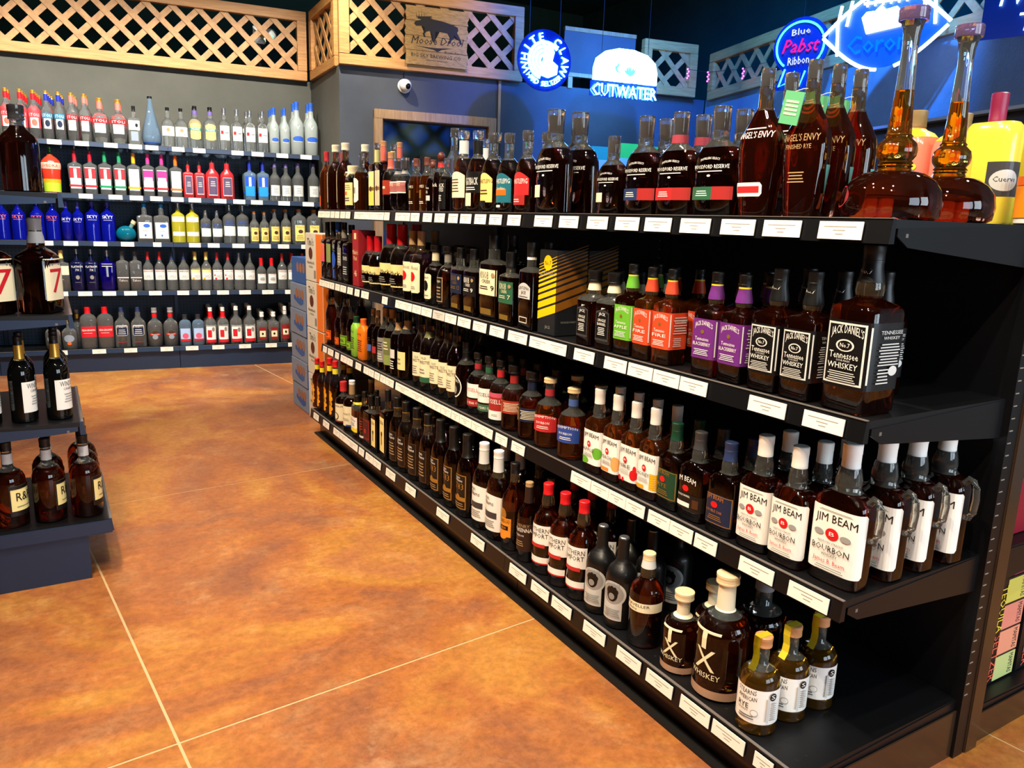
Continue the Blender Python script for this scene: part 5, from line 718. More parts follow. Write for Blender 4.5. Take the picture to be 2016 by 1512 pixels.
# glass: (colour, roughness, transmission)
GL = {'am': ('742A0E', .02, .975), 'dam': ('4A1C0C', .02, .975), 'la': ('B4581C', .02, .96), 'la2': ('B88024', .02, .95), 'ra': ('7C2E14', .02, .96), 'ra2': ('32100A', .03, .9),
      'cl': ('F0F6F6', .03, .92), 'clb': ('A8CCF0', .03, .80), 'cly': ('E8E040', .03, .6), 'fro': ('C8D4D0', .30, .45), 'bg': ('1420D8', .03, .70), 'bgd': ('140A90', .03, .7),
      'nvg': ('14184A', .05, .5), 'blg': ('0C0C0C', .04, .3), 'gla': ('E0E4E4', .02, .95), 'glc': ('E6E8E8', .02, .95), 'pgl': ('B090C8', .05, .8), 'clk': ('3A3A3C', .1, .3), 'dgl': ('3A8A3A', .1, .5), 'neck': ('D8DCD4', .02, .95), 'neckd': ('A89070', .02, .93)}
OPQ = {'Plg': ('8CC83C', .45), 'Por': ('F07A12', .4), 'Pbk': ('0B0B0C', .38), 'Pr': ('A00A1C', .15), 'Prd': ('B02830', .3), 'Ppk': ('F0907A', .2), 'Pyl': ('F2E24C', .18), 'Pro': ('F03A26', .2)}
def gm(k):
    if k in GL:
        c, r, t = GL[k]; return pm('glass_'+k, c, r, 0, t, 1.45)
    if k in OPQ:
        c, r = OPQ[k]; return pm('paint_'+k, c, r, coat=.2)
    return cm(k)
def cm(k):
    if k in GL: return gm(k)
    if k in ('sv', 'gst'): return pm('metal_'+k, COL[k], .28, .9)
    if k == 'gd' or k == 'gdc': return pm('gold_'+k, COL[k], .35, .7)
    if k == 'glow': return pm('pale_'+k, COL[k], .3)
    return pm('print_'+k, COL[k], .42)

# ---------------- mesh helpers ----------------
def newobj(name, mesh, parent=None, mats=(), loc=None, rot=None):
    for m in mats:
        if m.name not in [x.name for x in mesh.materials if x]: mesh.materials.append(m)
    o = bpy.data.objects.new(name, mesh); COLL.objects.link(o)
    if parent: o.parent = parent
    if loc: o.location = loc
    if rot: o.rotation_euler = rot
    return o
def meta(o, label=None, cat=None, group=None, kind=None):
    if label: o['label'] = label
    if cat: o['category'] = cat
    if group: o['group'] = group
    if kind: o['kind'] = kind
    return o
def empty(name, loc=(0, 0, 0), rz=0):
    o = bpy.data.objects.new(name, None); COLL.objects.link(o); o.location = loc; o.rotation_euler = (0, 0, rz)
    o.empty_display_size = .05
    return o
def bmbox(bm, lo, hi, mi=0, M=None):
    vs = [bm.verts.new(M @ Vector(p) if M else p) for p in [(x, y, z) for z in (lo[2], hi[2]) for x, y in ((lo[0], lo[1]), (hi[0], lo[1]), (hi[0], hi[1]), (lo[0], hi[1]))]]
    for f in ((0, 3, 2, 1), (4, 5, 6, 7), (0, 1, 5, 4), (1, 2, 6, 5), (2, 3, 7, 6), (3, 0, 4, 7)):
        bm.faces.new([vs[i] for i in f]).material_index = mi
def mesh_of(bm, name='m', smooth=False, ang=.6):
    bmesh.ops.recalc_face_normals(bm, faces=bm.faces)
    me = bpy.data.meshes.new(name); bm.to_mesh(me); bm.free()
    if smooth:
        for p in me.polygons: p.use_smooth = True
        me.set_sharp_from_angle(angle=ang)
    return me
def box(name, lo, hi, mat, parent=None, bevel=0):
    bm = bmesh.new(); bmbox(bm, lo, hi)
    if bevel: bmesh.ops.bevel(bm, geom=bm.edges[:], offset=bevel, segments=2, affect='EDGES')
    return newobj(name, mesh_of(bm, name, bool(bevel), .7), parent, [mat])
def prism(bm, pts, plane, a, b, mi=0):
    # pts 2D polygon in 'xz','yz','xy', extruded from a to b on the remaining axis
    def P(p, t):
        return {'xz': (p[0], t, p[1]), 'yz': (t, p[0], p[1]), 'xy': (p[0], p[1], t)}[plane]
    A = [bm.verts.new(P(p, a)) for p in pts]; B = [bm.verts.new(P(p, b)) for p in pts]
    bm.faces.new(A).material_index = mi; bm.faces.new(B[::-1]).material_index = mi
    n = len(pts)
    for i in range(n): bm.faces.new((A[i], A[(i+1) % n], B[(i+1) % n], B[i])).material_index = mi
def tube(bm, pts, r, seg=8, mi=0, closed=False):
    pts = [Vector(p) for p in pts]; n = len(pts); rings = []
    for i, p in enumerate(pts):
        a = pts[(i-1) % n] if (closed or i) else p; b = pts[(i+1) % n] if (closed or i < n-1) else p
        d = (b-a).normalized(); ref = Vector((0, 0, 1)) if abs(d.z) < .9 else Vector((0, 1, 0))
        u = d.cross(ref).normalized(); v = d.cross(u)
        rings.append([bm.verts.new(p+(u*math.cos(t)+v*math.sin(t))*r) for t in [2*math.pi*k/seg for k in range(seg)]])
    for i in range(n if closed else n-1):
        A, B = rings[i], rings[(i+1) % n]
        for k in range(seg): bm.faces.new((A[k], A[(k+1) % seg], B[(k+1) % seg], B[k])).material_index = mi
    if not closed:
        bm.faces.new(rings[0][::-1]).material_index = mi; bm.faces.new(rings[-1]).material_index = mi
def lathe(bm, prof, seg=16, mi=0, c=(0, 0)):
    rings = []
    for r, z in prof:
        if r < 1e-6: rings.append([bm.verts.new((c[0], c[1], z))])
        else: rings.append([bm.verts.new((c[0]+r*math.cos(2*math.pi*k/seg), c[1]+r*math.sin(2*math.pi*k/seg), z)) for k in range(seg)])
    for A, B in zip(rings, rings[1:]):
        for k in range(seg):
            k2 = (k+1) % seg
            if len(A) == 1 and len(B) == 1: continue
            if len(A) == 1: f = (A[0], B[k], B[k2])
            elif len(B) == 1: f = (A[k], A[k2], B[0])
            else: f = (A[k], A[k2], B[k2], B[k])
            bm.faces.new(f).material_index = mi
    if len(rings[0]) > 1: bm.faces.new(rings[0][::-1]).material_index = mi
    if len(rings[-1]) > 1: bm.faces.new(rings[-1]).material_index = mi

# ---------------- lettering ----------------
TXT = {}
def text2d(s):
    if s in TXT: return TXT[s]
    cu = bpy.data.curves.new('lettering', 'FONT'); cu.body = s; cu.resolution_u = 1 if len(s) > 3 else 2
    cu.align_x = 'CENTER'
    o = bpy.data.objects.new('lettering', cu); COLL.objects.link(o)
    dg = bpy.context.evaluated_depsgraph_get(); ev = o.evaluated_get(dg); me = ev.to_mesh()
    vs = [(v.co.x, v.co.y) for v in me.vertices]; fs = [tuple(p.vertices) for p in me.polygons]
    ev.to_mesh_clear(); bpy.data.objects.remove(o); bpy.data.curves.remove(cu)
    x0 = min(v[0] for v in vs); x1 = max(v[0] for v in vs); y1 = max(v[1] for v in vs)
    y0 = min(v[1] for v in vs)
    cap = .70
    vs = [((x-(x0+x1)/2)/cap, y/cap) for x, y in vs]
    TXT[s] = (vs, fs, (x1-x0)/cap)
    return TXT[s]
def flat_text(bm, s, o, ux, uy, h, maxw=None, mi=0, thick=0, arc=0, n=None, stretch=True):
    """lettering on the plane through o with axes ux, uy; h = cap height"""
    vs, fs, w = text2d(s); sx = h
    if maxw and (w*h > maxw or stretch): sx = maxw/w
    o, ux, uy = Vector(o), Vector(ux), Vector(uy); nn = ux.cross(uy)
    def P(x, y, t):
        X = x*sx; Y = y*h+arc*(1-(2*X/(maxw or 1))**2)
        return o+ux*X+uy*Y+nn*t
    V = [bm.verts.new(P(x, y, thick)) for x, y in vs]
    for f in fs:
        try: bm.faces.new([V[i] for i in f]).material_index = mi
        except ValueError: pass
    if thick:
        ed = {}
        for f in fs:
            for i in range(len(f)):
                a, b = f[i], f[(i+1) % len(f)]
                ed[(a, b)] = 1
        V0 = {}
        for (a, b) in ed:
            if (b, a) in ed: continue
            for q in (a, b):
                if q not in V0: V0[q] = bm.verts.new(P(vs[q][0], vs[q][1], 0))
            try: bm.faces.new((V[b], V[a], V0[a], V0[b])).material_index = mi
            except ValueError: pass

# ---------------- bottles ----------------
def lerp_prof(pr, v):
    if v <= pr[0][0]: return pr[0][1:]
    for a, b in zip(pr, pr[1:]):
        if v <= b[0]:
            t = (v-a[0])/(b[0]-a[0]+1e-9)
            return (a[1]+(b[1]-a[1])*t, a[2]+(b[2]-a[2])*t)
    return pr[-1][1:]
def ring_pts(t, v, seg, H=1.0, off=0.0):
    shape, wr, dr = t[0], t[1], t[2]; n0, pr = PROF[shape]; w, bl = lerp_prof(pr, v)
    n = 2+(n0-2)*bl; hw = wr*H/2
    a = hw*w+off; b = hw*w*(1+(dr-1)*bl)+off
    out = []
    for k in range(seg):
        th = 2*math.pi*(k+.5)/seg if n > 3 else 2*math.pi*k/seg
        cth, sth = math.cos(th), math.sin(th)
        out.append((a*math.copysign(abs(cth)**(2/n), cth), b*math.copysign(abs(sth)**(2/n), sth), v*H))
    return out
def section(t, v0, v1, H, seg, capb=True, capt=True, off=0.0, extra=()):
    pr = PROF[t[0]][1]
    vs = sorted(set([v0, v1]+[p[0] for p in pr if v0 < p[0] < v1]+[e for e in extra if v0 < e < v1]))
    bm = bmesh.new(); prev = None; first = None
    for v in vs:
        rr = [bm.verts.new(p) for p in ring_pts(t, v, seg, H, off)]
        if prev:
            for k in range(seg): bm.faces.new((prev[k], prev[(k+1) % seg], rr[(k+1) % seg], rr[k]))
        else: first = rr
        prev = rr
    if capb: bm.faces.new(first[::-1])
    if capt: bm.faces.new(prev)
    return bm
def perim(t, v, H):
    """front outline as a table of arc length -> point, normal; starts at the front centre"""
    n = 720; shape, wr, dr = t[0], t[1], t[2]; n0, pr = PROF[shape]; w, bl = lerp_prof(pr, v)
    e = 2+(n0-2)*bl; hw = wr*H/2; a = hw*w; b = hw*w*(1+(dr-1)*bl)
    pts = []
    for k in range(n+1):
        th = -math.pi/2+math.pi*k/n
        c_, s_ = math.cos(th), math.sin(th)
        pts.append((a*abs(c_)**(2/e), b*math.copysign(abs(s_)**(2/e), s_)))
    L = [0]
    for p, q in zip(pts, pts[1:]): L.append(L[-1]+math.hypot(q[0]-p[0], q[1]-p[1]))
    return pts, L
class Surf:
    def __init__(s, t, H): s.t, s.H, s.W, s.c = t, H, t[1]*H, {}
    def at(s, u, v, off):
        vk = round(v, 2)
        if vk not in s.c: s.c[vk] = perim(s.t, vk, s.H)
        pts, L = s.c[vk]
        d = min(abs(u)*s.W, L[-1]*.999)
        lo, hi = 0, len(L)-1
        while hi-lo > 1:
            m = (lo+hi)//2
            if L[m] <= d: lo = m
            else: hi = m
        f = (d-L[lo])/(L[hi]-L[lo]+1e-12); p, q = pts[lo], pts[hi]
        x = p[0]+(q[0]-p[0])*f; y = p[1]+(q[1]-p[1])*f
        tx, ty = q[0]-p[0], q[1]-p[1]; l = math.hypot(tx, ty) or 1
        nx, ny = ty/l, -tx/l
        x += nx*off; y += ny*off
        return (x if u >= 0 else -x, y, v*s.H)
def clusters(prims):
    def bb(p):
        k = p[0]
        if k in 'RALF': return p[1:5]
        if k == 'E': return (p[1]-p[3], p[1]+p[3], p[2]-p[4], p[2]+p[4])
        return (p[2]-p[6]/2, p[2]+p[6]/2, p[3], p[3]+p[4])
    L = [([i], list(bb(p))) for i, p in enumerate(prims)]
    done = False
    while not done:
        done = True
        for i in range(len(L)):
            for j in range(i+1, len(L)):
                a, b = L[i][1], L[j][1]
                if a[0] <= b[1]+.01 and b[0] <= a[1]+.01 and a[2] <= b[3]+.004 and b[2] <= a[3]+.004:
                    L[i] = (L[i][0]+L[j][0], [min(a[0], b[0]), max(a[1], b[1]), min(a[2], b[2]), max(a[3], b[3])]); L.pop(j); done = False; break
            if not done: break
    lab = [[prims[k] for k in sorted(c[0])] for c in L if any(prims[k][0] in 'RAE' for k in c[0])]
    rest = [[prims[k] for k in sorted(c[0])] for c in L if not any(prims[k][0] in 'RAE' for k in c[0])]
    return [('label', c) for c in lab]+[('lettering', c) for c in rest]
def label_mesh(t, H, detail=1.0, prims=()):
    sf = Surf(t, H); bm = bmesh.new(); mats = []; lay = 0
    def mi(k):
        if k not in mats: mats.append(k)
        return mats.index(k)
    def strip(us, lo, hi, off, m, bands=1):
        cols = []
        for u in us:
            a, b = lo(u), hi(u)
            cols.append([bm.verts.new(sf.at(u, a+(b-a)*j/bands, off)) for j in range(bands+1)])
        for A, B in zip(cols, cols[1:]):
            for j in range(bands):
                try: bm.faces.new((A[j], B[j], B[j+1], A[j+1])).material_index = m
                except ValueError: pass
    def us_(u0, u1):
        n = max(2, int((u1-u0)/(.075/detail))); return [u0+(u1-u0)*i/n for i in range(n+1)]
    for p in prims:
        off = .0007+.00034*lay; lay += 1; k = p[0]
        if k == 'R':
            _, u0, u1, v0, v1, c = p; nb = 3 if v1 > .5 and v1-v0 > .1 else 1
            if t[0] in ('svedka', 'wine', 'angel', 'drop', 'comfort'): nb = max(1, int((v1-v0)/.04))
            strip(us_(u0, u1), lambda u: v0, lambda u: v1, off, mi(c), nb)
        elif k == 'A':
            _, u0, u1, v0, v1, c, rise = p; um = (u0+u1)/2; hw = (u1-u0)/2
            if rise: strip(us_(u0, u1), lambda u: v0, lambda u: v1-rise*((u-um)/hw)**2, off, mi(c), 2)
            else:
                r = .02
                strip(us_(u0, u1), lambda u: v0+(r if abs(u-um) > hw*.93 else 0), lambda u: v1-(r if abs(u-um) > hw*.93 else 0), off, mi(c), 2)
        elif k == 'E':
            _, u, v, ru, rv, c = p
            if ru <= 0: continue
            n = 8 if ru < .12 else 14
            us = [u-ru*math.cos(math.pi*i/n) for i in range(n+1)]
            strip(us, lambda q: v-rv*math.sqrt(max(0.0004, 1-((q-u)/ru)**2)), lambda q: v+rv*math.sqrt(max(0.0004, 1-((q-u)/ru)**2)), off, mi(c), 1)
        elif k == 'F':
            _, u0, u1, v0, v1, th, c = p; tu = th/t[1]; m = mi(c)
            strip(us_(u0, u1), lambda u: v0, lambda u: v0+th, off, m); strip(us_(u0, u1), lambda u: v1-th, lambda u: v1, off, m)
            strip([u0, u0+tu], lambda u: v0+th, lambda u: v1-th, off, m); strip([u1-tu, u1], lambda u: v0+th, lambda u: v1-th, off, m)
        elif k == 'L':
            _, u0, u1, v0, v1, n, c = p; m = mi(c); st = (v1-v0)/max(1, n)
            for i in range(n):
                sh = .12*(u1-u0)*((i*7 % 5)/5); vv = v0+st*(i+.3)
                strip(us_(u0+sh, u1-sh), lambda u: vv, lambda u: vv+st*.38, off, m)
        elif k == 'X':
            _, s, u, v, h, c, mw, arc = p; m = mi(c); vs, fs, w = text2d(s)
            ratio = 1/t[1]   # H/W
            sx = h*ratio
            if w*sx > mw or w*sx < mw*.8: sx = mw/w
            thr = (.004 if detail > 1.2 else .008)**2; vs = list(vs); W_, H_ = sf.W*sx, H*h; fs2 = []; mids = {}
            stack = [(f[0], f[i], f[i+1]) for f in fs for i in range(1, len(f)-1)]
            while stack:
                t3 = stack.pop()
                e = [((vs[t3[i]][0]-vs[t3[(i+1) % 3]][0])*W_)**2+((vs[t3[i]][1]-vs[t3[(i+1) % 3]][1])*H_)**2 for i in range(3)]
                i = e.index(max(e))
                if e[i] <= thr: fs2.append(t3); continue
                a, b, c3 = t3[i], t3[(i+1) % 3], t3[(i+2) % 3]; kk = (min(a, b), max(a, b))
                if kk not in mids: mids[kk] = len(vs); vs.append(((vs[a][0]+vs[b][0])/2, (vs[a][1]+vs[b][1])/2))
                stack += [(a, mids[kk], c3), (mids[kk], b, c3)]
            fs = fs2
            V = []
            for x, y in vs:
                du = x*sx; V.append(bm.verts.new(sf.at(u+du, v+y*h+arc*(1-(2*du/mw)**2), off)))
            for f in fs:
                try: bm.faces.new([V[i] for i in f]).material_index = m
                except ValueError: pass
    me = bpy.data.meshes.new('label'); bm.to_mesh(me); bm.free()
    for k in mats: me.materials.append(cm(k))
    return me
LIB = {}
def TT(key):
    t = T[VAR.get(key, key)]; w = WF.get(key, 1)
    return (t[0], t[1]*w)+tuple(t[2:])
def build_parts(key, H):
    """part list for a bottle type at height H: (part name, mesh, sub parts)"""
    hk = (key, round(H, 2))
    if hk in LIB: return LIB[hk]
    Hq = round(H, 2)
    t = TT(key)
    near = key in NEAR
    seg = 40 if near else (24 if t[10] != 'vodka bottle' else 16)
    n0 = PROF[t[0]][0]
    if n0 > 2.9: seg = max(seg, 28)
    fill, (cc, cv, cw), bands = t[4], t[5], t[6]
    parts = []
    def smesh(bm, mats, ang=.7):
        me = mesh_of(bm, 'bottle_mesh', True, ang)
        for m in mats: me.materials.append(m)
        return me
    f = min(fill, cv)
    if t[0] == 'still': seg = 40
    if t[0] == 'still':
        parts.append(('glass_body', smesh(section(t, 0, .235, Hq, seg), [gm(t[3])], .9), []))
        parts.append(('neck_liquid', smesh(section(t, .2352, f, Hq, seg), [pm('glass_gold', 'D48420', .02, 0, .96)], .9), []))
    else:
        parts.append(('glass_body', smesh(section(t, 0, f, Hq, seg), [gm(t[3])], .9), []))
    if fill < cv-.01:
        parts.append(('neck', smesh(section(t, f+.001, cv, Hq, min(seg, 20)), [gm('neckd' if t[3] in ('dam', 'am', 'la', 'ra') and fill > .68 else 'neck')], .9), []))
    W = t[1]*Hq
    bm = bmesh.new(); r = W*cw/2; z0, z1 = cv*Hq, Hq; hh = z1-z0
    if cc in ('wd2', 'wxb') and hh/Hq < .2 and cw > .41:
        lathe(bm, [(r*.5, z0-.004)]+[(r*max(.05, math.sin(a)), z0+hh*(1-math.cos(a))/2) for a in [math.pi*i/8 for i in range(1, 8)]]+[(0, z1)], 14)
    elif cc == 'glc' or cc == 'pgl':
        lathe(bm, [(r*.95, z0-.002), (r, z0+.001), (r, z1-.002), (r*.94, z1)], 20)
    else:
        lathe(bm, [(r*1.02, z0-.002), (r*1.02, z0+hh*.10), (r, z0+hh*.12), (r, z0+hh*.55), (r*1.03, z0+hh*.60), (r*1.03, z1-.0018), (r*.9, z1)], 18 if not near else 28)
    parts.append(('cap', smesh(bm, [cm(cc)], .5), []))
    if cc == 'glc' and hh > .03:
        bm = bmesh.new(); lathe(bm, [(r*.55, z0+hh*.05), (r*.6, z0+hh*.75), (0, z0+hh*.76)], 12)
        parts.append(('cork_stopper', smesh(bm, [cm('wd')]), []))
    for a, b, c in bands:
        bm = section(t, a, min(b, cv), Hq, min(seg, 20), False, False, .0008)
        parts.append(('neck_band', smesh(bm, [cm(c)]), []))
    for nm_, pr_ in clusters([p for p in t[7] if not (p[0] == 'E' and p[3] <= 0)]):
        parts.append((nm_, label_mesh(t, Hq, 1.6 if near else 1.0, pr_), []))
    if t[3] == 'cl' and t[10] == 'vodka bottle' and 0:
        pass
    if key == 'jbh2':
        bm = bmesh.new(); x = W*.5
        tube(bm, [(x*.80, 0, Hq*.60), (x*1.02, 0, Hq*.66), (x*1.18, 0, Hq*.645), (x*1.30, 0, Hq*.60), (x*1.34, 0, Hq*.52), (x*1.30, 0, Hq*.42), (x*1.16, 0, Hq*.37), (x*.9, 0, Hq*.36)], .0075, 10)
        parts.append(('handle', smesh(bm, [gm('neck')]), []))
    if key == 'ste':
        bm = bmesh.new(); r2 = W*cw/2
        pts = [(r2*.9, Hq*1.003), (-r2*.9, Hq*1.003), (-r2*1.1, Hq*1.003), (-r2*1.15, Hq*.90), (-r2*1.0, Hq*.80), (-r2*1.15, Hq*.72), (-r2*1.7, Hq*.655)]
        for (y0, za), (y1, zb) in zip(pts, pts[1:]):
            v = [bm.verts.new((x, y, z)) for x, y, z in ((-.009, y0, za), (.009, y0, za), (.009, y1, zb), (-.009, y1, zb))]; bm.faces.new(v)
        bmesh.ops.solidify(bm, geom=bm.faces[:], thickness=.0006)
        parts.append(('seal_strip', smesh(bm, [cm('y')]), []))
    if key == 'aer':
        bm = bmesh.new(); Mx = Matrix.Translation((-.02, -.036, Hq*.70)) @ Matrix.Rotation(R(12), 4, 'Y')
        bmbox(bm, (-.024, -.001, -.032), (.024, .001, .032), 0, Mx)
        for j in range(4): bmbox(bm, (-.016, -.0018, -.014+j*.008), (.016, -.001, -.010+j*.008), 1, Mx)
        tube(bm, [(-.02, -.036, Hq*.70+.03), (-.008, -.02, Hq*.82), (.012, 0, Hq*.82)], .0007, 5, 1)
        me = smesh(bm, [cm('tagg'), cm('cr')]); parts.append(('neck_tag', me, []))
    if key == 'jds':
        bm = bmesh.new(); Mx = Matrix.Translation((.012, -.03, Hq*.60)) @ Matrix.Rotation(R(55), 4, 'X') @ Matrix.Rotation(R(20), 4, 'Z')
        bmbox(bm, (-.022, -.014, -.001), (.022, .014, .001), 0, Mx); bmbox(bm, (-.008, -.006, .001), (.008, .006, .0015), 1, Mx)
        parts.append(('neck_tag', smesh(bm, [cm('tagc'), cm('gy')]), []))
    if key == 'wfl':
        bm = bmesh.new(); tube(bm, [(-.03, -.03, Hq*.80), (0, -.035, Hq*.84), (.03, -.03, Hq*.82), (.02, -.04, Hq*.74)], .006, 6)
        parts.append(('ribbon', smesh(bm, [cm('cr')]), []))
    LIB[hk] = parts
    return parts
def place_bottle(key, x, y, z, H, rot, row, shelf, label):
    t = T[VAR.get(key, key)]
    o = empty(t[8], (x, y, z+.001), R(rot+(random.uniform(-3, 3) if rot < 0 else 0)))
    meta(o, label, t[10], SHELFNAME[shelf]+' '+('vodka' if t[10][0] == 'v' else 'spirit')+' bottles')
    s = H/round(H, 2); o.scale = (s, s, s)
    for nm, me, sub in build_parts(key, H):
        newobj(nm, me, o)
    return o
# ---------------- setting ----------------
def mat_floor():
    m = pm('stained_concrete', 'B5672E', .33, spec=.5)
    nt = m.node_tree; N = nt.nodes; L = nt.links; b = N['Principled BSDF']
    geo = N.new('ShaderNodeNewGeometry')
    def noise(sc, det, ro, dist=0):
        n = N.new('ShaderNodeTexNoise'); n.inputs['Scale'].default_value = sc; n.inputs['Detail'].default_value = det
        n.inputs['Roughness'].default_value = ro; n.inputs['Distortion'].default_value = dist
        L.new(geo.outputs['Position'], n.inputs['Vector']); return n
    def ramp(n, stops):
        r = N.new('ShaderNodeValToRGB'); L.new(n.outputs['Fac'], r.inputs[0])
        while len(r.color_ramp.elements) < len(stops): r.color_ramp.elements.new(.5)
        for e, (p, c) in zip(r.color_ramp.elements, stops): e.position = p; e.color = lin(c)
        return r
    def mix(a, bb, fac, mode='MIX'):
        x = N.new('ShaderNodeMix'); x.data_type = 'RGBA'; x.blend_type = mode
        L.new(a, x.inputs[6]); L.new(bb, x.inputs[7])
        if isinstance(fac, float): x.inputs[0].default_value = fac
        else: L.new(fac, x.inputs[0])
        return x.outputs[2]
    big = ramp(noise(1.25, 5, .6, .9), [(.30, '6C453C'), (.41, '96593A'), (.50, 'B4682E'), (.58, 'C88A34'), (.68, 'B87444'), (.80, '8A6050')])
    mid = ramp(noise(5, 8, .72, .4), [(.30, '744838'), (.52, 'AE7444'), (.72, 'D8B078')])
    fine = ramp(noise(38, 6, .75), [(.35, '9A9A9A'), (.68, 'FFFFFF')])
    pale = noise(2.3, 7, .7, .8); pr = N.new('ShaderNodeMapRange'); L.new(pale.outputs['Fac'], pr.inputs[0])
    pr.inputs[1].default_value = .60; pr.inputs[2].default_value = .78; pr.inputs[4].default_value = .45
    rgb = N.new('ShaderNodeRGB'); rgb.outputs[0].default_value = lin('D8B890')
    c = mix(big.outputs[0], mid.outputs[0], .36); c = mix(c, fine.outputs[0], .55, 'MULTIPLY'); c = mix(c, rgb.outputs[0], pr.outputs[0])
    L.new(c, b.inputs['Base Color'])
    bp = N.new('ShaderNodeBump'); bp.inputs['Strength'].default_value = .12; bp.inputs['Distance'].default_value = .004
    n4 = noise(24, 6, .7); L.new(n4.outputs['Fac'], bp.inputs['Height']); L.new(bp.outputs[0], b.inputs['Normal'])
    mr = N.new('ShaderNodeMapRange'); L.new(n4.outputs['Fac'], mr.inputs[0]); mr.inputs[3].default_value = .22; mr.inputs[4].default_value = .46
    L.new(mr.outputs[0], b.inputs['Roughness'])
    return m
FLOOR = mat_floor()
JOINT = pm('joint_sealant', 'C4A478', .6)
floor = meta(newobj('floor', mesh_of((lambda b: (bmbox(b, (-5, -3.4, -.08), (6.5, 9.2, -.0012)), b)[1])(bmesh.new()), 'floor'), None, [JOINT]), kind='structure')
e1 = Vector((.9951, .0990, 0)); e2 = Vector((-.0990, .9951, 0)); o0 = Vector((.173, 1.786, 0))
for i in range(-3, 4):
    for j in range(-3, 5):
        a = o0+e1*(i*1.70)+e2*(j*1.765)
        if not (-5 < a.x+.8 < 6.4 and -3.3 < a.y+.8 < 9): continue
        bm = bmesh.new(); g = .0036
        q = [a+e1*u+e2*v for u, v in ((g, g), (1.70-g, g), (1.70-g, 1.765-g), (g, 1.765-g))]
        q = [(max(-4.99, min(6.49, p.x)), max(-3.39, min(9.19, p.y))) for p in q]
        prism(bm, q, 'xy', -.03, 0)
        newobj('slab', mesh_of(bm, 'slab'), floor, [FLOOR])
def wallmat(name, c1, c2, sc=180, bump=.25, rough=.8):
    m = pm(name, c1, rough); r, n = noise_col(m, c1, c2, 3, pos=(.3, .7)); L = m.node_tree.links; N = m.node_tree.nodes
    L.new(r.outputs[0], N['Principled BSDF'].inputs['Base Color'])
    n2 = N.new('ShaderNodeTexNoise'); n2.inputs['Scale'].default_value = sc; n2.inputs['Detail'].default_value = 3
    tc = N.new('ShaderNodeTexCoord'); L.new(tc.outputs['Object'], n2.inputs['Vector'])
    bp = N.new('ShaderNodeBump'); bp.inputs['Strength'].default_value = bump; bp.inputs['Distance'].default_value = .003
    L.new(n2.outputs['Fac'], bp.inputs['Height']); L.new(bp.outputs[0], N['Principled BSDF'].inputs['Normal'])
    return m
WALLG = wallmat('grey_wall_paint', '4E4E47', '57574F'); WALLC = wallmat('slate_wall_paint', '3C4048', '454A52')
WALLR = wallmat('textured_wall_paint', '6A7278', '7C858C', 90, .9); DARKG = wallmat('dark_green_paint', '2C4438', '34503F', 40, .1)
DARK = pm('dark_plain', '101418', .85)
def vwall(name, p, q, z0, z1, mat, th=.08, side=1, parent=None):
    p, q = Vector(p+(0,)), Vector(q+(0,)); d = (q-p); n = Vector((-d.y, d.x, 0)).normalized()*th*side
    bm = bmesh.new(); prism(bm, [(v.x, v.y) for v in (p, q, q+n, p+n)], 'xy', z0, z1)
    o = newobj(name, mesh_of(bm, name), parent, [mat])
    if not parent: meta(o, kind='structure')
    return o
LZ = 2.35
def Cp(x): return (x, 5.93-.176*(x-1.97))
def Rp(y): return (5.137-.278*(5.356-y), y)
vwall('wall_back', (-4.2, 7.1+.112*4.2), (2.034, 6.872), 0, LZ, WALLG)
vwall('wall_return', (2.034, 6.872), (1.97, 5.93), 0, LZ, WALLG)
vwall('wall_center', Cp(1.97), Cp(2.28), 0, LZ, WALLC); vwall('wall_center', Cp(3.145), Cp(5.137), 0, LZ, WALLC); vwall('wall_center', Cp(2.28), Cp(3.145), 1.975, LZ, WALLC)
vwall('wall_right', Rp(5.356), Rp(1.2), 0, LZ, WALLR); vwall('wall_right', Rp(1.2), (3.98, -3.3), 0, 3.9, WALLR)
for nm, p, q in (('wall_back', (-4.9, 9.1), (6.4, 9.1)), ('wall_left', (-4.9, -3.3), (-4.9, 9.1)), ('wall_right', (6.4, 9.1), (6.4, -3.3)), ('wall_front', (6.4, -3.3), (-4.9, -3.3))):
    vwall(nm, p, q, 0, 3.95, DARKG)
meta(box('ceiling', (-5, -3.4, 3.95), (6.5, 9.2, 4.05), DARKG), kind='structure')
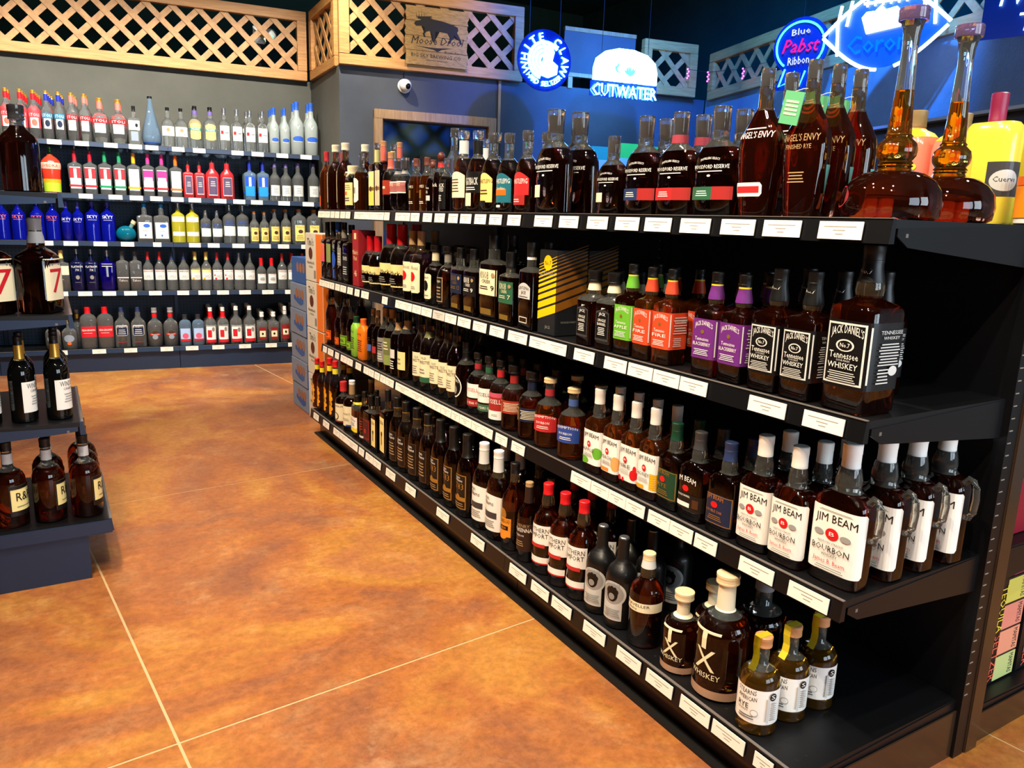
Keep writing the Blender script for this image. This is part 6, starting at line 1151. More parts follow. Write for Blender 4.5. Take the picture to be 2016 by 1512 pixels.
# wood
def woodmat(name, c1, c2, vec, rough=.5):
    m = pm(name, c1, rough); r, n = noise_col(m, c1, c2, 6, 6, .6, 'Object', (.3, .7), vec)
    m.node_tree.links.new(r.outputs[0], m.node_tree.nodes['Principled BSDF'].inputs['Base Color']); return m
PINE = woodmat('pine', 'AC743C', 'CE9856', (1, 1, 14)); SLAT = woodmat('pine_slat', 'A07040', 'C8965A', (3, 3, 3)); OAK = woodmat('oak_trim', '8A6848', 'A88860', (12, 12, 1))
def lattice(p, q, z0, z1, label, sp=.134, sw=.044, rail=.075, post=.075, extra=()):
    """framed diagonal lattice standing on the line p-q"""
    p, q = Vector(p+(0,)), Vector(q+(0,)); d = q-p; Ln = d.length; ang = math.atan2(d.y, d.x)
    root = empty('lattice_panel', (p.x, p.y, 0), ang); meta(root, label, 'lattice panel', 'lattice panels above the walls')
    box('rail', (0, -.03, z0), (Ln, .03, z0+rail), PINE, root, .003); box('rail', (0, -.03, z1-rail), (Ln, .03, z1), PINE, root, .003)
    box('stile', (0, -.032, z0+rail), (post, .032, z1-rail), PINE, root, .003); box('stile', (Ln-post, -.032, z0+rail), (Ln, .032, z1-rail), PINE, root, .003)
    a0, a1, b0, b1 = post*.7, Ln-post*.7, z0+rail*.7, z1-rail*.7
    st = sp*math.sqrt(2)
    for sg in (1, -1):
        k = -(b1-b0) if sg == 1 else 0
        c0 = a0-(b1-b0)+.03 if sg == 1 else a0+.03
        end = a1 if sg == 1 else a1+(b1-b0)
        x = c0
        while x < end:
            # line from (x,b0) going up with slope sg
            ta, tb = 0, b1-b0
            if sg == 1: ta = max(ta, a0-x); tb = min(tb, a1-x)
            else: ta = max(ta, x-a1); tb = min(tb, x-a0)
            if tb-ta > .03:
                xa, xb = x+sg*ta, x+sg*tb; za, zb = b0+ta, b0+tb
                dx, dz = (xb-xa), (zb-za); l = math.hypot(dx, dz); nx, nz = -dz/l*sw/2, dx/l*sw/2
                bm = bmesh.new(); prism(bm, [(xa+nx, za+nz), (xb+nx, zb+nz), (xb-nx, zb-nz), (xa-nx, za-nz)], 'xz', .0 if sg == 1 else -.008, .008 if sg == 1 else .0)
                newobj('slat', mesh_of(bm, 'slat'), root, [SLAT])
            x += st
    return root
lattice((-1.9, 7.06+.112*1.9), (1.99, 6.837), 2.345, 2.885, 'long pine lattice panel above the clear bottle wall shelves')
lattice((2.03, 6.78), (1.985, 5.985), 2.345, 2.885, 'short pine lattice panel turning the wall corner')
lattice((1.96, 5.90), (3.39, 5.90-.176*1.43), 2.345, 2.90, 'pine lattice panel carrying the moose board')
lattice((4.45, 5.43), (4.97, 5.43-.176*.52), 2.35, 2.78, 'dim lattice panel at the far blue corner', .14)
lattice((5.09, 5.26), (4.07, 1.50), 2.33, 2.71, 'long dim lattice panel above the blue right wall', .15)
# dark fascia board between the two lattice panels
fp = empty('fascia_panel', (3.76, 5.606, 0), math.atan2(-.176, 1)); meta(fp, 'blue lit framed board between the glowing signs', 'panel')
box('board', (0, -.01, 2.45), (.66, .01, 2.79), WALLC, fp); box('post', (.05, -.008, 2.34), (.09, .022, 2.45), OAK, fp); box('post', (.57, -.008, 2.34), (.61, .022, 2.45), OAK, fp); box('frame_rail', (0, -.02, 2.78), (.66, .02, 2.81), OAK, fp); box('frame_rail', (0, -.02, 2.43), (.66, .02, 2.46), OAK, fp)
# doorway with an oak frame
dr = empty('door_1', Cp(2.221)+(0,), math.atan2(-.176, 1)); meta(dr, kind='structure')
dl = .985
box('door_jamb', (0, -.05, 0), (.065, .03, 2.045), OAK, dr, .004); box('door_jamb', (dl-.065, -.05, 0), (dl, .03, 2.045), OAK, dr, .004); box('door_head', (0, -.052, 1.98), (dl, .03, 2.05), OAK, dr, .004)
TEAL = pm('teal_room_paint', '4A605E', .8)
vwall('wall_rear', (2.1, 7.0), (3.9, 6.7), 0, 2.3, TEAL, .05)
cb = empty('cupboard', (2.86, 6.45, 0), -.17); meta(cb, 'brown cupboard standing in the room beyond the doorway', 'cupboard')
box('carcass', (0, 0, .05), (.3, .22, 1.78), pm('brown_laminate', '4A342A', .5), cb); box('plinth', (.01, .01, 0), (.29, .2, .05), DARK, cb); box('door', (.01, -.015, .08), (.29, 0, 1.75), pm('brown_laminate_door', '55402F', .5), cb)
meta(vwall('trim_1', Cp(3.213), Cp(3.235), 0, LZ, OAK, .012, -1), kind='structure')
# security cameras
def sec_cam(loc, rz, label):
    r = empty('security_camera', loc, rz); meta(r, label, 'security camera')
    wm = pm('white_plastic', 'E0E0DC', .35)
    bm = bmesh.new(); lathe(bm, [(.052, 0), (.052, .018), (.045, .024)], 20); me = mesh_of(bm, 'b', True); o = newobj('mount', me, r, [wm]); o.rotation_euler = (R(90), 0, 0)
    bm = bmesh.new(); bmesh.ops.create_uvsphere(bm, u_segments=20, v_segments=12, radius=.046); o = newobj('housing', mesh_of(bm, 'h', True), r, [wm]); o.location = (0, -.05, 0)
    bm = bmesh.new(); bmesh.ops.create_uvsphere(bm, u_segments=16, v_segments=10, radius=.024); o = newobj('lens', mesh_of(bm, 'l', True), r, [pm('black_lens', '08080A', .1)]); o.location = (.010, -.078, -.008)
    return r
s1 = sec_cam(Cp(2.455)+(2.235,), -.17, 'white dome security camera on wall below moose board')
s1.location.y -= .003
bm = bmesh.new(); tube(bm, [(0, -.01, .05), (-.004, -.008, .08), (.0, -.006, .10)], .003, 6); newobj('cable', mesh_of(bm, 'c', True), s1, [DARK])
s2 = empty('wireless_unit', (1.69, 7.0, 2.70), -.11); meta(s2, 'white device with green light behind the long lattice', 'device')
box('case', (-.09, 0, -.07), (.01, .05, .07), pm('white_plastic', 'E0E0DC', .35), s2, .008)
bm = bmesh.new(); bmesh.ops.create_uvsphere(bm, u_segments=18, v_segments=12, radius=.05); o = newobj('dome', mesh_of(bm, 'd', True), s2, [pm('white_plastic', 'E0E0DC', .35)]); o.location = (.05, .02, .01)
bm = bmesh.new(); bmesh.ops.create_uvsphere(bm, u_segments=8, v_segments=6, radius=.008); o = newobj('indicator', mesh_of(bm, 'd', True), s2, [pm('green_led', '20FF90', .3, emit=4)]); o.location = (.06, -.03, -.02)
box('bracket', (-.05, .02, -.355), (-.03, .04, -.07), DARK, s2)

# ---------------- moose board ----------------
sg = empty('wooden_sign', (2.43, 5.765, 0), math.atan2(-.176, 1)); meta(sg, 'weathered plank sign with black moose hung on lattice', 'sign')
W, Z0, Z1_ = .49, 2.385, 2.80
PLANK = woodmat('weathered_plank', '8A6636', 'C09A5C', (4, 4, 26), .7); INK = pm('sign_ink', '1C1612', .7)
rr = random.Random(5)
for i in range(4):
    za, zb = Z0+(Z1_-Z0)*i/4+.0015, Z0+(Z1_-Z0)*(i+1)/4-.0015
    L_ = [(rr.uniform(-.008, .008), za+(zb-za)*k/4) for k in range(5)]; R_ = [(W+rr.uniform(-.008, .008), za+(zb-za)*k/4) for k in range(5)]
    bm = bmesh.new(); prism(bm, L_[::-1]+R_, 'xz', -.012, .0); newobj('plank', mesh_of(bm, 'plank'), sg, [PLANK])
bm = bmesh.new()
moose = [(.10, .66), (.085, .70), (.095, .74), (.13, .765), (.15, .80), (.19, .815), (.235, .80), (.29, .79), (.34, .765), (.385, .745), (.42, .71), (.425, .66), (.415, .62), (.43, .56), (.445, .50), (.455, .43), (.445, .425), (.43, .49), (.405, .55), (.385, .58), (.395, .52), (.37, .47), (.365, .42), (.35, .42), (.355, .48), (.36, .54), (.34, .59), (.28, .60), (.25, .60), (.245, .54), (.25, .47), (.24, .42), (.225, .42), (.23, .48), (.22, .55), (.205, .60), (.18, .58), (.165, .54), (.175, .49), (.16, .485), (.15, .54), (.165, .60), (.165, .65), (.14, .67)]
pts = [((x-.02)*1.02, Z0+(z)*.415) for x, z in moose]
vs = [bm.verts.new((x, -.0135, z)) for x, z in pts]; f = bm.faces.new(vs); bmesh.ops.triangulate(bm, faces=[f])
for k in range(7):
    x = .075+k*.019; t = .012+.002*k
    v = [bm.verts.new(q) for q in ((x+.01, -.0137, Z0+.80*.415), (x+.016, -.0137, Z0+.80*.415), (x+.006+k*.001, -.0137, Z0+(.90+.05*math.sin(k))*.415))]; bm.faces.new(v)
v = [bm.verts.new(q) for q in ((.09, -.0136, Z0+.82*.415), (.10, -.0136, Z0+.78*.415), (.19, -.0136, Z0+.79*.415), (.20, -.0136, Z0+.85*.415))]; bm.faces.new(v)
newobj('moose_print', mesh_of(bm, 'p'), sg, [INK])
bm = bmesh.new()
flat_text(bm, 'Moose Drool', (.245, -.0136, Z0+.155), (1, 0, .03), (.25, 0, 1), .055, .40, 0)
flat_text(bm, 'Brown Ale', (.36, -.0136, Z0+.100), (1, 0, 0), (.2, 0, 1), .018, .11, 0)
flat_text(bm, 'BIG SKY BREWING CO.', (.245, -.0136, Z0+.058), (1, 0, 0), (0, 0, 1), .026, .40, 0)
flat_text(bm, 'MISSOULA, MONTANA', (.245, -.0136, Z0+.035), (1, 0, 0), (0, 0, 1), .010, .17, 0)
v = [bm.verts.new(q) for q in ((.08, -.0136, Z0+.135), (.22, -.0136, Z0+.118), (.25, -.0136, Z0+.105), (.28, -.0136, Z0+.122), (.36, -.0136, Z0+.14), (.22, -.0136, Z0+.13))]; bm.faces.new(v)
newobj('lettering', mesh_of(bm, 'p'), sg, [INK])

# ---------------- glowing signs ----------------
def nm(name, col, em, base='FFFFFF'): return pm(name, base, .4, emit=em, ecol=col)
NW = nm('neon_white', (.10, .38, 1.0, 1), 42); NB = nm('neon_cyan', (.02, .62, .95, 1), 3.0); NP = nm('neon_pink', (.95, .005, .22, 1), 1.2, '800020')
NY = nm('neon_tube_warm', (.30, .45, 1.0, 1), 22); NBL = nm('neon_blue_panel', (.0, .10, .75, 1), .9); NT = nm('neon_teal', (.0, .75, .65, 1), 1.6)
ACR = pm('blue_acrylic', '2040A0', .1, trans=.6); WIRE = pm('wire', '101014', .5)
def hang(root, x, z, top=3.9):
    bm = bmesh.new(); tube(bm, [(x, .01, z), (x, .01, top)], .0025, 6); newobj('hanging_wire', mesh_of(bm, 'w'), root, [WIRE])
def letter_ring(bm, s, rad, a0, a1, h, inward=False, mi=0):
    n = len(s)
    for i, ch in enumerate(s):
        if ch == ' ': continue
        a = a0+(a1-a0)*i/(n-1); rd = (math.cos(a), 0, math.sin(a)); tx = (math.sin(a), 0, -math.cos(a))
        if inward: flat_text(bm, ch, (rd[0]*(rad+h), -.012, rd[2]*(rad+h)), (-tx[0], 0, -tx[2]), (-rd[0], 0, -rd[2]), h, None, mi, .004, stretch=False)
        else: flat_text(bm, ch, (rd[0]*rad, -.012, rd[2]*rad), tx, rd, h, None, mi, .004, stretch=False)
wc = empty('neon_sign', (3.255, 5.10, 2.41), -.17); meta(wc, 'round glowing white and blue seltzer sign with letter ring', 'neon sign', 'glowing drink signs')
bm = bmesh.new(); letter_ring(bm, 'WHITE CLAW', .135, R(200), R(-20), .055); letter_ring(bm, 'HARD SELTZER', .145, R(222), R(318), .035, True); newobj('lettering', mesh_of(bm, 'l'), wc, [NW])
bm = bmesh.new()
for k in range(4):
    r0, r1 = .030+.028*k, .052+.028*k
    a = [R(70+t*6.5-10*k) for t in range(34)]
    P = [(r1*math.cos(t), r1*math.sin(t)) for t in a]+[(r0*math.cos(t), r0*math.sin(t)) for t in a[::-1]]
    n = len(a)
    V = [bm.verts.new((x, -.012, z)) for x, z in P]
    for i in range(n-1): bm.faces.new((V[i], V[i+1], V[2*n-2-i], V[2*n-1-i]))
v = [bm.verts.new((x, -.013, z)) for x, z in ((.0, .1), (.05, .115), (.075, .06), (.06, .0), (.105, -.03), (.10, -.09), (.03, -.12), (-.05, -.10), (-.02, -.02))]; bm.faces.new(v)
newobj('wave_emblem', mesh_of(bm, 'l'), wc, [NW])
bm = bmesh.new(); lathe(bm, [(.215, -.004), (.215, .004)], 40); o = newobj('backing_disc', mesh_of(bm, 'd'), wc, [ACR]); o.rotation_euler = (R(90), 0, 0)
hang(wc, -.12, .12, 1.52); hang(wc, .12, .12, 1.52)
ct = empty('neon_sign', (3.92, 4.985, 0), -.17); meta(ct, 'glowing white arched sign above big cutwater lettering', 'neon sign', 'glowing drink signs')
bm = bmesh.new(); P = [(-.275, 2.315), (.275, 2.315), (.275, 2.40), (.255, 2.47), (.18, 2.525), (.06, 2.553), (-.07, 2.553), (-.18, 2.525), (-.255, 2.47), (-.275, 2.40)]
prism(bm, P, 'xz', -.02, .0); newobj('arched_panel', mesh_of(bm, 'a'), ct, [NW])
bm = bmesh.new(); flat_text(bm, 'CUTWATER', (0, -.018, 2.205), (1, 0, 0), (0, 0, 1), .088, .56, 0, .006); newobj('lettering', mesh_of(bm, 'l'), ct, [NW])
bm = bmesh.new(); P = [(-.02, 2.40), (.0, 2.375), (.04, 2.358), (.07, 2.38), (.095, 2.43), (.07, 2.405), (.06, 2.425), (.045, 2.40), (.035, 2.43), (.02, 2.40), (.005, 2.425), (.0, 2.40)]
v = [bm.verts.new((x, -.0215, z)) for x, z in P]; f = bm.faces.new(v); bmesh.ops.triangulate(bm, faces=[f])
P = [(-.10, 2.42), (-.08, 2.43), (-.065, 2.455), (-.06, 2.43), (-.08, 2.405), (-.06, 2.385), (-.045, 2.39), (-.06, 2.375), (-.09, 2.39)]
v = [bm.verts.new((x, -.0215, z)) for x, z in P]; f = bm.faces.new(v); bmesh.ops.triangulate(bm, faces=[f])
newobj('emblem', mesh_of(bm, 'e'), ct, [NT])
bm = bmesh.new(); bmbox(bm, (-.29, .003, 2.20), (.29, .010, 2.31)); newobj('backing_plate', mesh_of(bm, 'e'), ct, [ACR]); hang(ct, -.2, 2.45); hang(ct, .2, 2.45)
fa = math.atan2(-.36, -.93)+math.pi/2
pb = empty('neon_sign', (4.40, 3.74, 2.40), fa); meta(pb, 'round blue ribbon sign with pink neon script', 'neon sign', 'glowing drink signs')
bm = bmesh.new(); tube(bm, [(.155*math.cos(t), -.015, .04+.150*math.sin(t)) for t in [R(-52+284*k/40) for k in range(41)]], .007, 8)
tube(bm, [(-.085, -.015, -.10), (-.12, -.015, -.21), (-.07, -.015, -.19), (-.05, -.015, -.215), (-.02, -.015, -.12), (.02, -.015, -.215), (.05, -.015, -.12)], .006, 8); newobj('ring_tube', mesh_of(bm, 'r', True), pb, [NB])
bm = bmesh.new(); flat_text(bm, 'Pabst', (0, -.017, .0), (1, 0, 0), (.3, 0, 1), .085, .23, 0, .006); newobj('script_lettering', mesh_of(bm, 's'), pb, [NP])
bm = bmesh.new(); flat_text(bm, 'Blue', (0, -.016, .11), (1, 0, .08), (0, 0, 1), .04, .12, 0, .004); flat_text(bm, 'Ribbon', (0, -.016, -.075), (1, 0, .05), (0, 0, 1), .05, .14, 0, .004); newobj('white_lettering', mesh_of(bm, 's'), pb, [nm('neon_soft_white', (.7, .7, 1, 1), 1.0, '8080A0')])
bm = bmesh.new(); P = [(.182*math.cos(t), .04+.182*math.sin(t)) for t in [R(-60+300*k/40) for k in range(41)]]+[(-.12, -.13), (-.15, -.23), (.08, -.23), (.09, -.12)]
prism(bm, P, 'xz', .0, .012); newobj('backing_plate', mesh_of(bm, 's'), pb, [pm('navy_backing', '0A1060', .4, emit=.25, ecol=(0, .05, .6, 1))]); hang(pb, 0, .2, 1.45)
fb_ = math.atan2(-.30, -.95)+math.pi/2
cf = empty('neon_sign', (4.15, 2.95, 2.36), fb_); cf.scale = (.95, 1, .93); meta(cf, 'football outline sign with white crown and blue lettering', 'neon sign', 'glowing drink signs')
def arc(x0, x1, hgt, n=14): return [(x0+(x1-x0)*k/n, -.02, hgt*math.sin(math.pi*(x0+(x1-x0)*k/n+.36)/.72)) for k in range(n+1)]
bm = bmesh.new()
for a, b, hh in ((-.355, .0, .225), (.05, .355, .225), (-.355, -.02, -.225), (.08, .345, -.225)): tube(bm, arc(a, b, hh), .010, 8)
tube(bm, [(-.26, -.02, .17), (-.275, -.02, .06), (-.26, -.02, -.12)], .009, 8); tube(bm, [(-.20, -.02, .19), (-.22, -.02, .05)], .009, 8)
tube(bm, [(.20, -.02, .19), (.22, -.02, .02)], .009, 8); tube(bm, [(.26, -.02, .16), (.275, -.02, .0)], .009, 8)
tube(bm, [(-.13, -.02, .165), (.13, -.02, .165)], .008, 8)
for k in range(6): tube(bm, [(-.11+k*.044, -.02, .145), (-.11+k*.044, -.02, .185)], .006, 6)
newobj('outline_tube', mesh_of(bm, 'o', True), cf, [NY])
bm = bmesh.new(); prism(bm, [(-.10, -.01), (.09, .01), (.125, .115), (.08, .10), (.06, .125), (.0, .115), (-.03, .145), (-.06, .115), (-.11, .115), (-.135, .085)], 'xz', -.024, -.014); newobj('crown', mesh_of(bm, 'c'), cf, [NY])
bm = bmesh.new(); flat_text(bm, 'Corona', (0, -.020, -.12), (1, 0, 0), (0, 0, 1), .105, .40, 0, .01); newobj('lettering', mesh_of(bm, 'c'), cf, [nm('deep_blue_letter', (0, .16, .75, 1), .9, '1040A0')])
bm = bmesh.new(); P = arc(-.36, .36, .21, 24); Q = arc(.36, -.36, -.21, 24)
prism(bm, [(p[0], p[2]) for p in P[1:-1]+Q[1:-1]], 'xz', -.006, .0); newobj('backing_plate', mesh_of(bm, 'c'), cf, [nm('blue_backing', (.0, .12, .9, 1), .55, '1828A0')]); hang(cf, -.15, .2, 1.4); hang(cf, .15, .2, 1.4)
tw = empty('neon_sign', (3.93, 2.19, 2.30), fb_); meta(tw, 'cyan edged lettered tea sign cut by the frame', 'neon sign', 'glowing drink signs')
bm = bmesh.new(); flat_text(bm, 'TWISTED', (.19, -.01, 0), (1, 0, 0), (.15, 0, 1), .095, .46, 0, .006); flat_text(bm, 'TEA', (.19, -.01, -.12), (1, 0, 0), (.15, 0, 1), .08, .25, 0, .006); newobj('lettering', mesh_of(bm, 'c'), tw, [nm('neon_cyan_white', (.35, .85, 1, 1), 2.6)])
bm = bmesh.new(); bmbox(bm, (-.08, .0, -.14), (.46, .008, .12)); newobj('backing_plate', mesh_of(bm, 'c'), tw, [pm('navy_backing', '0A1060', .4)]); hang(tw, 0, .1, 1.56); hang(tw, .38, .1, 1.56)
sl = empty('string_lights', (0, 0, 0)); meta(sl, 'magenta string lights clipped along the far lattice', 'string lights')
NM = nm('magenta_bulb', (.9, .0, .7, 1), 6)
for k, (x, y, z) in enumerate(((4.87, 5.27, 2.56), (4.98, 5.14, 2.53), (4.85, 4.62, 2.47), (4.67, 3.98, 2.45))):
    bm = bmesh.new()
    for j in range(5): bmesh.ops.create_icosphere(bm, subdivisions=1, radius=.008, matrix=Matrix.Translation((x-.05+.012*(j % 2), y, z-.018*j)))
    newobj('bulb_cluster', mesh_of(bm, 'b'), sl, [NM])
bm = bmesh.new(); tube(bm, [(4.82, 5.27, 2.56), (4.93, 5.14, 2.53), (4.80, 4.62, 2.47), (4.62, 3.98, 2.45)], .002, 5); newobj('cord', mesh_of(bm, 'b'), sl, [WIRE])

# ---------------- shelving ----------------
def metalmat(name, c, rough, bump=0):
    return pm(name, c, rough, .35, spec=.6)
SHM = metalmat('black_enamel', '111215', .34); SHM2 = metalmat('shelf_deck_enamel', '0E0F12', .42); PANEL = metalmat('back_panel_enamel', '0B0D12', .5); CHAN = metalmat('channel_plastic', '17171A', .22)
BLUEM = metalmat('blue_black_enamel', '26364F', .36); RIM = pm('channel_edge', '6A6460', .35); TAGM = pm('tag_card', 'F4F1E6', .55); TAGP = pm('tag_print', '9A958C', .6); SLOT = pm('slot_metal', '8A8478', .4)
SIDEP = pm('black_gloss_floor_tint', '3A2A1E', .2, .1, spec=.8)  # black gloss panels; the floor's brown reflection is put into the colour
bm = bmesh.new(); bmbox(bm, (0, -.001, -.017), (1, .001, .0165), 0)
for k, (a, b) in enumerate(((.12, .86), (.34, .62), (.40, .58))): bmbox(bm, (a, -.0014, .006-.007*k), (b, -.001, .0075-.007*k), 1)
TAGMESH = mesh_of(bm, 'price_tag'); TAGMESH.materials.append(TAGM); TAGMESH.materials.append(TAGP)
def shelf_mesh(l, d, big=(True, True), lip=.044):
    """shelf in local frame: x along length 0..l, y 0 (front) .. d, top at z 0"""
    bm = bmesh.new()
    bmbox(bm, (.002, .012, -.016), (l-.002, d, 0), 1)
    prism(bm, [(0, -lip), (-.002, -lip), (.004, .001), (.014, .001), (.014, -lip)], 'yz', .001, l-.001, 0)
    bmbox(bm, (.001, .002, .001), (l-.001, .010, .0025), 2)
    for x, bg in zip((0, l-.003), big):
        flo, fhi = (.034, .058) if bg == 2 else (.05, .09) if bg else (.028, .034)
        prism(bm, [(.02, -.016), (.02, -.03), (.055, -flo), (d, -fhi), (d, -.002)], 'yz', x, x+.003, 0)
        if bg: bmbox(bm, (x+(-.0006 if x == 0 else .003), .045, -.032), (x+(.0 if x == 0 else .0036), .052, -.025), 2)
    for k in range(3): bmbox(bm, (.12+k*(l-.24)/2-.01, .02, -.030), (.12+k*(l-.24)/2+.01, d-.02, -.016), 0)
    return mesh_of(bm, 'shelf')
def add_shelf(root, px, py, z, l, d, ang, tags, s0, mats, lip=.044, tagdir=1, big=(False, False)):
    """px,py: start of front edge, ang: direction of length, s0: tag coordinate at start"""
    o = newobj('shelf', shelf_mesh(l, d, big, lip=lip), root, mats); o.location = (px, py, z); o.rotation_euler = (0, 0, ang)
    for a, b in tags:
        w = abs(b-a); st = min((a-s0)*tagdir, (b-s0)*tagdir)
        if st < -.02 or st+w/2 > l: continue
        t = newobj('price_tag', TAGMESH, o); t.location = (max(.002, st), -.0035, -.022); t.scale = (w, 1, 1); t.rotation_euler = (R(-6), 0, 0)
    return o
SM = [SHM, SHM2, RIM]
# main gondola: aisle side faces -x ; local length runs towards -y
X0, XB, XC, Y0, Y1 = 1.30, 1.228, 1.80, .862, 4.30
SEC = [(Y0, 2.058), (2.058, 3.178), (3.178, Y1)]
gd = empty('gondola_shelf', (0, 0, 0)); meta(gd, 'long black double sided whiskey gondola with five levels', 'shelving')
for za, key in ((1.273, 'T1'), (.898, 'T2'), (.527, 'T3')):
    for a, b in SEC: add_shelf(gd, X0, b, za, b-a, XC-X0, -math.pi/2, TAGS[key], b, SM, tagdir=-1, big=(False, a == Y0))
for a, b in SEC:
    add_shelf(gd, XB, b, .152, b-a, XC-XB, -math.pi/2, TAGS['T4'], b, SM, .05, tagdir=-1)
    box('kick_panel', (XB+.055, a+.002, 0), (XB+.07, b-.002, .11), SIDEP, gd)
    box('back_panel', (XC+.002, a+.016, .12), (XC+.012, b-.016, 1.255), PANEL, gd)
    for za in (.10, .52, .90, 1.273):
        o = newobj('shelf', shelf_mesh(b-a, .50, (a == Y0, False)), gd, SM); o.location = (2.37 if za > .2 else 2.40, a, za); o.rotation_euler = (0, 0, math.pi/2)
for k, y in enumerate((Y0, 2.058, 3.178, Y1)):
    up = box('upright', (1.795, y-.014, 0), (1.835, y+.014, 1.262), SHM, gd)
    bm = bmesh.new(); z = .17
    while z < 1.25: bmbox(bm, (1.799, y-.0152, z), (1.812, y-.0140, z+.0025)); z += .0285  # pale ticks: reflections on the upright slots, put in as light grey
    o = meta(newobj('slot_glints', mesh_of(bm, 's'), up, [SLOT]), kind='stuff')
box('end_post', (1.838, Y0-.018, 0), (1.892, Y0-.004, 1.25), SIDEP, gd, .003)
box('base_side', (XB+.07, Y0-.006, .0), (1.80, Y0-.002, .125), SIDEP, gd); box('base_side', (1.90, Y0-.006, .0), (2.36, Y0-.002, .08), SIDEP, gd)
box('base_strip', (XB+.02, Y0, 0), (XB+.055, Y1, .008), pm('matte_strip_black', '0C0A09', .7), gd)  # flat black strip along the floor in front of the kick panel
def deckholes(root, x0, x1, y0, y1, z):
    bm = bmesh.new()
    y = y0+.04
    while y < y1-.03:
        for x in (x0+.045, x0+.075):
            bmesh.ops.create_circle(bm, cap_ends=True, radius=.0035, segments=6, matrix=Matrix.Translation((x, y, z+.0003)))
        y += .05
    meta(newobj('perforation', mesh_of(bm, 'p'), root, [pm('hole_black', '020202', .9)]), kind='stuff')
deckholes(gd, XB, XC, Y0, Y1, .152)
# left gondola
lg = empty('gondola_shelf', (0, 0, 0)); meta(lg, 'blue black gondola end at left carrying dark bottles', 'shelving')
LM = [BLUEM, SHM2, RIM]
for za, d, xf in ((1.29, .50, .05), (.91, .50, .05), (.555, .50, .055), (.205, .57, .115)):
    o = newobj('shelf', shelf_mesh(.60, d, (2, False)), lg, LM); o.location = (xf, 2.83, za); o.rotation_euler = (0, 0, math.pi/2)
box('end_bracket', (-.455, 2.822, .158), (.112, 2.83, .204), BLUEM, lg, .002)
box('kick_panel', (-.45, 2.832, 0), (.038, 2.842, .158), BLUEM, lg); box('kick_panel', (.026, 2.842, 0), (.038, 3.42, .158), BLUEM, lg)
box('back_panel', (-.47, 2.85, .1), (-.455, 3.42, 1.6), PANEL, lg); box('upright', (-.50, 2.83, 0), (-.47, 2.86, 1.62), BLUEM, lg)
# wall unit
wu = empty('wall_shelving', (0, 6.69, 0), -.11154); meta(wu, 'black wall shelving bays filled with clear spirit bottles', 'shelving')
PEG = pm('pegboard', '1A2634', .55); nt = PEG.node_tree; N = nt.nodes
tc = N.new('ShaderNodeTexCoord'); mp = N.new('ShaderNodeMapping'); mp.inputs['Scale'].default_value = (39.4, 39.4, 39.4); nt.links.new(tc.outputs['Object'], mp.inputs[0])
fr = N.new('ShaderNodeVectorMath'); fr.operation = 'FRACTION'; nt.links.new(mp.outputs[0], fr.inputs[0])
sb = N.new('ShaderNodeVectorMath'); sb.operation = 'SUBTRACT'; sb.inputs[1].default_value = (.5, .5, .5); nt.links.new(fr.outputs[0], sb.inputs[0])
ml = N.new('ShaderNodeVectorMath'); ml.operation = 'MULTIPLY'; ml.inputs[1].default_value = (1, 0, 1); nt.links.new(sb.outputs[0], ml.inputs[0])
ln = N.new('ShaderNodeVectorMath'); ln.operation = 'LENGTH'; nt.links.new(ml.outputs[0], ln.inputs[0])
cp = N.new('ShaderNodeMath'); cp.operation = 'GREATER_THAN'; cp.inputs[1].default_value = .16; nt.links.new(ln.outputs['Value'], cp.inputs[0])
mx = N.new('ShaderNodeMix'); mx.data_type = 'RGBA'; nt.links.new(cp.outputs[0], mx.inputs[0]); mx.inputs[6].default_value = lin('04060A'); mx.inputs[7].default_value = lin('34495E'); nt.links.new(mx.outputs[2], N['Principled BSDF'].inputs['Base Color'])
WSEC = [(-1.62, -.385), (-.385, .845), (.845, 1.985)]
for a, b in WSEC:
    for key, z in (('W1', 1.719), ('W2', 1.345), ('W3', .998), ('W4', .624), ('W5', .178)):
        d = .34 if z > .2 else .38
        o = newobj('shelf', shelf_mesh(b-a, d, (False, False), lip=.032), wu, [BLUEM, SHM2, RIM]); o.location = (a, 0, z)
        for p, q in TAGS[key]:
            p, q = p/.99378, q/.99378
            if p >= a-.02 and (p+q)/2 < b:
                t = newobj('price_tag', TAGMESH, o); t.location = (max(.002, p-a), -.0035, -.016); t.scale = (min(q, b-.002)-max(p, a+.002), 1, 1)
    box('back_panel', (a+.01, .385, .12), (b-.01, .392, 1.705), PEG, wu); box('kick_panel', (a+.002, .02, 0), (b-.002, .03, .145), BLUEM, wu)
for x in (-1.62, -.385, .845, 1.972): box('upright', (x-.012, .355, 0), (x+.012, .40, 1.715), BLUEM, wu)

